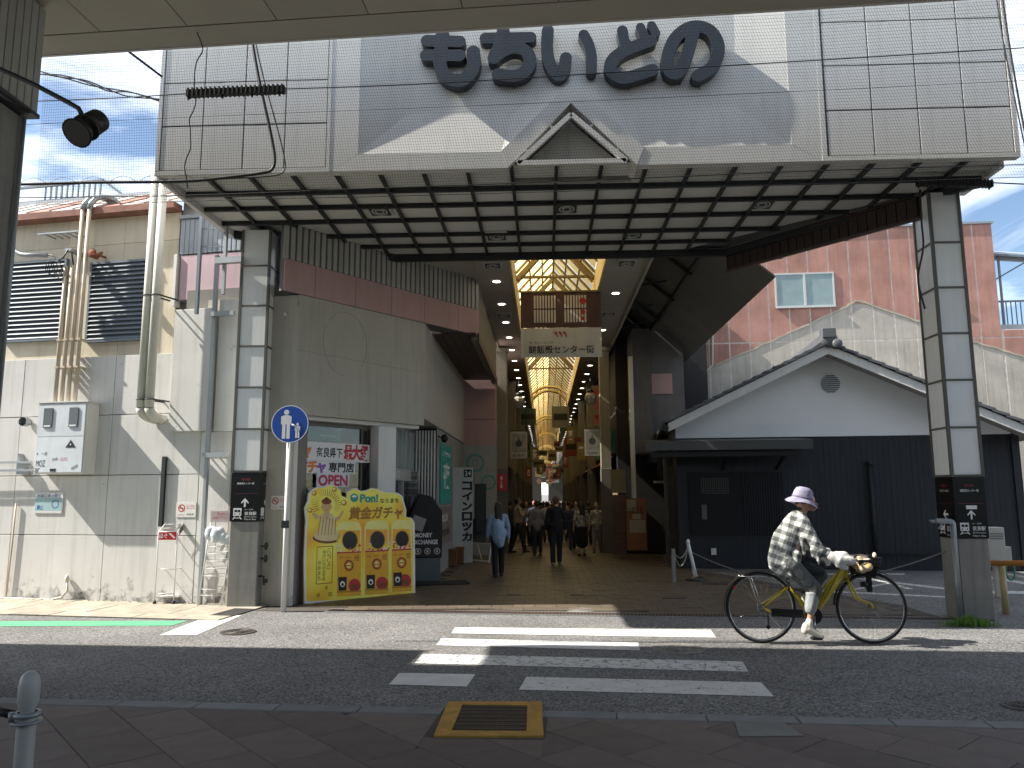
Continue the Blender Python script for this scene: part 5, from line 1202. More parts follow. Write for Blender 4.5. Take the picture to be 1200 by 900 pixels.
# shopfronts along both sides
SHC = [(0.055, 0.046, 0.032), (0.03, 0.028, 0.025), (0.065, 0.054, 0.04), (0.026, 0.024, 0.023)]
SGN = [((0.32, 0.05, 0.04), '本日特価'), ((0.38, 0.33, 0.22), '奈良銘茶'), ((0.05, 0.2, 0.1), 'くすり'), ((0.4, 0.28, 0.06), 'おみやげ'), ((0.35, 0.35, 0.33), 'きもの'), ((0.3, 0.1, 0.02), '手打うどん'), ((0.1, 0.12, 0.3), 'CAFE'), ((0.36, 0.3, 0.2), '和菓子')]
ordn = ['first', 'second', 'third', 'fourth', 'fifth', 'sixth', 'seventh', 'eighth']
for side in (-1, 1):
    for k in range(8):
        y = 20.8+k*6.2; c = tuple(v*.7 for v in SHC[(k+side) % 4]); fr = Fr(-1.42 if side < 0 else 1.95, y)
        if side < 0 and k == 0: fr = Fr(-1.42, 22.3)
        t = thing('arcade_shopfront', '%s dark shopfront along the %s side of the arcade' % (ordn[k], 'left' if side < 0 else 'right'), 'shopfront', fr, 'shopfronts inside the arcade')
        s = side; L = 6.1 if not (side < 0 and k == 0) else 4.6
        def bxx(x0, x1, *a): return (min(s*x0, s*x1), max(s*x0, s*x1), *a)
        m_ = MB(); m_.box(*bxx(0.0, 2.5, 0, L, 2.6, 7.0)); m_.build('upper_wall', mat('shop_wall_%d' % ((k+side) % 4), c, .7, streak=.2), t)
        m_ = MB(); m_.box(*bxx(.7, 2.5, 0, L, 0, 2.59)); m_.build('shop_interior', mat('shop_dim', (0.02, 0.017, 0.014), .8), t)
        col, tx_ = SGN[(k*3+(side > 0)*2) % 8]
        m_ = MB(); m_.box(*bxx(-.16, -.002, .3, L-.3, 2.65, 3.25)); m_.build('sign_board', mat('sb_%d' % ((k*3+(side > 0)*2) % 8), col, .6), t)
        m_ = MB(); m_.idx([(s*-.0, .2, 2.6), (s*-.0, L-.2, 2.6), (s*-.35, L-.2, 2.35), (s*-.35, .2, 2.35)], [(0, 1, 2, 3)]); m_.build('awning', mat('awn_%d' % (k % 3), [(0.2, 0.05, 0.04), (0.25, 0.22, 0.16), (0.04, 0.1, 0.07)][k % 3], .8), t)
        x0s = 0.02
        for q in range(2):
            m_ = MB(); m_.box(*bxx(.02, .1, .2+q*L*.6, .2+q*L*.6+L*.3, 0.02, 2.2)); m_.build('display_case', mat('disp_%d' % (q+k % 2), [(0.16, 0.10, 0.06), (0.10, 0.09, 0.08), (0.2, 0.16, 0.10)][q+k % 2], .6, var=.4, scale=4), t)
# projecting signs hanging off the piers
def proj_sign(x0p, x1p, y0p, y1p, Y, label, txt, cols, name='hanging_poster', cat='poster', vert=False):
    x0, z1 = G.at(x0p, y0p, Y); x1, z0 = G.at(x1p, y1p, Y)
    m_ = MB(); m_.box(x0-x0, x1-x0, 0, .02, z0, z1, 0); w = x1-x0; h = z1-z0
    if vert: put_text(m_, txt, w*.2, w*.8, z0+h*.03, z1-h*.03, -.0015, 1, .02, vertical=True)
    else:
        rect(m_, w*.08, w*.92, z0+h*.22, z0+h*.92, -.0012, 2); put_text(m_, txt, w*.12, w*.88, z0+h*.05, z0+h*.16, -.0015, 1, .01)
        disc(m_, w*.5, z0+h*.55, h*.13, -.0022, 1, 12); m_.face([(w*.5-.03, -.0026, z0+h*.6), (w*.5+.03, -.0026, z0+h*.6), (w*.5, -.0026, z0+h*.86)], 1)
    m_.beam((0, .01, z1+.03), (w, .01, z1+.03), .015, .015, 3)
    o = m_.build(name, cols, recalc=False); return tag(o, label, cat, Fr(x0, Y))
PC = [mat('print_grey', (0.36, 0.34, 0.3), .6, var=.15), mat('print_dark', (0.05, 0.05, 0.045), .6), mat('print_mid', (0.26, 0.24, 0.2), .6, var=.3, scale=5), DKBEAM]
proj_sign(598, 618, 506, 537, 21.5, 'grey picture poster hanging off the first left pier', '奈良町', PC)
proj_sign(685, 703, 503, 534, 20.1, 'grey picture poster with dark lamp motif hanging by the first right pier', '元興寺', PC)
proj_sign(693, 705, 452, 500, 21.8, 'tall red lettered vertical sign high on the right side', '味の店', [mat('sign_dim', (0.2, 0.16, 0.11), .6), INKR, INKK, DKBEAM], 'vertical_sign', 'sign', True)
k = 0
random.seed(11)
for (px, py, w_, h_, Y, tx_) in ((622, 540, 9, 16, 27, '茶'), (664, 520, 9, 20, 28, '薬'), (676, 540, 10, 22, 25, '筆'), (616, 560, 7, 12, 33, '衣'), (659, 548, 7, 16, 36, '和'), (631, 556, 6, 12, 42, '食'), (652, 560, 5, 10, 50, '人')):
    c = random.choice([(0.35, 0.3, 0.2), (0.3, 0.06, 0.04), (0.3, 0.3, 0.28), (0.28, 0.2, 0.05)])
    proj_sign(px, px+w_, py-h_, py, Y, 'small %s sign projecting over the crowd %s in the arcade' % (['green', 'cream', 'brown', 'slim', 'square', 'little', 'tiny'][k], ['left near', 'upper right', 'right near', 'left middle', 'right middle', 'left far', 'far centre'][k]) if False else 'small hanging shop sign ' + ['left of the vault above the crowd', 'tallest and nearest under the right lantern', 'just right of the vault end', 'lowest beside the red plate on the left', 'narrow one right of the bright gap', 'slim one left of the bright gap', 'farthest and smallest near the bright gap'][k], tx_, [mat('sgn%d' % k, c, .6), INKK if c[0] > .29 and c[1] > .1 else INKW, PC[2], DKBEAM], 'shop_sign', 'sign', True)['group'] = 'small shop signs over the crowd'; k += 1
# the far end closes on a cross street: a building with a narrow bright gap, and many signs before it
m_ = MB(); fe = thing('far_building', 'dim building closing the far end of the arcade behind the crowd', 'building', Fr(0, 150))
m_.box(-8, -.55, 0, 3, 0, 12); m_.build('left_block', mat('far_dim', (.03, .026, .02), .8), fe); m_ = MB(); m_.box(.75, 8, 0, 3, 0, 12); m_.build('right_block', mat('far_dim', (.03, .026, .02), .8), fe); m_ = MB(); m_.box(-.55, .75, 0, 3, 3.6, 12); m_.build('bridge', mat('far_dim', (.03, .026, .02), .8), fe)
random.seed(31)
for k in range(46):
    Y = random.uniform(28, 135); x = random.choice((-1, 1))*random.uniform(.25, 1.2)+.3; z = random.uniform(2.6, 4.6); w = random.uniform(.3, .8); h = random.uniform(.3, .9)
    m_ = MB(); m_.box(0, w, 0, .05, z, z+h); m_.box(w*.1, w*.9, -.004, -.001, z+h*.35, z+h*.65, 1); m_.beam((w/2, .02, z+h), (w/2, .02, 5.6), .03, .03, 1); c = random.choice([(.25, .2, .12), (.22, .05, .03), (.18, .17, .15), (.2, .14, .04), (.05, .09, .06)])
    o = m_.build('distant_sign', [mat('ds%g' % c[0], c, .7), INKK]); tag(o, 'tiny distant hanging %s sign deep in the arcade' % {(.25, .2, .12): 'tan', (.22, .05, .03): 'red', (.18, .17, .15): 'grey', (.2, .14, .04): 'ochre', (.05, .09, .06): 'dark green'}[c], 'sign', Fr(x-w/2, Y), 'tiny signs deep in the arcade')
# lanterns
def lantern(px, py, Y, label):
    x, z = G.at(px, py, Y); t = thing('arcade_lantern', label, 'lantern', Fr(x, Y)); t['group'] = 'lanterns under the arcade eaves'
    m_ = MB(); m_.lathe([(.05, .17), (.14, .08), (.15, 0), (.09, -.14), (.04, -.17)], (0, 0, z), 8, 0, sm=False); m_.build('shade', mat('lantern_glass', (0.32, 0.3, 0.24), .3), t)
    m_ = MB(); m_.lathe([(.0, .26), (.05, .24), (.10, .17), (.05, .17)], (0, 0, z), 8); m_.tube([(0, 0, z+.25), (0, 0, z+.55)], .01, 6)
    for j in range(8): a = j*math.pi/4; m_.tube([(.145*math.cos(a), .145*math.sin(a), z+.08), (.155*math.cos(a), .155*math.sin(a), z), (.092*math.cos(a), .092*math.sin(a), z-.14)], .007, 4)
    m_.build('lantern_frame', DKBEAM, t)
lantern(608, 471, 19.8, 'glass lantern left of the arcade axis below the ceiling'); lantern(692, 467, 19.6, 'glass lantern right of the arcade axis below the ceiling')
lantern(668, 512, 30, 'distant lantern on the right beyond the hanging posters'); lantern(616, 520, 32, 'distant lantern on the left beyond the hanging posters')

# ------------------------------------------------------------ hood on the right of the arcade mouth and brown eave
hd = thing('side_hood', 'large dark tilted sheet roof with steel frame right of the arcade ceiling', 'roof', AR)
P0, P1 = (xr1+.06, 6.62), (3.80, 5.02)
Yb = 10.4
u = Vector((P1[0]-P0[0], 0, P1[1]-P0[1])).normalized(); nrm = Vector((-u.z, 0, u.x))
if nrm.z < 0: nrm = -nrm
nsh = 12
for k in range(nsh):
    y0, y1 = Yb*k/nsh+.006, Yb*(k+1)/nsh-.006; a = Vector((P0[0], 0, P0[1])); b_ = Vector((P1[0], 0, P1[1]))
    m_ = MB(); q = [a, b_, b_+nrm*.03, a+nrm*.03]; m_.idx([(p.x, y0, p.z) for p in q]+[(p.x, y1, p.z) for p in q], [(0, 1, 2, 3), (7, 6, 5, 4), (0, 4, 5, 1), (1, 5, 6, 2), (2, 6, 7, 3), (3, 7, 4, 0)]); m_.build('roof_sheet', HOODM, hd)
HF_ = mat('hood_frame', (0.035, 0.033, 0.028), 0.5)
m_ = MB(); m_.beam((P0[0]+u.x*1.25, .0, P0[1]+u.z*1.25-.05), (P0[0]+u.x*1.25, Yb, P0[1]+u.z*1.25-.05), .06, .08); m_.build('purlin', HF_, hd)
m_ = MB(); m_.beam((P0[0]+u.x*.35, .0, P0[1]+u.z*.35-.05), (P0[0]+u.x*.35, Yb, P0[1]+u.z*.35-.05), .06, .08); m_.build('purlin', HF_, hd)
for k in range(6):
    y = .1+k*2.0
    m_ = MB(); m_.beam((P0[0], y, P0[1]-.11), (P0[0]+u.x*1.28, y, P0[1]+u.z*1.28-.11), .06, .07, up=(0, 1, 0)); m_.beam((xr1+.05, y, 5.5), (P0[0]+u.x*.9, y+1.2, P0[1]+u.z*.9-.13), .04, .04); m_.build('rafter', HF_, hd)
be = thing('brown_eave', 'dark brown ribbed eave strip running from the hood to the right pillar', 'eave', GF)
a = Vector((3.05, 3.52)); b_ = Vector((5.0, 1.22)); dd = (b_-a); L = dd.length; dd.normalize(); nn = Vector((dd.y, -dd.x))
ba = math.atan2(dd.y, dd.x)
nR = 22
m_ = MB(); m_.box(0.006, L/nR-.006, 0.0, .02, 5.16, 5.44); r0 = m_.build('eave_rib', mat('eave_brown', (0.032, 0.021, 0.019), .6, rnd=.15), be); r0.location = (a.x, a.y, 0); r0.rotation_euler = (0, 0, ba)
for k in range(1, nR): p = a+dd*(L*k/nR); inst(r0, (p.x, p.y, 0), be)
m_ = MB(); q0 = a-dd*.05; q1 = b_+dd*.05
m_.beam((q0.x-nn.x*.03, q0.y-nn.y*.03, 5.30), (q1.x-nn.x*.03, q1.y-nn.y*.03, 5.30), .012, .27); m_.build('backing_board', mat('eave_black', (0.012, 0.009, 0.008), .7), be); m_ = MB()
m_.beam((q0.x, q0.y, 5.14), (q1.x, q1.y, 5.14), .05, .04); m_.beam((q0.x, q0.y, 5.46), (q1.x, q1.y, 5.46), .05, .03); m_.build('eave_rail', BROWN, be)
m_ = MB()
for f in (.08, .3, .66): p = a+dd*(L*f)+nn*-.03; m_.beam((p.x, p.y, 5.45), (p.x+nn.x*-.05, p.y+nn.y*-.05, 5.13), .05, .03)
m_.build('brace', mat('brace_grey', (0.12, 0.11, 0.10), .5), be)

# ------------------------------------------------------------ house with white gable on the right
b = G.atz(797, 666); HS = Fr(b[0], b[1], -5.5)
hx = lambda px, py, yl=0: HS.at(px, py, yl)[0]
hz = lambda px, py, yl=0: HS.at(px, py, yl)[1]
house = thing('gabled_house', 'low japanese house with white plaster gable over black boarded wall', 'house', HS)
W1_ = hx(1193, 600); zt = hz(975, 511.5)
# boards
nB = 62; w = W1_/nB
e0, e1, ez0, ez1 = hx(808, 590), hx(918, 590), hz(860, 627), hz(860, 553)
mm = MB(); mm.box(.0018, w-.0018, -.012, 0, .02, zt-.004); full = None
for i in range(nB):
    x = i*w
    if full is None: full = mm.build('wall_board', NAVY, house); full.location = (x, 0, 0)
    else: inst(full, (x, random.uniform(-.003, .003), 0), house)
m_ = MB(); m_.box(0.0, W1_, .001, 7.5, 0, zt); m_.build('wall_core', INKK, house)
m_ = MB(); m_.box(W1_-.02, W1_+.12, -.05, .12, 0, zt+.15); m_.build('corner_post', NAVY, house)
ax_, az_ = hx(975, 405), hz(975, 403)
gl, gr = 0.0, W1_
m_ = MB(); m_.prism([(0, zt+.002), (W1_, zt+.002), (W1_, zt+.15), (ax_, az_), (0, hz(797, 488))], -.045, 7.4); m_.build('plaster_gable', PLASTER, house)
# roof: two tiled slopes with white bargeboards; eaves overhang
yo = -.75
AP = (hx(970, 404, yo), hz(970, 404, yo)); LE = (hx(783, 496, yo), hz(783, 496, yo)); sl_ = (AP[1]-LE[1])/(AP[0]-LE[0]); RE = (AP[0]+(AP[0]-LE[0])*1.22, AP[1]-sl_*(AP[0]-LE[0])*1.22)
for nm, E, s in (('left', LE, -1), ('right', RE, 1)):
    m_ = MB(); m_.prism([(AP[0], AP[1]), (E[0], E[1]), (E[0], E[1]-.17), (AP[0], AP[1]-.18)][::s], yo, yo+.05); m_.build('bargeboard', WHITE, house)
    m_ = MB(); m_.prism([(AP[0], AP[1]-.02), (E[0]-.0, E[1]-.02), (E[0], E[1]-.06), (AP[0], AP[1]-.06)][::s], yo+.051, 8.5); m_.build('roof_lining', mat('eave_lining', (0.33, 0.32, 0.3), .7), house)
    n = 16
    dxr, dzr = (E[0]-AP[0]), (E[1]-AP[1]); Ls = math.hypot(dxr, dzr); ux, uz = dxr/Ls, dzr/Ls; nx_, nz_ = -uz*s, ux*s
    t0_ = None
    for k in range(n):
        p0 = (AP[0]+dxr*k/n, AP[1]+dzr*k/n); p1 = (AP[0]+dxr*(k+1)/n+ux*.05, AP[1]+dzr*(k+1)/n+uz*.05)
        for j in range(7 if k < 16 else 1):
            ya, yb = (yo-.06+j*.28, yo-.06+(j+1)*.28-.006) if j < 6 else (yo-.06+6*.28, 8.6)
            m_ = MB(); m_.idx([(p0[0]+nx_*.005, ya, p0[1]+nz_*.005), (p1[0]+nx_*.03, ya, p1[1]+nz_*.03), (p1[0]+nx_*.085, ya, p1[1]+nz_*.085), (p0[0]+nx_*.05, ya, p0[1]+nz_*.05), (p0[0]+nx_*.005, yb, p0[1]+nz_*.005), (p1[0]+nx_*.03, yb, p1[1]+nz_*.03), (p1[0]+nx_*.085, yb, p1[1]+nz_*.085), (p0[0]+nx_*.05, yb, p0[1]+nz_*.05)], [(0, 1, 2, 3), (7, 6, 5, 4), (0, 4, 5, 1), (1, 5, 6, 2), (2, 6, 7, 3), (3, 7, 4, 0)]); m_.build('roof_tile', TILE, house)
m_ = MB(); m_.box(AP[0]-.12, AP[0]+.12, yo-.04, 8.5, AP[1]+.04, AP[1]+.24); m_.build('ridge', TILE, house, bevel=.03)
m_ = MB(); m_.lathe([(0, -.1), (.13, -.1), (.16, -.05), (.16, .05), (0, .05)], (AP[0]+.02, yo-.05, AP[1]+.10), 14, 0, 'y'); m_.lathe([(0, -.1), (.10, -.1), (.10, .05), (0, .05)], (AP[0]+.16, yo-.08, AP[1]-.0), 12, 0, 'y'); m_.box(AP[0]-.13, AP[0]+.15, yo-.12, yo+.1, AP[1]+.12, AP[1]+.33); m_.build('ridge_end_tile', TILE, house, bevel=.02)
m_ = MB(); m_.tube([(LE[0]-.06, yo-.05, LE[1]-.10), (LE[0]-.06, 8.4, LE[1]-.10)], .07, 8); m_.build('gutter', INKK, house)
# vent, lamp, pipe, meter on the wall
vx, vz = HS.at(972, 450.5); m_ = MB(); m_.lathe([(0, -.055), (.0, -.06), (.19, -.06), (.24, -.09), (.27, -.05), (.27, -.0)], (vx, 0, vz), 28, 0, 'y'); vt = m_.build('round_vent', WHITE, house)
mm = MB(); mm.box(-1, 1, -.075, -.064, 0, .022)
for k in range(-4, 5):
    z = k*.042; hw = math.sqrt(max(0, .19**2-z*z)); mm = MB(); mm.box(-hw, hw, -.09, -.062, vz+z-.006, vz+z+.012); o = mm.build('vent_slat', GREYB, vt); o.location = (vx, 0, 0)
m_ = MB(); q = HS.at(1019, 541, -.08); m_.tube([(q[0], -.08, 0), (q[0], -.08, q[1])], .045, 10); m_.tube([(q[0], -.08, q[1]-.08), (q[0], -.08, q[1]+.01)], .055, 10); m_.build('drain_pipe', INKK, house)
q = HS.at(1073, 544, -.08); m_ = MB(); m_.lathe([(0, -.14), (.08, -.12), (.1, -.05), (.04, 0)], (q[0], 0, q[1]), 12, 0, 'y'); m_.build('wall_lamp', INKK, house)
q0, q1 = HS.at(1024, 600, -.06), HS.at(1113, 650, -.06); m_ = MB(); m_.box(q0[0], q1[0]+.6, -.075, -.04, q1[1], q1[1]+.04); m_.build('skirting_rail', INKK, house)
q = HS.at(1088, 566, -.03); m_ = MB(); 
for (dx, dz, ww, hh) in ((-.12, 0, .01, .22), (.12, 0, .01, .22), (0, .1, .1, .008), (0, -.1, .1, .008)): m_.box(q[0]+dx-ww/2, q[0]+dx+ww/2, -.024, -.021, q[1]+dz-hh/2, q[1]+dz+hh/2)
m_.build('plate_marks', mat('plate_faint', (0.06, 0.065, 0.075), .5), house)
# entrance: shade of the opening painted as a flat black sheet, lattice before it
m_ = MB(); m_.box(e0, e1, -.045, -.022, ez0, ez1); m_.build('entrance_shade_sheet', mat('painted_shade_black', (0.006, 0.006, 0.007), .7), house)
lat = MB()
for k in range(13): x = e0+.25+k*.045; lat.box(x-.006, x+.006, -.06, -.046, ez1-.45, ez1-.12)
for k in range(7): z = ez1-.44+k*.05; lat.box(e0+.24, e0+.25+12*.045+.01, -.064, -.0605, z-.005, z+.005)
lat.build('lattice_window', mat('lattice_grey', (0.09, 0.085, 0.075), .5), house)
for k in range(18):
    mm = MB(); x = e0+1.1+k*.05
    if x > e1-.06: break
    mm.box(x, x+.02, -.062, -.046, ez0+.03, ez1-.03); mm.build('lattice_bar', NAVY, house)
m_ = MB(); m_.box(e0+.24, e0+.34, -.06, -.046, ez0+.32, ez0+.62); m_.build('name_plate', mat('plate_grey2', (0.13, 0.12, 0.10), .5), house)
m_ = MB(); q = HS.at(836.5, 646, -.06); m_.box(q[0]-.05, q[0]+.05, -.07, -.021, q[1]-.07, q[1]+.06); m_.build('outlet_box', WHITE, house)
# pent roof above the entrance
p0, p1 = hx(757, 520, -1.1), hx(953, 520, -1.1); z0_, z1_ = hz(850, 527, -1.1), hz(850, 516, -1.1)
m_ = MB(); m_.idx([(p0, -1.1, z0_), (p1, -1.1, z0_), (p1, -.02, z0_+.10), (p0, -.02, z0_+.10), (p0, -1.1, z1_), (p1, -1.1, z1_), (p1-.1, -.02, z1_+.10), (p0, -.02, z1_+.10)], [(0, 3, 2, 1), (4, 5, 6, 7), (0, 1, 5, 4), (1, 2, 6, 5), (2, 3, 7, 6), (3, 0, 4, 7)]); m_.build('pent_roof', mat('pent_slate', (0.06, 0.06, 0.058), .45), house)
m_ = MB(); m_.box(p0+.1, p1-.2, -.95, -.88, z0_-.12, z0_-.03); m_.build('pent_beam', INKK, house)
for x in (p0+.3, (p0+p1)/2, p1-.5):
    m_ = MB(); m_.beam((x, -.02, z0_-.35), (x, -.9, z0_-.1), .05, .05); m_.build('pent_bracket', INKK, house)

# dark side alley: grey walls, shutter, orange board -----------------
AL = Fr(0, 18.9, 0)
al = thing('alley_building', 'grey walled building in the dark gap between arcade and gabled house', 'building', AL)
ax0, ax1, ax2 = AL.at(742, 450)[0], AL.at(764, 450)[0], AL.at(790, 450)[0]; za = AL.at(760, 385)[1]
m_ = MB(); m_.box(ax0, ax1-.004, 0, 3, 2.5, za); m_.build('wall_panel', mat('alley_grey', (0.10, 0.095, 0.09), .7, streak=.2), al)
m_ = MB(); m_.box(ax1, ax2+.3, .3, 3, 2.3, za); m_.build('wall_panel', mat('alley_grey2', (0.14, 0.135, 0.135), .7, streak=.2), al)
m_ = MB(); m_.box(ax1+.02, ax2-.0, .26, .299, AL.at(770, 460)[1], AL.at(770, 436)[1]); m_.build('pink_band', PINK, al)
m_ = MB(); m_.box(ax0-.1, ax0-.002, -.05, .1, 1.0, AL.at(742, 418)[1]); m_.build('downpipe', PIPEW, al)
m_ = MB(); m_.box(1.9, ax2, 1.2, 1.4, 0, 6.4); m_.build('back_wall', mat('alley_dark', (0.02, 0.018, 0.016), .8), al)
sx0, sx1 = AL.at(784, 600, -1.6)[0], AL.at(799, 600, -1.6)[0]
for k in range(22):
    m_ = MB(); m_.box(sx0, sx1, -1.62+.0, -1.6, .25+k*.085, .25+k*.085+.08); m_.build('shutter_slat', mat('shutter_brown', (0.075, 0.06, 0.045), .5), al)
m_ = MB(); m_.box(sx0-.08, sx0-.01, -1.66, -1.5, 0, 2.3); m_.build('shutter_jamb', mat('jamb_grey', (0.09, 0.085, 0.08), .5), al)
m_ = MB(); a = AL.at(768, 566, -1.3); b_ = AL.at(793, 562, -1.3); m_.box(a[0], b_[0], -1.34, -1.0, a[1], a[1]+.05); m_.build('awning_edge', mat('jamb_pale', (0.2, 0.19, 0.17), .5), al)
for k in range(12):
    m_ = MB(); a = AL.at(771, 562, -1.2); m_.box(a[0], a[0]+.42, -1.2, -1.17, a[1]+.06+k*.05, a[1]+.095+k*.05); m_.build('louvre_slat', INKK, al)
ob = MB(); OB = Fr(0, 18.5); a = OB.at(735, 645); b_ = OB.at(757, 584); w = b_[0]-a[0]; h = b_[1]-a[1]
ob.box(0, w, 0, .05, a[1], b_[1], 0); rect(ob, w*.05, w*.5, a[1]+h*.75, b_[1]-.03, -.001, 1); put_text(ob, 'いのうえ', w*.08, w*.85, a[1]+h*.70, a[1]+h*.84, -.0022, 2, .03); rect(ob, w*.3, w*.7, a[1]+h*.6, a[1]+h*.7, -.0015, 1); rect(ob, w*.15, w*.92, a[1]+h*.34, a[1]+h*.58, -.0017, 1)
for k in range(5): rect(ob, w*.2, w*.86, a[1]+h*(.38+k*.035), a[1]+h*(.385+k*.035), -.0027, 3)
o = ob.build('notice_board', [WOODO, mat('paper_dim', (0.34, 0.28, 0.19), .8), INKK, mat('rule_grey', (0.2, 0.17, 0.13), .8)], recalc=False); tag(o, 'orange wooden notice board with paper notes beside the right pier', 'notice board', Fr(a[0], 18.5))
cr_ = thing('stacked_cabinet', 'brown wooden cabinet with pale top between pier and orange board', 'cabinet', Fr(OB.at(720, 640)[0], 18.6))
m_ = MB(); m_.box(0, .3, 0, .4, .1, 1.5); m_.build('body', mat('cab_brown', (0.12, 0.055, 0.03), .6), cr_); m_ = MB(); m_.box(-.01, .31, -.01, .4, 1.55, 2.1); m_.build('pale_panel', mat('cab_pale', (0.22, 0.17, 0.09), .6), cr_)
for k in range(5): m_ = MB(); m_.box(0.01, .29, -.02, -.001, .2+k*.24, .4+k*.24); m_.build('drawer', mat('cab_brown2', (0.10, 0.045, 0.025), .6), cr_)

# ------------------------------------------------------------ salmon building behind
SB = Fr(2.0, 21.8, -3.0)
sb_ = thing('salmon_building', 'salmon rendered building with grey outline of a demolished gable', 'building', SB)
bx = lambda px, py=400, yl=0: SB.at(px, py, yl)[0]
bz = lambda px, py, yl=0: SB.at(px, py, yl)[1]
xs_ = [bx(903)-.0+k*(bx(1075)-bx(903))/7 for k in range(-7, 18)]
zt2, zj2 = bz(1050, 266), bz(1000, 399)
xe2 = bx(1165, 300)
scar = [(760, 468), (838, 428), (910, 397), (980, 365), (1003, 353), (1012, 354), (1047, 367), (1093, 382), (1147, 402), (1200, 418), (1300, 455)]
scl = [SB.at(*p) for p in scar]
def scz(x):
    for a, b_ in zip(scl, scl[1:]):
        if a[0] <= x <= b_[0]: return a[1]+(b_[1]-a[1])*(x-a[0])/(b_[0]-a[0])
    return -1
WINS = [(908, 978, 320, 360), (1075, 1120, 320, 358)]
wr_ = [(bx(a, 340), bx(b_, 340), bz(940, d), bz(940, c)) for a, b_, c, d in WINS]
m_ = MB(); m_.prism([(xs_[0], 0), (xs_[-1]+3, 0), (xs_[-1]+3, bz(1180, 386)), (xe2, bz(1165, 386)), (xe2, zt2), (xs_[0], zt2)], .010, 6); m_.build('wall_core', JOINT, sb_)
for i in range(len(xs_)-1):
    xa, xb = xs_[i]+.02, xs_[i+1]-.02
    top = zt2-.01 if xb <= xe2+.1 else bz(1180, 386)-.02
    xb = min(xb, xe2-.01) if xa < xe2 < xb else xb
    for z0, z1 in ((.2, zj2-.02), (zj2+.02, top)):
        if z1 <= z0: continue
        for kind in (0, 1):
            poly = [(xa, z0), (xb, z0), (xb, z1), (xa, z1)]
            sa, sb2 = scz(xa), scz(xb); dxx, dzz = xb-xa, sb2-sa; c = dzz*xa-dxx*sa
            poly = clip(poly, dzz, -dxx, c) if kind == 0 else clip(poly, -dzz, dxx, -c)
            if len(poly) < 3 or area(poly) < .01: continue
            polys = [poly]
            for (q0, q1, q2, q3) in wr_:
                nw = []
                for P in polys:
                    if max(p[0] for p in P) <= q0 or min(p[0] for p in P) >= q1 or max(p[1] for p in P) <= q2 or min(p[1] for p in P) >= q3: nw.append(P); continue
                    nw += [clip(P, 0, 1, q2), clip(P, 0, -1, -q3)]; mid = clip(clip(P, 0, -1, -q2), 0, 1, q3); nw += [clip(mid, 1, 0, q0), clip(mid, -1, 0, -q1)]
                polys = [P for P in nw if len(P) > 2 and area(P) > .004]
            for P in polys:
                m_ = MB(); m_.prism(P, 0.0 if kind == 0 else .006, .039); m_.build('render_panel', SALMON if kind == 0 else GREYW, sb_)
random.seed(3)
m_ = MB()
for (a, b_) in zip(scl[1:], scl[2:-1]):
    n = 9; pp = [(a[0]+(b_[0]-a[0])*k/n, -.008, a[1]+(b_[1]-a[1])*k/n+random.uniform(-.02, .02)) for k in range(n+1)]
    for p, q in zip(pp, pp[1:]): m_.beam(p, q, .05, .02, up=(0, 1, 0))
m_.build('scar_edge', mat('scar_edge', (0.42, 0.37, 0.29), .9, var=.3), sb_)
m_ = MB(); m_.box(xs_[0], xe2+.04, -.05, .5, zt2, zt2+.06); m_.build('parapet_cap', GALV, sb_)
for (q0, q1, q2, q3) in wr_:
    m_ = MB(); e = .045; m_.box(q0, q1, -.03, .06, q2, q2+e); m_.box(q0, q1, -.03, .06, q3-e, q3); m_.box(q0, q0+e, -.03, .06, q2+e+.001, q3-e-.001); m_.box(q1-e, q1, -.03, .06, q2+e+.001, q3-e-.001); xm = (q0+q1)/2; m_.box(xm-.03, xm+.03, -.035, .06, q2+e+.001, q3-e-.001); f = m_.build('window', FRAMEA, sb_)
    m_ = MB(); m_.box(q0+.01, q1-.01, -.08, -.031, q2-.03, q2+.01); m_.build('sill', FRAMEA, f)
    for a, b_ in ((q0+e+.001, xm-.031), (xm+.031, q1-e-.001)): m_ = MB(); m_.box(a, b_, -.010, -.004, q2+e+.001, q3-e-.001); m_.build('pane', WGLASS, f)
m_ = MB(); pts = [SB.at(*p, -.06) for p in ((835, 372), (835, 428), (822, 440), (812, 444), (806, 440), (806, 432))]; m_.tube([(x, -.06, z) for x, z in pts], .03, 7); m_.build('broken_pipe', mat('pipe_bone', (0.5, 0.46, 0.38), .7), sb_)
# balcony with sloping canopy at the right end
bc = thing('balcony', 'balcony with grey railing under sloping canopy at the right end', 'balcony', SB)
yb_ = .9; bx0_, bx1_ = xe2+.05, xe2+3.2; zf = bz(1185, 386, yb_); zr = bz(1185, 352, yb_)
m_ = MB(); m_.box(bx0_, bx1_, .2, 4, zf-.15, zf); m_.build('floor_slab', GALV, bc)
m_ = MB(); m_.box(bx0_, bx1_, yb_-.02, yb_+.02, zr-.05, zr); m_.box(bx0_, bx1_, yb_-.02, yb_+.02, zf+.06, zf+.1); m_.build('rail', GREYB, bc)
m_ = MB(); m_.box(-.012, .012, yb_-.012, yb_+.012, zf+.1, zr-.05); b0_ = m_.build('baluster', GREYB, bc); b0_.location = (bx0_+.1, 0, 0)
for k in range(1, 24): inst(b0_, (bx0_+.1+k*.13, 0, 0), bc)
za_, zb2_ = bz(1166, 297, yb_), bz(1200, 328, yb_)
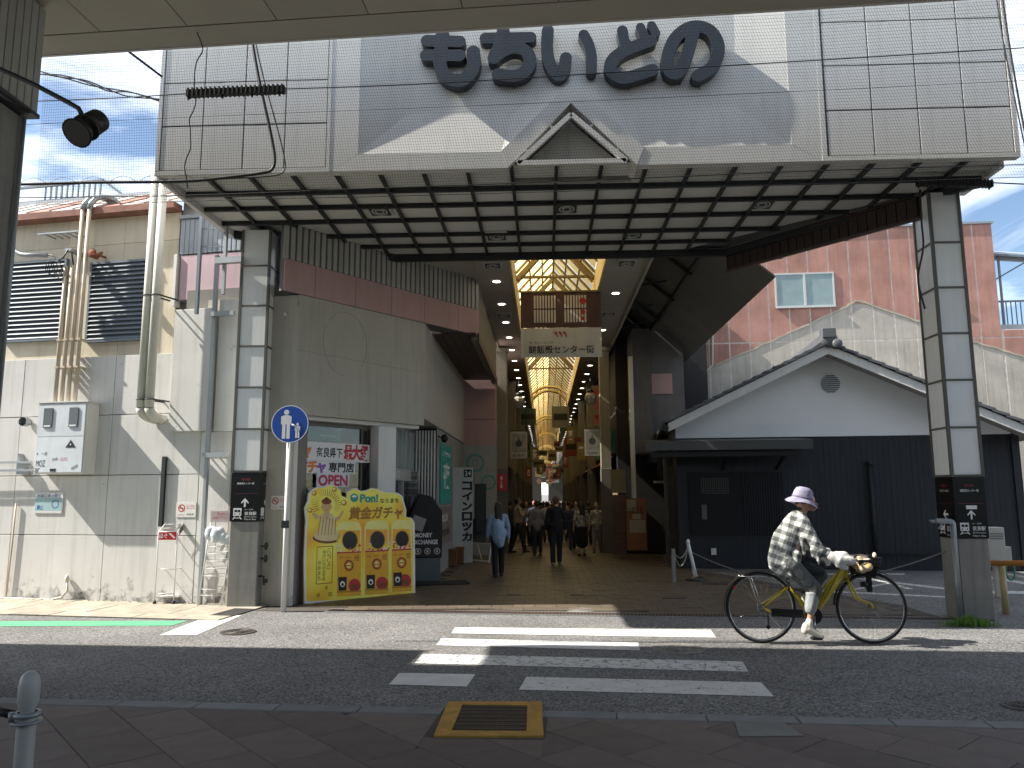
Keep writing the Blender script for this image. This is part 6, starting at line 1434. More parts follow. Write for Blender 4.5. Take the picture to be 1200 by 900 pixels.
m_ = MB(); m_.idx([(bx0_, yb_-.2, za_), (bx1_, yb_-.2, za_-.35), (bx1_, 3.5, za_+.7), (bx0_, 3.5, za_+1.0), (bx0_, yb_-.2, za_+.03), (bx1_, yb_-.2, za_-.32), (bx1_, 3.5, za_+.73), (bx0_, 3.5, za_+1.03)], [(0, 3, 2, 1), (4, 5, 6, 7), (0, 1, 5, 4), (1, 2, 6, 5), (2, 3, 7, 6), (3, 0, 4, 7)]); m_.build('canopy_sheet', mat('poly_grey', (0.35, 0.38, 0.42), .3), bc)
for k in range(5):
    m_ = MB(); f = k/4; y = yb_-.2+f*3.4; m_.beam((bx0_, y, za_+f*1.0-.05), (bx1_, y, za_-.35+f*1.05-.05), .05, .06); m_.build('canopy_rafter', GREYB, bc)
m_ = MB(); m_.box(bx0_+.5, bx0_+.55, yb_-.02, yb_+.03, zf, za_-.1); m_.build('canopy_post', GREYB, bc)
m_ = MB(); m_.beam((bx0_, yb_, za_-1.0), (bx0_+1.5, yb_, za_-.15), .04, .04); m_.build('canopy_brace', GREYB, bc)

# side and back fill so that the place closes behind the frame edges
m_ = MB(); nbk = thing('neighbour_building', 'plain pale building beyond the balcony at the right edge', 'building', Fr(17, 24))
m_.box(0, 14, 0, 8, 0, 3.9); m_.build('wall', WALLW, nbk)

# our own side of the street: the shop row behind the camera, under the canopy
ns = thing('near_side_building', 'beige shop row behind the near pavement under the canopy', 'building', Fr(0, -4.6))
for k in range(8):
    x = -24+k*6; m_ = MB(); m_.box(x+.02, x+5.98, -6, -.02, 0, 4.2); m_.build('wall', mat('near_wall', (.38, .35, .30), .8), ns)
    m_ = MB(); m_.box(x+.6, x+5.4, -.019, .05, .3, 2.7); wd = m_.build('window', FRAMED, ns)
    for j in range(3): m_ = MB(); m_.box(x+.75+j*1.55, x+2.15+j*1.55, .051, .06, .45, 2.55); m_.build('pane', GLASS, wd)
# ------------------------------------------------------------ photo board by the shop
a = G.atz(356, 708.5); b_ = G.atz(486.5, 695.5); BD = Fr(a[0], a[1], math.degrees(math.atan2(b_[1]-a[1], b_[0]-a[0])))
bd = thing('photo_board', 'yellow cut-out advertising board with three gacha machines and seated monk', 'advertising board', BD)
def B(X_, Y_, yl=0): return BD.at(330+X_/3.75, 470+Y_/3.75, yl)
OUT = [(100, 893), (98, 700), (106, 520), (100, 470), (114, 440), (118, 405), (135, 388), (160, 376), (180, 380), (205, 366), (230, 368), (255, 388), (262, 415), (285, 425), (288, 400), (310, 384), (330, 384), (350, 396), (372, 392), (395, 382), (425, 386), (450, 398), (480, 402), (510, 403), (532, 418), (540, 450), (549, 480), (546, 508), (572, 514), (585, 535), (588, 862), (470, 871), (350, 881), (220, 889)]
BYEL = bpy.data.materials.new('board_print'); BYEL.use_nodes = True; t = BYEL.node_tree; bsd = t.nodes['Principled BSDF']; bsd.inputs['Roughness'].default_value = .45
co = nd(t, 'ShaderNodeTexCoord'); no = nd(t, 'ShaderNodeTexNoise'); no.inputs['Scale'].default_value = 1.6; no.inputs['Detail'].default_value = 1; t.links.new(co.outputs['Object'], no.inputs[0])
rp = nd(t, 'ShaderNodeValToRGB'); e = rp.color_ramp.elements; e[0].position = .32; e[0].color = (.82, .36, .02, 1); e[1].position = .6; e[1].color = (.86, .80, .12, 1); q = rp.color_ramp.elements.new(.45); q.color = (.84, .62, .03, 1)
t.links.new(no.outputs['Fac'], rp.inputs[0]); t.links.new(rp.outputs[0], bsd.inputs['Base Color'])
BM_ = [BYEL, INKW, INKK, INKO, INKR, INKG, mat('print_brown', (.22, .06, .02), .5), mat('print_skin', (.62, .42, .2), .5), mat('print_robe', (.68, .58, .32), .5), mat('print_gold', (.45, .22, .02), .5), mat('print_lemon', (.82, .76, .25), .5), mat('print_amber', (.78, .42, .02), .5), mat('print_hole', (.03, .03, .03), .15)]
m_ = MB(); P = [B(*p) for p in OUT]; m_.prism(P, 0, .03, 'y', 1)
cx = sum(p[0] for p in P)/len(P); cz = sum(p[1] for p in P)/len(P)
P2 = [(p[0]+(cx-p[0])*.035, p[1]+(cz-p[1])*.032) for p in P]; m_.face([(x, -.0015, z) for x, z in P2], 0)
def bf(pts, m, d): m_.face([(*[B(*p)[0]], -.0015-d*.0006, B(*p)[1]) for p in pts], m)
def bell(X_, Y_, rx, ry, m, d, n=20): bf([(X_+rx*math.cos(2*math.pi*k/n), Y_+ry*math.sin(2*math.pi*k/n)) for k in range(n)], m, d)
# halo, monk figure, seat
for k in range(26):
    a = R_(-210+k*9.6); c, s_ = math.cos(a), math.sin(a); bf([(197+38*c, 455+40*s_), (197+38*c+2, 455+40*s_+2), (197+64*c, 455+66*s_), (197+64*c-2, 455+66*s_-2)], 6, 1)
for (X_, Y_, r) in ((143, 405, 11), (232, 388, 11), (273, 447, 13), (125, 480, 11)): bell(X_, Y_, r, r, 9, 1); bell(X_-2, Y_-2, r*.6, r*.6, 10, 2)
bell(200, 600, 64, 26, 6, 1); bell(200, 592, 60, 24, 8, 2)
bf([(150, 595), (168, 540), (160, 515), (178, 492), (218, 492), (238, 515), (232, 545), (252, 595)], 8, 3)
for k in range(6): bf([(170+k*13, 505+k*3), (174+k*13, 505+k*3), (160+k*15, 590), (157+k*15, 590)], 9, 4)
bf([(160, 515), (148, 520), (132, 495), (138, 488), (165, 505)], 7, 3); bf([(236, 512), (250, 505), (268, 478), (274, 486), (256, 520), (240, 530)], 7, 3)
bf([(186, 496), (186, 480), (210, 480), (210, 496), (204, 520), (192, 520)], 7, 4); bell(197, 462, 21, 28, 7, 5); bell(197, 441, 22, 13, 6, 6); bell(197, 430, 9, 8, 6, 6)
bf([(187, 461), (193, 460), (193, 462), (187, 463)], 6, 7); bf([(201, 460), (207, 461), (207, 463), (201, 462)], 6, 7); bf([(192, 478), (202, 478), (197, 481)], 4, 7); bell(176, 466, 3, 8, 7, 6, 8); bell(218, 466, 3, 8, 7, 6, 8)
# left text panel
bf([(155, 640), (226, 636), (222, 800), (150, 806)], 6, 1); bf([(157, 643), (223, 639), (219, 797), (153, 803)], 0, 2)
def btxt(s, X0, X1, Y0, Y1, mi, bd_=.01, vert=False, d=4, tilt=0):
    p, q = B(X0, (Y0+Y1)/2), B(X1, (Y0+Y1)/2); zt_1 = B((X0+X1)/2, Y0)[1]; zb_1 = B((X0+X1)/2, Y1)[1]
    put_text(m_, s, p[0], q[0], zb_1, zt_1, -.0015-d*.0006, mi, bd_, vertical=vert, tilt=tilt)
btxt('ごいっしょに', 200, 216, 645, 740, 2, .0, True); btxt('ゆかいな記念写真', 179, 193, 655, 790, 2, .0, True); btxt('奈良まち', 158, 172, 700, 790, 2, .0, True)
btxt('年', 190, 203, 812, 830, 2); btxt('月', 152, 166, 846, 862, 2); btxt('日', 206, 219, 840, 858, 2)
# headline
bell(319, 425, 18, 19, 5, 2); bell(319, 419, 11, 5, 1, 3, 12); btxt('Pon!', 344, 424, 408, 446, 5, .05); btxt('ならまち', 432, 514, 427, 448, 2, .02)
btxt('黄金ガチャ', 296, 532, 462, 520, 6, .035, tilt=.12); btxt('黄金ガチャ', 299, 529, 464, 518, 9, .0, d=5, tilt=.12)
# three machines
for (xa, xb, ty, by, hx_, hy_, r, yy) in ((240, 350, 528, 862, 300, 612, 32, 0), (364, 471, 524, 853, 421, 610, 31, -6), (482, 572, 522, 842, 529, 606, 28, -12)):
    w = xb-xa
    bf([(xa, by), (xa, ty+30), (xa+w*.1, ty+8), (xa+w*.3, ty), (xb-w*.3, ty), (xb-w*.08, ty+8), (xb, ty+30), (xb, by-6)], 10, 1)
    bf([(xa+6, by-3), (xa+6, ty+40), (xb-6, ty+40), (xb-6, by-8)], 0, 2)
    bf([(xa+2, 672+yy), (xb-2, 667+yy), (xb-2, by-8), (xa+2, by-2)], 11, 3)
    bell(hx_, hy_, r+3, r*1.22+4, 9, 4); bell(hx_, hy_, r, r*1.22, 12, 5)
    random.seed(xa)
    for k in range(34):
        X_ = xa+4+random.random()*(w-10); Y_ = 622+yy+random.random()*44
        if abs(X_-hx_) < r+2 and Y_ < hy_+r*1.1: continue
        bf([(X_, Y_), (X_+7, Y_-5), (X_+9, Y_+1), (X_+2, Y_+6)], 4 if k % 2 else 1, 4.5+.05*k)
    bf([(xa+2, 664+yy), (xb-2, 660+yy), (xb-2, 666+yy), (xa+2, 671+yy)], 4, 6.5)
    btxt('入口', xa+w*.1, xa+w*.25, 680+yy, 694+yy, 4, .03); btxt('ガチャ', xa+w*.36, xa+w*.62, 682+yy, 692+yy, 4, .02); btxt('大吉', xa+w*.72, xa+w*.9, 676+yy, 704+yy, 6, .02)
    c = (xa+w*.5, 722+yy); bell(c[0], c[1], 21, 25, 6, 7); bell(c[0], c[1], 15, 18, 3, 8); bell(c[0], c[1], 10, 12, 10, 9); bf([(c[0]-10, c[1]-1), (c[0]+10, c[1]-1), (c[0]+10, c[1]+3), (c[0]-10, c[1]+3)], 6, 10)
    bf([(xa+8, by-88), (xa+46, by-90), (xa+44, by-30), (xa+10, by-28)], 2, 7); bell(xa+27, by-58, 11, 13, 1, 8, 14); bell(xa+27, by-56, 6, 7, 2, 9, 10)
    bell(xb-30, by-52, 27, 30, 4, 5, 18); bf([(xb-46, by-56), (xb-14, by-57), (xb-14, by-36), (xb-46, by-34)], 6, 7)
    bf([(xa+2, by-26), (xb-2, by-30), (xb-2, by-24), (xa+2, by-20)], 9, 8)
m_.build('printed_panel', BM_, bd, recalc=False)
PLY = mat('plywood', (0.22, 0.15, 0.09), .8, var=.2, scale=6)
m_ = MB(); m_.box(.0, .03, .031, .5, 0.0, B(105, 560)[1]); m_.idx([(.0, .031, 1.4), (.03, .031, 1.4), (.03, .5, .0), (0, .5, 0)], [(0, 1, 2, 3)]); m_.build('side_prop', PLY, bd)
m_ = MB(); m_.box(.05, P[-4][0], .4, .5, 0, .25); m_.build('base_weight', PLY, bd)

# coin changer, small signs, mats
MC = Fr(-2.20, 13.8, 14)
mc2 = thing('money_changer', 'black money exchange machine with sloping console beside the shop door', 'machine', MC)
m_ = MB(); m_.box(-.25, .35, 0, .5, 0, .42); m_.build('grey_base', mat('base_bluegrey', (0.10, 0.12, 0.13), .5), mc2)
m_ = MB(); m_.prism([(-.28, .42), (.38, .42), (.38, 1.25), (.2, 1.5), (-.05, 1.55), (-.28, .95)], 0.0, .5); m_.build('console', mat('console_black', (0.012, 0.013, 0.015), .25), mc2, bevel=.02)
m_ = MB(); put_text(m_, 'MONEY', -.1, .2, .78, .86, -.004, 0, .03); put_text(m_, 'EXCHANGE', -.15, .3, .66, .74, -.004, 0, .03)
for x in (-.05, .12, .29): ring(m_, x, .54, .045, .055, -.004, 0, 16); put_text(m_, '¥', x-.02, x+.02, .51, .57, -.004, 0, .02)
m_.build('lettering', INKW, mc2, recalc=False)
m_ = MB(); m_.idx([(-.2, -.004, .95), (.02, -.004, .88), (.1, -.004, 1.1), (-.12, -.004, 1.18)], [(0, 1, 2, 3)]); m_.build('tilted_label', mat('label_grey', (0.28, 0.28, 0.27), .5), mc2, recalc=False)
m_ = MB(); m_.box(-.3, .8, -.6, -.02, .018, .03); o = m_.build('door_mat', mat('mat_dark', (0.015, 0.02, 0.022), .9)); tag(o, 'dark rubber mat in front of the money changer', 'mat', MC)
SN = Fr(0, 14.0)
for k, (px0, px1, py0, py1, s_) in enumerate(((478, 490, 552, 563, 'QR決済'), (477, 491, 565, 581, '両替機'))):
    x0, z1 = SN.at(px0, py0, .2); x1, z0 = SN.at(px1, py1, .2); m_ = MB(); m_.box(x0, x1, .19, .2, z0, z1, 0); rect(m_, x0+.02, x1-.02, z0+.02, z0+(z1-z0)*.5, .1885, 2); put_text(m_, s_, x0+.02, x1-.02, z0+(z1-z0)*.6, z1-.02, .1885, 1, .01); o = m_.build('notice_card', [mat('notice_grey', (0.3, 0.3, 0.28), .6), INKK, mat('notice_mid', (0.12, 0.12, 0.12), .6)], recalc=False); tag(o, ['upper small notice card beside the shop door', 'lower small notice card beside the shop door'][k], 'notice', SN)
q = AW.at(0, 0) if False else None
m_ = MB(); m_.lathe([(0, -.1), (.07, -.08), (.09, 0), (.0, .05)], (2.0, -.12, 2.62), 12, 0, 'y'); m_.tube([(2.0, -.05, 2.62), (2.0, .12, 2.72)], .015, 6); o = m_.build('security_camera', BLACK); tag(o, 'round black security camera above the turquoise poster', 'camera', AW)

# coin locker sign, kiosk and crates
a = G.atz(526, 661); LK = Fr(a[0], a[1]+.1, 12)
lk = thing('coin_locker', 'tall white coin locker cabinet with black vertical katakana', 'locker', LK)
w = (553-526)/900*a[1]; zt_l = LK.at(540, 548)[1]
m_ = MB(); m_.box(0, w, 0, .5, 0, zt_l); m_.build('housing', mat('locker_white', (0.42, 0.43, 0.42), .5), lk, bevel=.01)
m_ = MB(); put_text(m_, 'コインロッカー'[:6], w*.52, w*.98, zt_l*.22, zt_l*.86, -.004, 0, .05, vertical=True); rect(m_, w*.6, w*.95, zt_l*.9, zt_l*.98, -.004, 0); put_text(m_, '24', w*.65, w*.9, zt_l*.915, zt_l*.965, -.0052, 1); m_.build('lettering', [INKK, INKW], lk, recalc=False)
m_ = MB(); m_.box(w+.08, w+.32, .1, .3, .7, zt_l*.83); m_.build('dark_unit', INKK, lk)
for k, (px, py) in enumerate(((531, 664), (539, 661))):
    a = G.atz(px, py); m_ = MB(); m_.box(-.08, .08, -.08, .08, 0.02, .36, 0); m_.box(-.09, .09, -.09, .09, .33, .37, 0); o = m_.build('wooden_planter', mat('planter_wood', (0.16, 0.075, 0.03), .7, var=.2)); tag(o, ['front wooden planter box at the foot of the locker', 'rear wooden planter box at the foot of the locker'][k], 'planter', Fr(a[0], a[1]))
a = G.atz(543, 657.5); b_ = G.atz(573, 660); CB = Fr(a[0], a[1], math.degrees(math.atan2(b_[1]-a[1], b_[0]-a[0])))
cb2 = thing('easel_board', 'white framed easel with grey blank board beside woman in blue shirt', 'easel', CB); w = math.hypot(b_[0]-a[0], b_[1]-a[1])
m_ = MB()
for x, dx in ((0, .06), (w, .06)): m_.beam((x, 0, 0), (x+dx, .1, .85), .03, .03)
for z in (.04, .42): m_.beam((.0+.07*z, .11*z, z), (w+.07*z, .11*z, z), .03, .03)
m_.build('frame', INKW, cb2)
m_ = MB(); m_.idx([(.04, .02, .44), (w+.02, .02, .44), (w+.06, .1, .97), (.08, .1, .97)], [(0, 1, 2, 3)]); m_.build('board', mat('board_grey', (0.13, 0.13, 0.12), .7), cb2, recalc=False)
m_ = MB(); m_.beam((.1, .5, 0), (.12, .12, .9), .02, .02); m_.beam((w-.05, .5, 0), (w-.02, .12, .9), .02, .02); m_.build('back_leg', INKW, cb2)

# ------------------------------------------------------------ street furniture on the right
a = G.atz(1122, 726.5); SPf = Fr(a[0]-.02, a[1]-.12)
tp = thing('standpipe', 'galvanised standpipe with elbow and small tap beside right pillar', 'tap', SPf)
m_ = MB(); zt_s = SPf.at(1100, 611)[1]; m_.tube([(0, 0, 0), (0, 0, zt_s-.04)]+elbow((0, 0, zt_s-.04), (0, 0, zt_s), (-.05, 0, zt_s))+[(-.2, -.0, zt_s+.005)], .033, 10); m_.build('pipe', GALV, tp)
m_ = MB(); m_.tube([(-.13, 0, zt_s), (-.15, 0, zt_s-.07), (-.17, 0, zt_s-.09)], .016, 7); m_.tube([(-.2, 0, zt_s), (-.26, 0, zt_s+.0)], .02, 7); m_.tube([(-.26, -.03, zt_s+.01), (-.26, .03, zt_s+.01)], .01, 6); m_.build('tap', GALV, tp)
m_ = MB(); m_.tube([(.055, .04, 0), (.055, .04, zt_s-.2)], .012, 6); m_.build('thin_pipe', BLACK, tp)
a = G.atz(1179, 720); RBf = Fr(a[0], a[1], -3)
br = thing('rail_barrier', 'low orange rail barrier on cream posts right of the pillar', 'barrier', RBf); zr_ = RBf.at(1180, 660)[1]
m_ = MB(); m_.tube([(-.22, 0, zr_), (3.2, 0, zr_)], .035, 10); m_.build('rail', mat('rail_orange', (0.42, 0.17, 0.03), .5), br)
for x in (0, 1.5, 3.0): m_ = MB(); m_.tube([(x, 0, 0), (x, 0, zr_-.03)], .04, 10); m_.build('post', mat('post_cream', (0.5, 0.4, 0.2), .5), br)
a = G.atz(1168, 690); bxf = Fr(G.at(1160, 650, 11.8)[0], 11.8); z0, z1 = bxf.at(1165, 660)[1], bxf.at(1165, 618)[1]
t = thing('water_box', 'cream plastic cabinet with coiled green hose behind the orange rail', 'box', bxf)
m_ = MB(); m_.box(0, .24, 0, .2, z0-.05, z1); m_.box(.24, .33, .02, .2, z0-.02, z1-.28); m_.box(.09, .15, .08, .14, 0, z0-.05); m_.build('housing', mat('box_cream', (0.5, 0.48, 0.42), .5), t, bevel=.01)
for k in range(3): m_ = MB(); m_.box(.03, .21, -.008, -.001, z1-.1-k*.035, z1-.085-k*.035); m_.build('vent_slot', STONEP, t)
m_ = MB(); m_.tube([(.30+.06*math.cos(a), .05, z0-.12+.13*math.sin(a)) for a in [k*math.pi/8 for k in range(16)]], .012, 6, closed=True); m_.build('hose', mat('hose_green', (0.02, 0.25, 0.12), .4), t)
# chain posts
a = G.atz(816, 681); p1 = Fr(a[0], a[1]); t = thing('chain_post', 'white pole with black rubber base left of the cyclist', 'post', p1); hp = p1.at(808, 633)[1]; dx = -.12
m_ = MB(); m_.tube([(0, 0, .05), (dx, 0, hp-.06)], [.035, .03], 10); m_.lathe([(.022, -.05), (.03, -.03), (.03, .04), (0, .06)], (dx, 0, hp-.04), 10); m_.build('pole', INKW, t)
m_ = MB(); m_.lathe([(.19, 0), (.19, .03), (.08, .08), (.0, .09)], (0, 0, 0), 16); m_.build('base', BLACK, t)
a = G.atz(790, 683); p2 = Fr(a[0], a[1]); t = thing('chain_post', 'short grey square post left of the white chain pole', 'post', p2); hp2 = p2.at(790, 643)[1]
m_ = MB(); m_.box(-.03, .03, -.03, .03, 0, hp2); m_.build('pole', mat('post_grey', (0.25, 0.25, 0.24), .5), t, bevel=.005)
CH = [INKW]
def rope(a, b_, drop, r, m, label, nm='rope'):
    m_ = MB(); m_.tube(sag(a, b_, drop, 18), r, 5); o = m_.build(nm, m); tag(o, label, 'rope'); return o
A1 = (p1.o.x+dx, p1.o.y, hp-.1); A2 = (p2.o.x, p2.o.y, hp2-.04)
ch = thing('hanging_chain', 'double pale chain between the white pole and the grey post', 'chain')
for k, d_ in enumerate((.16, .30)): m_ = MB(); m_.tube(sag(A2, A1, d_, 14), .009, 5); m_.build('chain_strand', mat('chain_pale', (0.3, 0.3, 0.27), .6), ch)
rope((p1.o.x+dx*.5, p1.o.y, .5), (prf.o.x, prf.o.y+.3, .80), .42, .008, mat('rope_grey', (0.25, 0.25, 0.25), .7), 'thin grey rope sagging from the white pole to the right pillar')
# near bollard with striped bar
YB = 3.4; x, z = G.at(36, 786, YB); bo = thing('bollard', 'pale round topped bollard with yellow and black bar at bottom left', 'bollard', Fr(x+.0, YB))
m_ = MB(); m_.lathe([(.038, .02), (.038, z-.19), (.036, z-.18)], (0, 0, 0), 16); m_.build('post', mat('bollard_grey', (0.42, 0.42, 0.40), .4), bo)
m_ = MB(); m_.lathe([(.028, z-.165), (.042, z-.13), (.043, z-.06), (.036, z-.025), (.018, z-.003), (0, z)], (0, 0, 0), 18); m_.lathe([(.028, z-.2), (.028, z-.16)], (0, 0, 0), 12); m_.build('cap', mat('bollard_grey', (0.42, 0.42, 0.40), .4), bo)
m_ = MB(); m_.lathe([(.04, z-.215), (.062, z-.215), (.062, z-.205), (.04, z-.205)], (0, 0, 0), 16); m_.lathe([(.04, z-.19), (.055, z-.19), (.055, z-.17), (.04, z-.17)], (0, 0, 0), 16); m_.build('ring_clamp', GALV, bo)
for k in range(8):
    m_ = MB(); a = Vector((-.06-k*.075, -.0, z-.185+k*.018)); b2 = Vector((-.06-(k+1)*.075, -.0, z-.185+(k+1)*.018)); m_.tube([a, b2], .019, 10); m_.build('bar_stripe', mat('bar_yellow', (0.4, 0.26, 0.05), .4) if k % 2 else BLACK, bo)
m_ = MB(); m_.cyl((-.05, -.03, z-.205), .012, .04, 8, 'z'); m_.build('bolt', GALV, bo)

# covers and patches on the ground
def gsheet(name, label, pts, z, m, cat, th=.006):
    q = [G.atz(*p, z) for p in pts]; cx = sum(a[0] for a in q)/len(q); cy = sum(a[1] for a in q)/len(q)
    m_ = MB(); m_.prism([(a[0]-cx, a[1]-cy) for a in q][::-1], 0, th, 'z'); o = m_.build(name, m); tag(o, label, cat); o.location = (cx, cy, z-th); return o
q = [G.atz(*p, .022) for p in ((525, 823.5), (635, 823.5), (637, 864), (508, 864))]; cx = sum(a[0] for a in q)/4; cy = sum(a[1] for a in q)/4
cv = thing('chamber_cover', 'square dark chamber cover in a worn yellow painted frame', 'manhole', Fr(cx, cy))
i_ = [G.atz(*p, .022) for p in ((542, 827), (618, 828), (617, 858.5), (529, 857.5))]
m_ = MB()
for k in range(4):
    a, b_, c, d = q[k], q[(k+1) % 4], i_[(k+1) % 4], i_[k]; m_.prism([(p[0]-cx, p[1]-cy) for p in (a, b_, c, d)], .0, .032, 'z')
m_.build('yellow_frame', YPAINT, cv, recalc=True)
m_ = MB(); m_.prism([(cx+(p[0]-cx)*.985-cx, cy+(p[1]-cy)*.985-cy) for p in i_], .0, .0275, 'z'); pl_ = m_.build('cover_plate', mat('cover_iron', (0.05, 0.042, 0.035), .6, metal=.3, bump=.5, bscale=60), cv)
st = MB()
for k in range(15):
    for j in range(7):
        u, v_ = (k+.5)/15, (j+.5)/7; x = (i_[3][0]*(1-u)+i_[2][0]*u)*(1-v_)+(i_[0][0]*(1-u)+i_[1][0]*u)*v_; y = (i_[3][1])*(1-v_)+i_[0][1]*v_; st.box(x-cx-.013, x-cx+.013, y-cy-.01, y-cy+.01, .0275, .031)
o = st.build('tread_studs', mat('cover_iron2', (0.075, 0.065, 0.055), .5, metal=.3), cv); o['kind'] = 'stuff'
gsheet('cement_patch', 'pale cement patch set in the dark paving near the kerb', [(861, 844.5), (918, 846), (942, 862), (866, 862.5)], .026, mat('patch_cement', (0.2, 0.2, 0.185), .85, var=.2, bump=.3), 'patch')
def roundcover(px, py, rx, label, m, ring_=True, spoke=False):
    a = G.atz(px, py); r = rx/900*a[1]; t = thing('manhole_cover', label, 'manhole', Fr(*a)); m_ = MB(); m_.lathe([(0, .009), (r*.86, .009), (r*.86, .004), (r*.88, .004), (r*.88, .010), (r, .010), (r, .0)], (0, 0, 0), 28, 0, sm=False); m_.build('cover', m, t)
    s_ = MB()
    for k in range(3): s_.tube([(r*(.25+.2*k)*math.cos(a_), r*(.25+.2*k)*math.sin(a_), .010) for a_ in [j*math.pi/10 for j in range(20)]], .005, 4, closed=True)
    for k in range(12): a_ = k*math.pi/6; s_.beam((r*.2*math.cos(a_), r*.2*math.sin(a_), .010), (r*.82*math.cos(a_), r*.82*math.sin(a_), .010), .008, .004)
    s_.build('relief', m, t); return t
IRON = mat('iron_cover', (0.09, 0.08, 0.07), .5, metal=.3, var=.25); BRK = mat('crumbled_cement', (0.22, 0.21, 0.185), .9, var=.5, scale=14, bump=.8, bscale=25)
roundcover(279, 741, 20, 'round iron manhole cover beside the white stop line', IRON); roundcover(795, 761, 30, 'cracked pale round manhole collar at the end of the crossing', BRK); roundcover(1197, 828, 20, 'round iron manhole cover on the shaded road at the right edge', IRON)
roundcover(680, 715, 18, 'round cover in the arcade paving behind the drain grating', FLOORG); roundcover(1088, 0, 1, 'x', IRON) if False else None
for k, (px, py, w) in enumerate(((602, 695.5, 8), (676, 696, 8), (838, 683, 15), (790, 700, 14))): gsheet('access_plate', ['small dark oval access plate left of the arcade axis', 'small dark oval access plate on the arcade axis', 'dark rectangular plate in the ground behind the rear wheel', 'long dark plate in the paving right of the arcade axis'][k], [(px-w, py-1.2), (px+w, py-1.2), (px+w, py+1.2), (px-w, py+1.2)], .024, IRON, 'access plate')
for k, pts in enumerate(([(1000, 676), (1117, 690), (1117, 692), (1000, 678)], [(905, 672), (1060, 672), (1060, 673.6), (905, 673.6)], [(1115, 668), (1200, 682), (1200, 684.5), (1115, 670)], [(1150, 692), (1260, 694), (1260, 697), (1150, 695)], [(1040, 683), (1000, 690), (1003, 691), (1043, 684)], [(880, 688), (1115, 699), (1115, 700.5), (880, 689.5)])):
    sheet('parking_line', pts, WORN)
# lighter stone threshold lines across the arcade floor
for k, (p, q_) in enumerate((((400, 709), (820, 700)), ((560, 684), (790, 684)))):
    pass
# weeds at the foot of the right pillar
random.seed(21); m_ = MB(); a = G.atz(1136, 733)
for k in range(800):
    x = random.gauss(0, .13); y = random.gauss(0, .05); h = random.uniform(.05, .15)*(1-min(.6, abs(x)*2)); an = random.uniform(0, 6.28); l = random.uniform(.01, .05)
    dx, dy = math.cos(an), math.sin(an); w_ = .0035
    m_.idx([(x-dy*w_, y+dx*w_, 0), (x+dy*w_, y-dx*w_, 0), (x+dx*l*.5+dy*w_, y+dy*l*.5-dx*w_, h*.65), (x+dx*l*.5-dy*w_, y+dy*l*.5+dx*w_, h*.65), (x+dx*l, y+dy*l, h)], [(0, 1, 2, 3), (3, 2, 4)])
o = m_.build('weed_tuft', mat('weed_green', (0.13, 0.27, 0.04), .7, var=.4, scale=12), recalc=False); o['kind'] = 'stuff'; tag(o, 'bright green tuft of weeds at the foot of right pillar', 'weeds', Fr(a[0], a[1]-.02))
# leaf litter and crumbs along the foot of the white wall
m_ = MB()
for k in range(260):
    px = random.uniform(-5.5, .2); x, y = px, random.uniform(-.12, -.02); s_ = random.uniform(.006, .022); an = random.uniform(0, 3)
    m_.idx([(x+s_*math.cos(an+j*1.57), y+s_*math.sin(an+j*1.57), .022+random.uniform(0, .01)) for j in range(4)]+[(x, y, .03)], [(0, 1, 4), (1, 2, 4), (2, 3, 4), (3, 0, 4)])
o = m_.build('leaf_litter', mat('litter', (0.1, 0.085, 0.06), .9, var=.5, scale=20), recalc=False); o['kind'] = 'stuff'; tag(o, 'dry leaf litter along the foot of the white wall', 'litter', WL)

# ------------------------------------------------------------ lamp, cables, net overhead
YLp = 4.6
def g3(px, py, Y): x, z = G.at(px, py, Y); return Vector((x, Y, z))
sp_ = thing('spot_lamp', 'black spotlight on a bent arm at the upper left', 'lamp')
m_ = MB(); m_.tube([g3(-60, 56, YLp), g3(0, 81, YLp), g3(40, 99, YLp), g3(80, 120, YLp), g3(92, 127, YLp), g3(98, 138, YLp)], .016, 8); m_.build('arm', BLACK, sp_)
c0, c1 = g3(119, 139, YLp+.18), g3(90, 156, YLp-.02); ax = (c1-c0)
m_ = MB(); m_.tube([c0, c0.lerp(c1, .12), c0.lerp(c1, .62)], [.035, .075, .08], 18); m_.build('housing', mat('lamp_black', (0.02, 0.018, 0.015), .4), sp_)
m_ = MB(); m_.tube([c0.lerp(c1, .6), c0.lerp(c1, .66)], [.088, .088], 18); m_.tube([c0.lerp(c1, .75), c1], [.07, .098], 18); m_.build('hood', mat('lamp_black', (0.02, 0.018, 0.015), .4), sp_)
m_ = MB(); m_.tube([c1, c1+ax*.01], [.088, .088], 18); m_.build('lens', mat('lamp_lens', (0.10, 0.09, 0.08), .15), sp_)
m_ = MB(); m_.beam(g3(98, 136, YLp+.05), c0.lerp(c1, .5), .03, .03); m_.build('yoke', BLACK, sp_)
def cable(name, label, pts, r, cat='cable', m=BLACK, close=False):
    m_ = MB(); m_.tube(pts, r, 6); o = m_.build(name, m); tag(o, label, cat); return o
def smooth(P, n=6):
    P = [Vector(p) for p in P]; out_ = []
    for i in range(len(P)-1):
        p0, p1_, p2_, p3 = P[max(i-1, 0)], P[i], P[i+1], P[min(i+2, len(P)-1)]
        for k in range(n):
            t_ = k/n; out_.append(.5*((2*p1_)+(p2_-p0)*t_+(2*p0-5*p1_+4*p2_-p3)*t_*t_+(3*p1_-p0-3*p2_+p3)*t_**3))
    return out_+[P[-1]]
YC = 8.0
cable('overhead_cable', 'thick black overhead cable crossing low at left and turning up past the insulator', smooth([g3(p, q, YC) for p, q in ((-80, 217), (0, 216.5), (100, 214), (215, 212.5), (270, 207.5), (305, 203), (318, 199), (322, 185), (316, 150), (309, 118), (302, 85), (296, 50), (292, 20))]), .017)
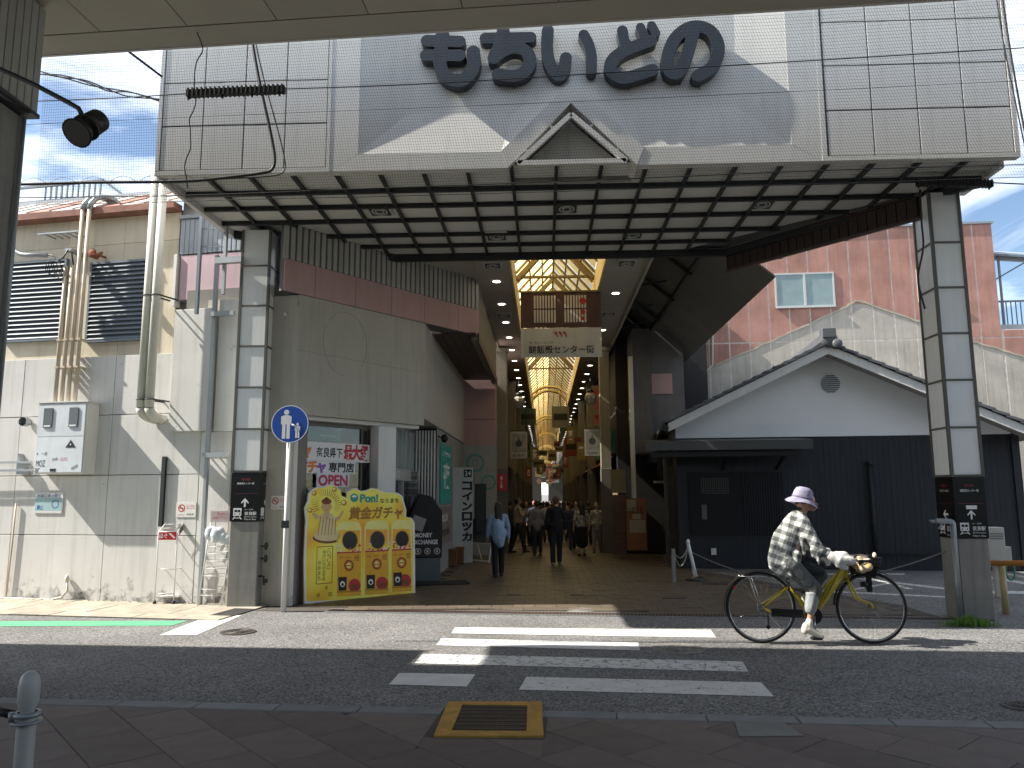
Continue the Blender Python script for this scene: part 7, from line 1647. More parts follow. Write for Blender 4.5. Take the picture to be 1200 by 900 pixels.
cable('overhead_cable', 'thin black cable running beside the thick one past the insulator', smooth([g3(p, q, YC+.05) for p, q in ((210, 214), (270, 209), (310, 207), (330, 203), (334, 190), (327, 158), (318, 125), (308, 88), (300, 52), (296, 25))]), .008)
cs = thing('spiral_tie', 'thin wire looping along the thick overhead cable at left', 'wire')
for k in range(6):
    x = 22+k*35; m_ = MB(); m_.tube(smooth([g3(x, 217-.02*x, YC-.03), g3(x+8, 211-.02*x, YC-.03), g3(x+18, 209-.02*x, YC-.03), g3(x+27, 211.5-.02*x, YC-.03), g3(x+34, 217-.02*x, YC-.03)], 3), .003, 4); m_.build('loop', BLACK, cs)
cable('overhead_wire', 'diagonal black cable across the sky near the top left', [g3(60, -30, 7.4), g3(145, 56, 7.6), g3(190, 90, 7.8)], .014)
cable('overhead_wire', 'sloping black cable at the far left edge under the lamp arm', [g3(-60, 78, 5.2), g3(0, 109, 5.2), g3(34, 131, 5.2)], .016)
cable('overhead_wire', 'thin wire across the whole gate below the lettering', smooth([g3(30, 119, 7.9), g3(150, 114, 7.9), g3(290, 106, 7.9), g3(500, 98, 7.9), g3(800, 80, 7.9), g3(1250, 53, 7.9)]), .006)
cable('overhead_wire', 'faint thin wire across the gate panels lower than the first', smooth([g3(30, 146, 7.7), g3(300, 134, 7.7), g3(700, 118, 7.7), g3(1250, 92, 7.7)]), .0025)
cable('overhead_wire', 'long thin wire under the soffit front from left to right', smooth([g3(-10, 232, 8.6), g3(215, 229, 8.6), g3(430, 221, 8.6), g3(700, 211, 8.6), g3(960, 200, 8.6), g3(1300, 190, 8.6)]), .006)
cable('overhead_wire', 'upper of two wires in the sky at the top right corner', smooth([g3(1172, -20, 7.4), g3(1184, 60, 7.4), g3(1200, 150, 7.4), g3(1215, 220, 7.4)]), .010)
cable('overhead_wire', 'lower of two wires in the sky at the top right corner', smooth([g3(1165, -20, 7.5), g3(1176, 50, 7.5), g3(1188, 110, 7.5), g3(1207, 200, 7.5)]), .007)
cable('overhead_wire', 'straight wire leaving the right insulator towards the right edge', [g3(1160, 214, 9.3), g3(1300, 220, 9.3)], .008)
for k in range(3):
    a = [(42, 82+k*3), (70, 88+k*2), (100, 96+k), (125, 104+k), (150, 111-k), (188, 118+k*.6)]
    cable('twisted_wire', ['upper strand of the twisted wires in the sky at left', 'middle strand of the twisted wires in the sky at left', 'lower strand of the twisted wires in the sky at left'][k], smooth([g3(p+3*k, q+2.2*math.sin(i*2.1+k*2), 9.5) for i, (p, q) in enumerate(a)]), .009)
def insulator(px0, px1, py0, py1, Y, label):
    a, b_ = g3(px0, py0, Y), g3(px1, py1, Y); t = thing('cable_comb', label, 'cable holder', Fr(a.x, Y)); d = b_-a; o0 = Vector((a.x, Y, 0)); a = a-o0; b_ = b_-o0
    m_ = MB(); m_.beam(a, b_, .06, .075); m_.build('bar', BLACK, t)
    n = 22
    for k in range(n):
        p = a.lerp(b_, (k+.5)/n); m_ = MB(); m_.beam(p+Vector((0, 0, -.042)), p+Vector((0, 0, .052)), .018, .08, up=(0, 1, 0)); m_.build('tooth', BLACK, t)
    for k in (0, .35, .65, .93): p = a.lerp(b_, k); m_ = MB(); m_.cyl(p+Vector((.02, 0, -.07)), .012, .04, 7); m_.build('stud', BLACK, t)
insulator(219, 334, 110, 105, 7.85, 'black toothed cable holder hanging in front of the left gate panels'); insulator(1074, 1163, 214, 216, 9.35, 'black toothed cable holder at the top of the right pillar')
cable('hanging_cable', 'black cable hanging down beside the upper right pillar', smooth([g3(1078, 222, 9.4), g3(1080, 260, 9.4), g3(1082, 290, 9.4), g3(1076, 322, 9.4), g3(1078, 340, 9.4), g3(1084, 362, 9.4)]), .012)
random.seed(9)
cable('frayed_vine', 'thin frayed vine-like wire dropping down the left gate panels', smooth([g3(240+3*math.sin(i*1.3)+random.uniform(-2, 2)-i*1.15, -10+i*11.5, 7.2) for i in range(21)], 3), .006)
# net from the canopy edge down to the low wire
net = thing('bird_net', 'fine dark bird net stretched between near canopy and gate', 'net')
e0_, e1_ = CN.o+CN.X*0.05, CN.o+CN.X*11.5
def netp(u, v_):
    top = e0_.lerp(e1_, u); top = Vector((top.x, top.y+.06, CZ-.02)); bot = Vector((-5.75+13.4*u, 8.15, 4.83+.12*u-.1*math.sin(u*3.1)*.2))
    p = top.lerp(bot, v_); n_ = noise.noise(Vector((u*9, v_*2.2, 3))); return p+Vector((.05*noise.noise(Vector((u*14, v_*3, 8))), .10*n_*v_, .03*n_))
NET = mat('net_twine', (0.03, 0.035, 0.04), .8, var=.05)
nu, nv = 440, 56; th = .0011
m_ = MB()
def ribbon(P):
    k0_ = len(m_.v)
    for i, p in enumerate(P):
        d = (P[min(i+1, len(P)-1)]-P[max(i-1, 0)]).normalized(); s_ = d.cross(Vector((0, 1, .35))).normalized()*th; m_.v += [tuple(p-s_), tuple(p+s_)]
    for i in range(len(P)-1): m_.f.append((k0_+2*i, k0_+2*i+1, k0_+2*i+3, k0_+2*i+2)); m_.m.append(0); m_.sm.append(False)
for i in range(nu+1): ribbon([netp(i/nu, j/10) for j in range(11)])
for j in range(nv+1): ribbon([netp(i/70, j/nv) for i in range(71)])
o = m_.build('mesh_strands', NET, net, recalc=False); o['kind'] = 'stuff'
m_ = MB(); m_.tube([netp(i/60, 1) for i in range(61)], .004, 5); m_.build('border_cord', BLACK, net)
# ------------------------------------------------------------ bicycle
BF = Fr(2.77, 8.36, -1.0)
def Q(X_, Y_, yl=0): x, z = BF.at(840+X_/4.5, 560+Y_/4.5, yl); return x, z
def V3(X_, Y_, yl=0): x, z = Q(X_, Y_, 0); return Vector((x, yl, z))
bk = thing('bicycle', 'yellow city bicycle with thick down tube, rear rack and covered front basket', 'bicycle', BF)
BYL = mat('bike_yellow', (0.52, 0.40, 0.01), .3, var=.06, spec=.6); TYRE = mat('tyre', (0.018, 0.018, 0.018), .7); CHR = mat('chrome', (0.45, 0.45, 0.45), .25, metal=.9, var=.05); BPL = mat('black_plastic', (0.015, 0.015, 0.017), .35)
RH, FH = V3(233, 705), V3(817, 712); RH.z = FH.z = 0.362; RW_ = .345
def circ(c, r, n, y=0): return [Vector((c.x+r*math.cos(2*math.pi*k/n), c.y+y, c.z+r*math.sin(2*math.pi*k/n))) for k in range(n)]
for c, nm in ((RH, 'rear'), (FH, 'front')):
    wm = MB(); wm.tube(circ(c, .332, 44), .012, 6, closed=True); w_ = wm.build('wheel', CHR, bk)
    m_ = MB(); m_.tube(circ(c, RW_, 48), .017, 8, closed=True); m_.build('tyre', TYRE, w_)
    m_ = MB(); m_.cyl((c.x, -.05, c.z), .022, .10, 10, 'y'); m_.cyl((c.x, -.035, c.z), .034, .012, 12, 'y'); m_.cyl((c.x, .023, c.z), .034, .012, 12, 'y'); m_.build('hub', CHR, w_)
    m_ = MB()
    for k in range(32):
        a = 2*math.pi*k/32; a2 = a+(.5 if (k//2) % 2 else -.5); y = .03 if k % 2 else -.03; m_.tube([(c.x+.03*math.cos(a2), y, c.z+.03*math.sin(a2)), (c.x+.33*math.cos(a), 0, c.z+.33*math.sin(a))], .0013, 3)
    o = m_.build('spokes', CHR, w_); o['kind'] = 'stuff'
HT, HB = V3(668, 465), V3(690, 545); BB = V3(500, 722); ST = V3(345, 520); SJ = V3(388, 585)
m_ = MB()
m_.tube([HT+Vector((0, 0, .02)), HB], .024, 10); m_.tube([HT.lerp(HB, .25), BB], [.036, .044], 12); m_.tube([V3(505, 640), HT.lerp(HB, .05)], .014, 8)
m_.tube([BB, SJ], .022, 10); m_.tube([BB, V3(440, 655)], .02, 8)
for s_ in (-1, 1):
    m_.tube([BB+Vector((-.03, .03*s_, 0)), V3(330, 722, .05*s_), Vector((RH.x, .062*s_, RH.z))], .013, 7); m_.tube([V3(372, 578, .02*s_), Vector((RH.x, .062*s_, RH.z))], .010, 7)
m_.build('frame', BYL, bk)
m_ = MB()
for s_ in (-1, 1): m_.tube(smooth([HB+Vector((0, .0, 0)), HB+Vector((.015, .05*s_, -.03)), V3(740, 635, .055*s_), Vector((FH.x-.03, .055*s_, FH.z+.05)), Vector((FH.x, .055*s_, FH.z))], 4), .012, 7)
m_.build('fork', BYL, bk)
m_ = MB(); m_.tube([SJ, V3(368, 520)], .014, 8); m_.build('seat_post', CHR, bk)
sd = fuse('saddle', [(V3(312, 478, -.05), V3(312, 478, .05), .04, .04), (V3(320, 482), V3(400, 492), .045, .02)], [], .01, BPL, bk)
m_ = MB()
def fender(c, a0, a1, r=.378):
    pts = [Vector((c.x+r*math.cos(R_(a)), 0, c.z+r*math.sin(R_(a)))) for a in range(a0, a1+1, 6)]
    for p, q in zip(pts, pts[1:]): m_.beam(p, q+(q-p)*.05, .05, .006, up=(p.x-c.x, 0, p.z-c.z))
fender(RH, 20, 196); m_.build('mudguard', BPL, bk); m_ = MB(); fender(FH, 62, 176); m_.build('mudguard', BPL, bk)
m_ = MB()
for y in (-.05, 0, .05): m_.tube([V3(115, 517, y), V3(290, 520, y)], .005, 6)
m_.tube([V3(115, 517, -.06), V3(115, 517, .06)], .005, 6); m_.tube([V3(200, 519, -.06), V3(200, 519, .06)], .005, 6)
for s_ in (-1, 1): m_.tube([V3(175, 520, .06*s_), Vector((RH.x, .07*s_, RH.z))], .005, 6); m_.tube([V3(285, 522, .05*s_), V3(345, 560, .02*s_)], .005, 6)
m_.build('rear_rack', CHR, bk)
m_ = MB(); m_.prism([Q(275, 683), Q(440, 690), Q(450, 735), Q(280, 722)], -.075, -.06); m_.build('chain_guard', BPL, bk)
m_ = MB(); m_.cyl((BB.x, -.07, BB.z), .085, .006, 24, 'y'); m_.cyl((BB.x, -.08, BB.z), .02, .16, 10, 'y'); m_.build('chain_ring', BPL, bk)
PN, PF_ = V3(505, 835, -.12), Vector((2*BB.x, .12, 2*BB.z))-Vector((V3(505, 835).x, 0, V3(505, 835).z))
m_ = MB(); m_.tube([(BB.x, -.085, BB.z), (PN.x, -.09, PN.z)], .010, 7); m_.tube([(BB.x, .085, BB.z), (PF_.x, .09, PF_.z)], .010, 7); m_.build('crank', CHR, bk)
for p in (PN, PF_): m_ = MB(); m_.box(p.x-.05, p.x+.05, p.y-.04, p.y+.04, p.z-.012, p.z+.012); m_.build('pedal', BPL, bk, bevel=.004)
m_ = MB(); m_.cyl((RH.x, -.06, RH.z), .045, .025, 16, 'y'); m_.build('cog', CHR, bk)
m_ = MB(); a = V3(262, 780, -.07); m_.cyl((a.x, -.075, a.z), .022, .012, 10, 'y'); m_.tube([(RH.x, -.075, RH.z), (RH.x+.05, -.08, RH.z-.06), (a.x, -.08, a.z)], .008, 6); m_.build('derailleur', BPL, bk)
m_ = MB(); m_.tube([HT+Vector((0, 0, .02)), V3(652, 425), V3(660, 418)], .012, 8)
HG = V3(640, 440)
for s_ in (-1, 1): m_.tube(smooth([V3(660, 418), V3(690, 405, .12*s_), V3(668, 422, .22*s_), V3(615, 440, .27*s_)], 4), .010, 7)
m_.build('handlebar', CHR, bk)
for s_ in (-1, 1): m_ = MB(); m_.tube([V3(650, 428, .245*s_), V3(612, 441, .272*s_)], .016, 8); m_.build('grip', BPL, bk)
m_ = MB(); m_.tube(smooth([V3(665, 430), V3(640, 455, -.1), V3(600, 560, -.05), V3(560, 640, -.04)], 4), .004, 4); m_.tube(smooth([V3(680, 430), V3(730, 450, -.06), V3(700, 520, -.05), V3(720, 560, 0)], 4), .004, 4); m_.build('brake_cable', BPL, bk)
m_ = MB(); a = V3(760, 560); m_.tube([a, a+Vector((.06, 0, -.01))], [.028, .032], 12); m_.build('headlamp', BPL, bk)
m_ = MB(); m_.beam(V3(800, 520), V3(806, 600), .03, .05); m_.build('front_stay', BPL, bk)
m_ = MB(); m_.tube([Vector((RH.x, -.07, RH.z)), V3(330, 790, -.10)], .006, 5); m_.build('kickstand', CHR, bk)
m_ = MB(); a = V3(90, 578); m_.box(a.x-.012, a.x+.012, -.02, .02, a.z-.02, a.z+.02); m_.build('rear_reflector', INKR, bk)
# basket: wire sides and a patterned cover
b0, b1 = Q(712, 520), Q(825, 415)
xA0, xA1, xB0, xB1 = Q(705, 410)[0], Q(832, 405)[0], Q(722, 515)[0], Q(822, 512)[0]
m_ = MB(); zt_, zb_k = b1[1], b0[1]
for k in range(9):
    f = k/8; xt = xA0+(xA1-xA0)*f; xb_ = xB0+(xB1-xB0)*f
    for y in (-1, 1): m_.tube([(xt, .17*y, zt_), (xb_, .13*y, zb_k)], .0025, 4)
    m_.tube([(xb_, -.13, zb_k), (xb_, .13, zb_k)], .0025, 4)
for k in range(6):
    f = k/5; z = zb_k+(zt_-zb_k)*f; w0_, w1_ = xB0+(xA0-xB0)*f, xB1+(xA1-xB1)*f; h_ = .13+.04*f
    m_.tube([(w0_, -h_, z), (w1_, -h_, z), (w1_, h_, z), (w0_, h_, z)], .003 if k < 5 else .006, 4, closed=True)
bs_ = m_.build('basket', BPL, bk)
m_ = MB(); m_.idx([(xB0+.01, -.12, zb_k+.01), (xB1-.01, -.12, zb_k+.01), (xA1-.02, -.16, zt_-.02), (xA0+.02, -.16, zt_-.02)], [(0, 1, 2, 3)]); m_.idx([(xB0+.01, .12, zb_k+.01), (xB1-.01, .12, zb_k+.01), (xA1-.02, .16, zt_-.02), (xA0+.02, .16, zt_-.02)], [(0, 1, 2, 3)]); m_.build('lining', BPL, bs_, recalc=False)
FLW = bpy.data.materials.new('floral_cloth'); FLW.use_nodes = True; t = FLW.node_tree; bs2 = t.nodes['Principled BSDF']; bs2.inputs['Roughness'].default_value = .8
co = nd(t, 'ShaderNodeTexCoord'); vo = nd(t, 'ShaderNodeTexVoronoi'); vo.inputs['Scale'].default_value = 24; t.links.new(co.outputs['Object'], vo.inputs['Vector']); sp2 = nd(t, 'ShaderNodeSeparateColor'); t.links.new(vo.outputs['Color'], sp2.inputs[0])
rp = nd(t, 'ShaderNodeValToRGB'); rp.color_ramp.interpolation = 'CONSTANT'; e = rp.color_ramp.elements; e[0].color = (.62, .5, .36, 1); e[1].position = .4; e[1].color = (.6, .3, .2, 1)
for ps, cl in ((.55, (.65, .58, .48, 1)), (.75, (.12, .12, .08, 1)), (.88, (.65, .42, .15, 1))): q = e.new(ps); q.color = cl
t.links.new(sp2.outputs[0], rp.inputs[0]); t.links.new(rp.outputs[0], bs2.inputs['Base Color'])
random.seed(2)
fuse('basket_cover', [], [(V3(754, 448), (.095, .165, .075)), (V3(735, 430), (.05, .14, .05)), (V3(775, 432), (.05, .15, .045)), (V3(742, 470, -.1), (.06, .08, .06)), (V3(770, 462, -.12), (.05, .07, .05)), (V3(760, 415), (.06, .10, .025)), (V3(815, 405, -.08), (.02, .03, .035))], .012, FLW, bk, 1)

# ------------------------------------------------------------ cyclist
PLAID = bpy.data.materials.new('grey_check_shirt'); PLAID.use_nodes = True; t = PLAID.node_tree; bs3 = t.nodes['Principled BSDF']; bs3.inputs['Roughness'].default_value = .9
co = nd(t, 'ShaderNodeTexCoord'); mp = nd(t, 'ShaderNodeMapping'); mp.inputs['Rotation'].default_value = (0, R_(-22), 0); mp.inputs['Scale'].default_value = (1, 1, 1); t.links.new(co.outputs['Object'], mp.inputs[0])
sx = nd(t, 'ShaderNodeSeparateXYZ'); t.links.new(mp.outputs[0], sx.inputs[0]); acc = None
for ax_i in (0, 2):
    mm_ = nd(t, 'ShaderNodeMath', operation='MULTIPLY'); mm_.inputs[1].default_value = 1/.088; t.links.new(sx.outputs[ax_i], mm_.inputs[0])
    fr_ = nd(t, 'ShaderNodeMath', operation='FRACT'); t.links.new(mm_.outputs[0], fr_.inputs[0]); gt_ = nd(t, 'ShaderNodeMath', operation='GREATER_THAN'); gt_.inputs[1].default_value = .5; t.links.new(fr_.outputs[0], gt_.inputs[0])
    if acc is None: acc = gt_
    else: ad = nd(t, 'ShaderNodeMath', operation='ADD'); t.links.new(acc.outputs[0], ad.inputs[0]); t.links.new(gt_.outputs[0], ad.inputs[1]); acc = ad
dv = nd(t, 'ShaderNodeMath', operation='MULTIPLY'); dv.inputs[1].default_value = .5; t.links.new(acc.outputs[0], dv.inputs[0])
rp = nd(t, 'ShaderNodeValToRGB'); rp.color_ramp.elements[0].color = (.62, .62, .58, 1); rp.color_ramp.elements[1].color = (.085, .09, .085, 1); q = rp.color_ramp.elements.new(.5); q.color = (.25, .26, .25, 1)
t.links.new(dv.outputs[0], rp.inputs[0]); t.links.new(rp.outputs[0], bs3.inputs['Base Color'])
nb = nd(t, 'ShaderNodeTexNoise'); nb.inputs['Scale'].default_value = 9; bpn = nd(t, 'ShaderNodeBump'); bpn.inputs['Strength'].default_value = .8; bpn.inputs['Distance'].default_value = .03; t.links.new(co.outputs['Object'], nb.inputs[0]); t.links.new(nb.outputs['Fac'], bpn.inputs['Height']); t.links.new(bpn.outputs[0], bs3.inputs['Normal'])
SKIN = mat('skin', (0.42, 0.24, 0.16), .55, var=.06); HAIR = mat('hair', (0.02, 0.016, 0.013), .5, var=.2)
TRO = mat('grey_trousers', (0.11, 0.115, 0.115), .85, var=.15, bump=.5, bscale=14); TROL = mat('sunlit_trousers', (0.32, 0.34, 0.34), .85, var=.1, bump=.4, bscale=14)
LILAC = mat('lilac_hat', (0.30, 0.28, 0.38), .9, var=.1, bump=.3, bscale=30); SHOE = mat('cream_shoe', (0.62, 0.58, 0.48), .7, var=.08); GLOV = mat('white_sleeve', (0.66, 0.65, 0.62), .8, bump=.8, bscale=16)
cy_t = thing('person', 'cyclist in lilac hat and grey checked shirt riding the yellow bicycle', 'person', BF)
HD = V3(472, 130)
body = fuse('body', [
    (V3(430, 215), V3(458, 165), .05, .045), (HD+Vector((-.03, 0, .0)), HD+Vector((.01, 0, .02)), .085, .08), (HD+Vector((.02, 0, -.03)), HD+Vector((.065, 0, -.06)), .06, .032),
    (HD+Vector((.085, 0, .0)), HD+Vector((.108, 0, -.022)), .010, .014), (HD+Vector((.09, 0, -.048)), HD+Vector((.092, 0, -.056)), .016, .014),
    (V3(430, 235, -.12), V3(430, 235, .12), .06, .06), (V3(430, 240), V3(370, 440), .12, .13),
    (V3(375, 455, -.09), V3(505, 588, -.10), .075, .052), (V3(505, 588, -.10), V3(470, 752, -.11), .048, .030),
    (V3(375, 455, .09), V3(560, 520, .09), .075, .052), (V3(560, 520, .09), V3(505, 628, .11), .048, .03),
    (V3(436, 238, -.17), V3(498, 365, -.21), .045, .036), (V3(498, 365, -.21), V3(592, 425, -.24), .033, .024),
    (V3(436, 238, .17), V3(510, 360, .21), .045, .036), (V3(510, 360, .21), V3(600, 425, .24), .033, .024)]
    + [(V3(596, 426, .255*s_), V3(622, 430, .255*s_), .024, .022) for s_ in (-1, 1)]
    + [(V3(622+3*k, 428+2*k, (.235+.018*k)*s_), V3(636+2*k, 440, (.240+.018*k)*s_), .009, .009) for s_ in (-1, 1) for k in range(4)]
    + [(V3(636+2*k, 440, (.240+.018*k)*s_), V3(626+2*k, 450, (.240+.018*k)*s_), .009, .008) for s_ in (-1, 1) for k in range(4)]
    + [(V3(600, 432, .235*s_), V3(622, 446, .232*s_), .011, .009) for s_ in (-1, 1)],
    [(HD+Vector((-.005, -.082, -.01)), (.016, .01, .026)), (HD+Vector((-.005, .082, -.01)), (.016, .01, .026))], .0075, SKIN, cy_t, 1)
for s_ in (-1, 1): m_ = MB(); m_.lathe([(0, -.007), (.006, -.004), (.007, 0), (.006, .004), (0, .007)], HD+Vector((.076, .03*s_, .004)), 8); m_.build('eye', HAIR, cy_t)
m_ = MB(); a = HD+Vector((.088, 0, -.042)); m_.box(a.x-.006, a.x+.009, -.02, .02, a.z-.003, a.z+.001); m_.build('mouth', mat('lip', (.25, .09, .08), .6), cy_t)
fuse('hair', [(HD+Vector((-.05, 0, .0)), HD+Vector((-.055, 0, -.05)), .075, .05)], [(HD+Vector((-.03, 0, .03)), (.09, .092, .085))], .01, HAIR, cy_t)
# hat: crown and drooping brim
hc = V3(452, 105); tilt = Matrix.Rotation(R_(14), 3, 'Y')
m_ = MB(); prof = [(0, .115), (.045, .113), (.078, .098), (.096, .06), (.104, .01), (.108, -.012), (.135, -.035), (.165, -.062), (.168, -.066), (.13, -.042), (.100, -.02), (.0, .0)]
m_.lathe(prof, (0, 0, 0), 24); m_.v = [tuple(hc+tilt @ Vector((p[0]*1.02, p[1]*.92, p[2]+.012*math.sin(3*math.atan2(p[1], p[0]))*(1 if math.hypot(p[0], p[1]) > .12 else 0)))) for p in m_.v]; hat = m_.build('hat', LILAC, cy_t)
m_ = MB(); m_.lathe([(.105, .012), (.1075, .012), (.1095, -.008), (.105, -.008)], (0, 0, 0), 24); m_.v = [tuple(hc+tilt @ Vector((p[0]*1.02, p[1]*.92, p[2]))) for p in m_.v]; m_.build('hat_band', mat('hat_band', (0.2, 0.18, 0.26), .9), hat)
fuse('shirt', [(V3(425, 215, -.10), V3(425, 215, .10), .07, .07), (V3(422, 232), V3(365, 330), .125, .15), (V3(365, 330), V3(345, 440), .15, .155), (V3(345, 440, -.03), V3(352, 462, -.03), .145, .13), (V3(352, 462, -.12), V3(372, 508, -.15), .06, .018), (V3(400, 400, -.12), V3(408, 478, -.14), .05, .018), (V3(330, 450, 0), V3(345, 480, 0), .10, .06),
    (V3(432, 232, -.15), V3(496, 362, -.215), .066, .056), (V3(496, 362, -.215), V3(560, 405, -.235), .054, .04), (V3(495, 380, -.21), V3(505, 445, -.215), .042, .014), (V3(480, 370, -.20), V3(480, 400, -.20), .04, .03),
    (V3(432, 232, .15), V3(508, 358, .215), .066, .056), (V3(508, 358, .215), V3(570, 405, .235), .054, .04), (V3(432, 300, -.1), V3(440, 395, -.12), .05, .02)], [], .011, PLAID, cy_t, 2)
m_ = MB(); m_.tube([V3(415, 182, -.07), V3(440, 190, -.075), V3(455, 205, -.02), V3(440, 190, .075)], .014, 6); m_.build('collar', mat('collar_white', (0.6, 0.6, 0.56), .9), cy_t)
fuse('trousers', [(V3(365, 455, -.06), V3(365, 455, .06), .12, .12), (V3(378, 458, -.09), V3(500, 582, -.10), .098, .078), (V3(500, 582, -.10), V3(487, 625, -.105), .078, .072), (V3(378, 458, .09), V3(560, 515, .09), .098, .078), (V3(560, 515, .09), V3(520, 600, .10), .07, .06)], [], .011, TRO, cy_t, 2)
fuse('sunlit_trouser_leg', [(V3(489, 612, -.105), V3(476, 682, -.11), .074, .062)], [(V3(487, 600, -.105), (.075, .075, .03))], .010, TROL, cy_t, 1)  # lower near leg: sunlight on the trousers put into a paler grey
for s_, A_, T_ in ((-1, (468, 770), (545, 828)), (1, (503, 640), (560, 655))):
    a, b2 = V3(*A_, .12*s_), V3(*T_, .125*s_)
    o = fuse('shoe', [(a+Vector((-.03, 0, -.0)), a+Vector((-.045, 0, -.045)), .04, .042), (a+Vector((-.02, 0, -.03)), b2+Vector((-.03, 0, .004)), .046, .032)], [], .008, SHOE, cy_t, 1)
fuse('sock', [(V3(470, 745, -.115), V3(466, 772, -.12), .037, .04)], [], .01, GLOV, cy_t, 1)
for s_ in (-1, 1): fuse('white_sleeve_cover', [(V3(556, 402, .235*s_), V3(600, 425, .25*s_), .05, .062), (V3(600, 418, .25*s_), V3(655, 425, .262*s_), .066, .048), (V3(600, 440, .25*s_), V3(632, 462, .255*s_), .05, .03), (V3(585, 395, .24*s_), V3(630, 395, .25*s_), .035, .035)], [], .011, GLOV, cy_t, 1)
fuse('shoulder_bag', [(V3(470, 470, -.03), V3(530, 490, -.03), .085, .07), (V3(480, 430, -.03), V3(545, 455, -.03), .05, .05)], [], .012, mat('bag_black', (0.02, 0.024, 0.026), .6), cy_t, 1)
m_ = MB(); m_.tube(smooth([V3(440, 200, -.10), V3(470, 280, -.07), V3(520, 330, -.06), V3(560, 365, -.06)], 4), .012, 6); m_.build('bag_strap', mat('bag_black', (0.02, 0.024, 0.026), .6), cy_t)

# ------------------------------------------------------------ people in the arcade
def person(px, pyf, pyh, deg, label, top, bot, hair=HAIR, long=False, stride=.18, skirt=False, vox=.018, arms='down', shoe=None, x_at=None, Y=None, group=None, jacket=None):
    if Y is None: x, Y = G.atz(px, pyf)
    else: x = G.at(px, pyf, Y)[0]
    Hh = G.at(px, pyh, Y)[1]; k = Hh/1.70
    t = thing('person', label, 'person', Fr(x, Y, deg), group)
    P = lambda a, b, c: Vector((a*k, b*k, c*k))
    sg = stride
    legs = []
    for s_ in (-1, 1): legs += [(P(.085*s_, 0, .86), P(.09*s_, s_*sg*.5+.02, .47), .072*k, .05*k), (P(.09*s_, s_*sg*.5+.02, .47), P(.09*s_, s_*sg-.02, .09), .045*k, .035*k)]
    el = {'down': (.235, -.02, 1.12), 'up': (.26, .05, 1.16)}[arms]; hn = {'down': (.25, .04, .86), 'up': (.13, .22, 1.28)}[arms]
    arm = []
    for s_ in (-1, 1): arm += [(P(.175*s_, 0, 1.38), P(el[0]*s_, el[1], el[2]), .036*k, .034*k), (P(el[0]*s_, el[1], el[2]), P(hn[0]*s_, hn[1], hn[2]), .034*k, .026*k)]
    hands = []
    for s_ in (-1, 1):
        c = P(hn[0]*s_, hn[1], hn[2]); hands.append((c, c+P(0, .01, -.06), .028*k, .024*k))
        for f in range(4): hands.append((c+P(0, .02-.013*f, -.07), c+P(-.01*s_, .025-.013*f, -.135+.006*abs(f-1.5)), .009*k, .008*k))
        hands.append((c+P(-.0, .03, -.03), c+P(-.01*s_, .05, -.08), .010*k, .008*k))
    fuse('body', legs+arm+hands+[(P(0, 0, 1.42), P(0, .01, 1.52), .05*k, .046*k), (P(-.09, 0, 1.30), P(.09, 0, 1.30), .065*k, .065*k), (P(0, 0, 1.3), P(0, 0, .92), .105*k, .105*k), (P(0, .09, 1.585), P(0, .105, 1.575), .014*k, .012*k)], [(P(0, .01, 1.60), (.074*k, .09*k, .105*k)), (P(0, .03, 1.54), (.05*k, .06*k, .05*k)), (P(.075, 0, 1.59), (.012*k, .02*k, .028*k)), (P(-.075, 0, 1.59), (.012*k, .02*k, .028*k))], vox*.62, SKIN, t, 1)
    tp_ = [(P(-.12, 0, 1.36), P(.12, 0, 1.36), .085*k, .085*k), (P(0, 0, 1.32), P(0, 0, 1.0), .145*k, .15*k), (P(0, 0, 1.0), P(0, 0, .88), .155*k, .15*k), (P(-.06, 0, 1.0), P(.06, 0, 1.0), .14*k, .14*k)]
    if jacket: tp_ += [(P(-.03, -.05, 1.2), P(.0, -.07, .86), .16*k, .15*k), (P(.04, -.05, 1.0), P(.03, -.08, .76), .15*k, .10*k)]
    for s_ in (-1, 1):
        tp_ += [(P(.165*s_, 0, 1.375), P(el[0]*s_, el[1], el[2]), .066*k, .058*k)]
        if top[1]: tp_ += [(P(el[0]*s_, el[1], el[2]), P(hn[0]*s_*.98, hn[1], hn[2]+.04), .055*k, .045*k)]
    fuse('top', tp_, [], vox*.8, top[0], t, 2)
    if skirt: fuse('skirt', [(P(0, 0, .95), P(0, 0, .45), .15*k, .21*k)], [], vox, bot, t, 2)
    else:
        q = [(P(-.05, 0, .92), P(.05, 0, .92), .13*k, .13*k)]
        for s_ in (-1, 1): q += [(P(.085*s_, 0, .86), P(.09*s_, s_*sg*.5+.02, .47), .10*k, .078*k), (P(.09*s_, s_*sg*.5+.02, .47), P(.09*s_, s_*sg-.01, .11), .075*k, .065*k)]
        fuse('trousers', q, [], vox*.85, bot, t, 2)
    for s_ in (-1, 1): fuse('shoe', [(P(.09*s_, s_*sg-.04, .045), P(.10*s_, s_*sg+.14, .035), .045*k, .035*k)], [], vox*.7, shoe or BPL, t, 1)
    hl = [(P(0, -.02, 1.63), P(0, -.03, 1.60), .092*k, .088*k)]
    if long: hl += [(P(-.03, -.05, 1.6), P(-.03, -.09, 1.30), .075*k, .06*k), (P(.03, -.05, 1.6), P(.03, -.09, 1.28), .075*k, .06*k)]
    fuse('hair', hl, [], vox*.7, hair, t, 1)
    return t
def cl(n, c): return mat(n, c, .85, var=.25, scale=8, bump=.6, bscale=10)
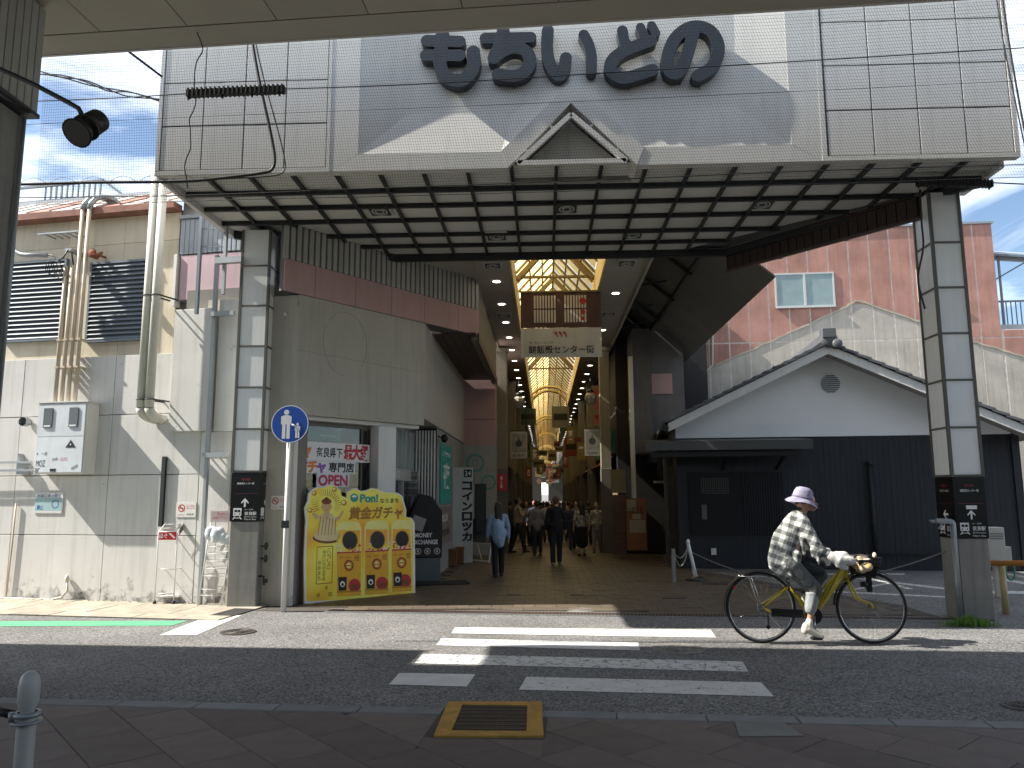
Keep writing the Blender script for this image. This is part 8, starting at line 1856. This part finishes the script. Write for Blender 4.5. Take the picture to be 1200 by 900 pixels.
LBS = cl('light_blue_shirt', (0.26, 0.36, 0.50)); BLK = cl('cloth_black', (0.012, 0.012, 0.014)); DGR = cl('cloth_dark', (0.035, 0.033, 0.035)); GRY = cl('cloth_grey', (0.20, 0.19, 0.18)); BEI = cl('cloth_beige', (0.30, 0.24, 0.17)); PAT = mat('cloth_patterned', (0.34, 0.32, 0.27), .85, var=.9, scale=18); NAV = cl('cloth_navy', (0.03, 0.035, 0.06)); BRN = cl('cloth_brown', (0.10, 0.06, 0.04)); WHT = cl('cloth_white', (0.45, 0.44, 0.42)); GHAIR = mat('hair_grey', (0.12, 0.11, 0.1), .6)
person(584, 676, 589, 12, 'woman with long dark hair and light blue shirt walking into the arcade', (LBS, True), BLK, long=True, stride=.12, jacket=True, vox=.015)
person(652, 662.5, 582, 4, 'man in black with pale soled shoes in the middle of the arcade', (BLK, True), BLK, hair=BRN, stride=.10, shoe=GRY, vox=.015)
person(630, 651, 587, 0, 'person in grey top and dark trousers walking ahead of the man', (GRY, True), DGR, stride=.14)
person(607, 648, 584, -70, 'person in beige top turned sideways near the left pier', (BEI, False), DGR, stride=.2, arms='up')
person(597, 646, 586, 20, 'person in dark jacket at the left edge of the crowd', (DGR, True), BLK, stride=.08)
person(682, 652, 588, 15, 'person in pale patterned shirt and long dark skirt', (PAT, False), BLK, skirt=True, long=True, stride=.05)
person(700, 648, 589, 170, 'person in cream patterned top facing the street by the right pier', (PAT, True), GRY, stride=.1)
person(671, 645, 590, 10, 'person in navy between the man and the patterned shirt', (NAV, True), NAV, stride=.12)
FARP = [(617, 640, 588, 180, GRY, DGR), (641, 636, 588, 0, WHT, DGR), (625, 634, 589, 180, BRN, BLK), (661, 636, 587, 0, BEI, NAV), (648, 630, 588, 180, DGR, DGR), (634, 628, 588.5, 0, BLK, GRY), (656, 627, 588, 180, WHT, BLK), (667, 630, 588, 0, BRN, DGR), (621, 626, 588, 0, NAV, BEI), (643, 622, 588, 180, BEI, BLK), (629, 620, 588, 0, GRY, NAV), (651, 619, 588, 180, BLK, BLK), (637, 616, 587.5, 0, WHT, NAV), (646, 613, 587, 0, DGR, DGR), (633, 612, 587, 180, BRN, BLK), (612, 632, 588, 0, DGR, BLK), (675, 634, 588, 180, GRY, BLK), (690, 640, 588, 0, BLK, DGR), (664, 622, 588, 180, WHT, DGR), (626, 642, 586, 180, NAV, BLK)]
PLC = ['left behind the beige top', 'centre left in a white top', 'left in a brown top', 'right in beige and navy', 'centre in all dark clothes', 'centre left in black with grey trousers', 'right of centre in white and black', 'right in brown with dark trousers', 'far left in navy and beige', 'centre in beige and black', 'left of centre in grey and navy', 'right of centre in all black far back', 'far centre in white and navy', 'farthest right in dark clothes', 'farthest left in brown and black', 'left edge in dark grey', 'right side in grey top', 'right by the pier in all black', 'right far back in white', 'left near in navy']
for k, (px, f, h, dg_, a, b_) in enumerate(FARP):
    person(px, f, h, dg_, 'distant walker in the arcade, '+PLC[k], (a, True), b_, long=k % 3 == 0, stride=.16, vox=.03, group='distant walkers in the arcade')
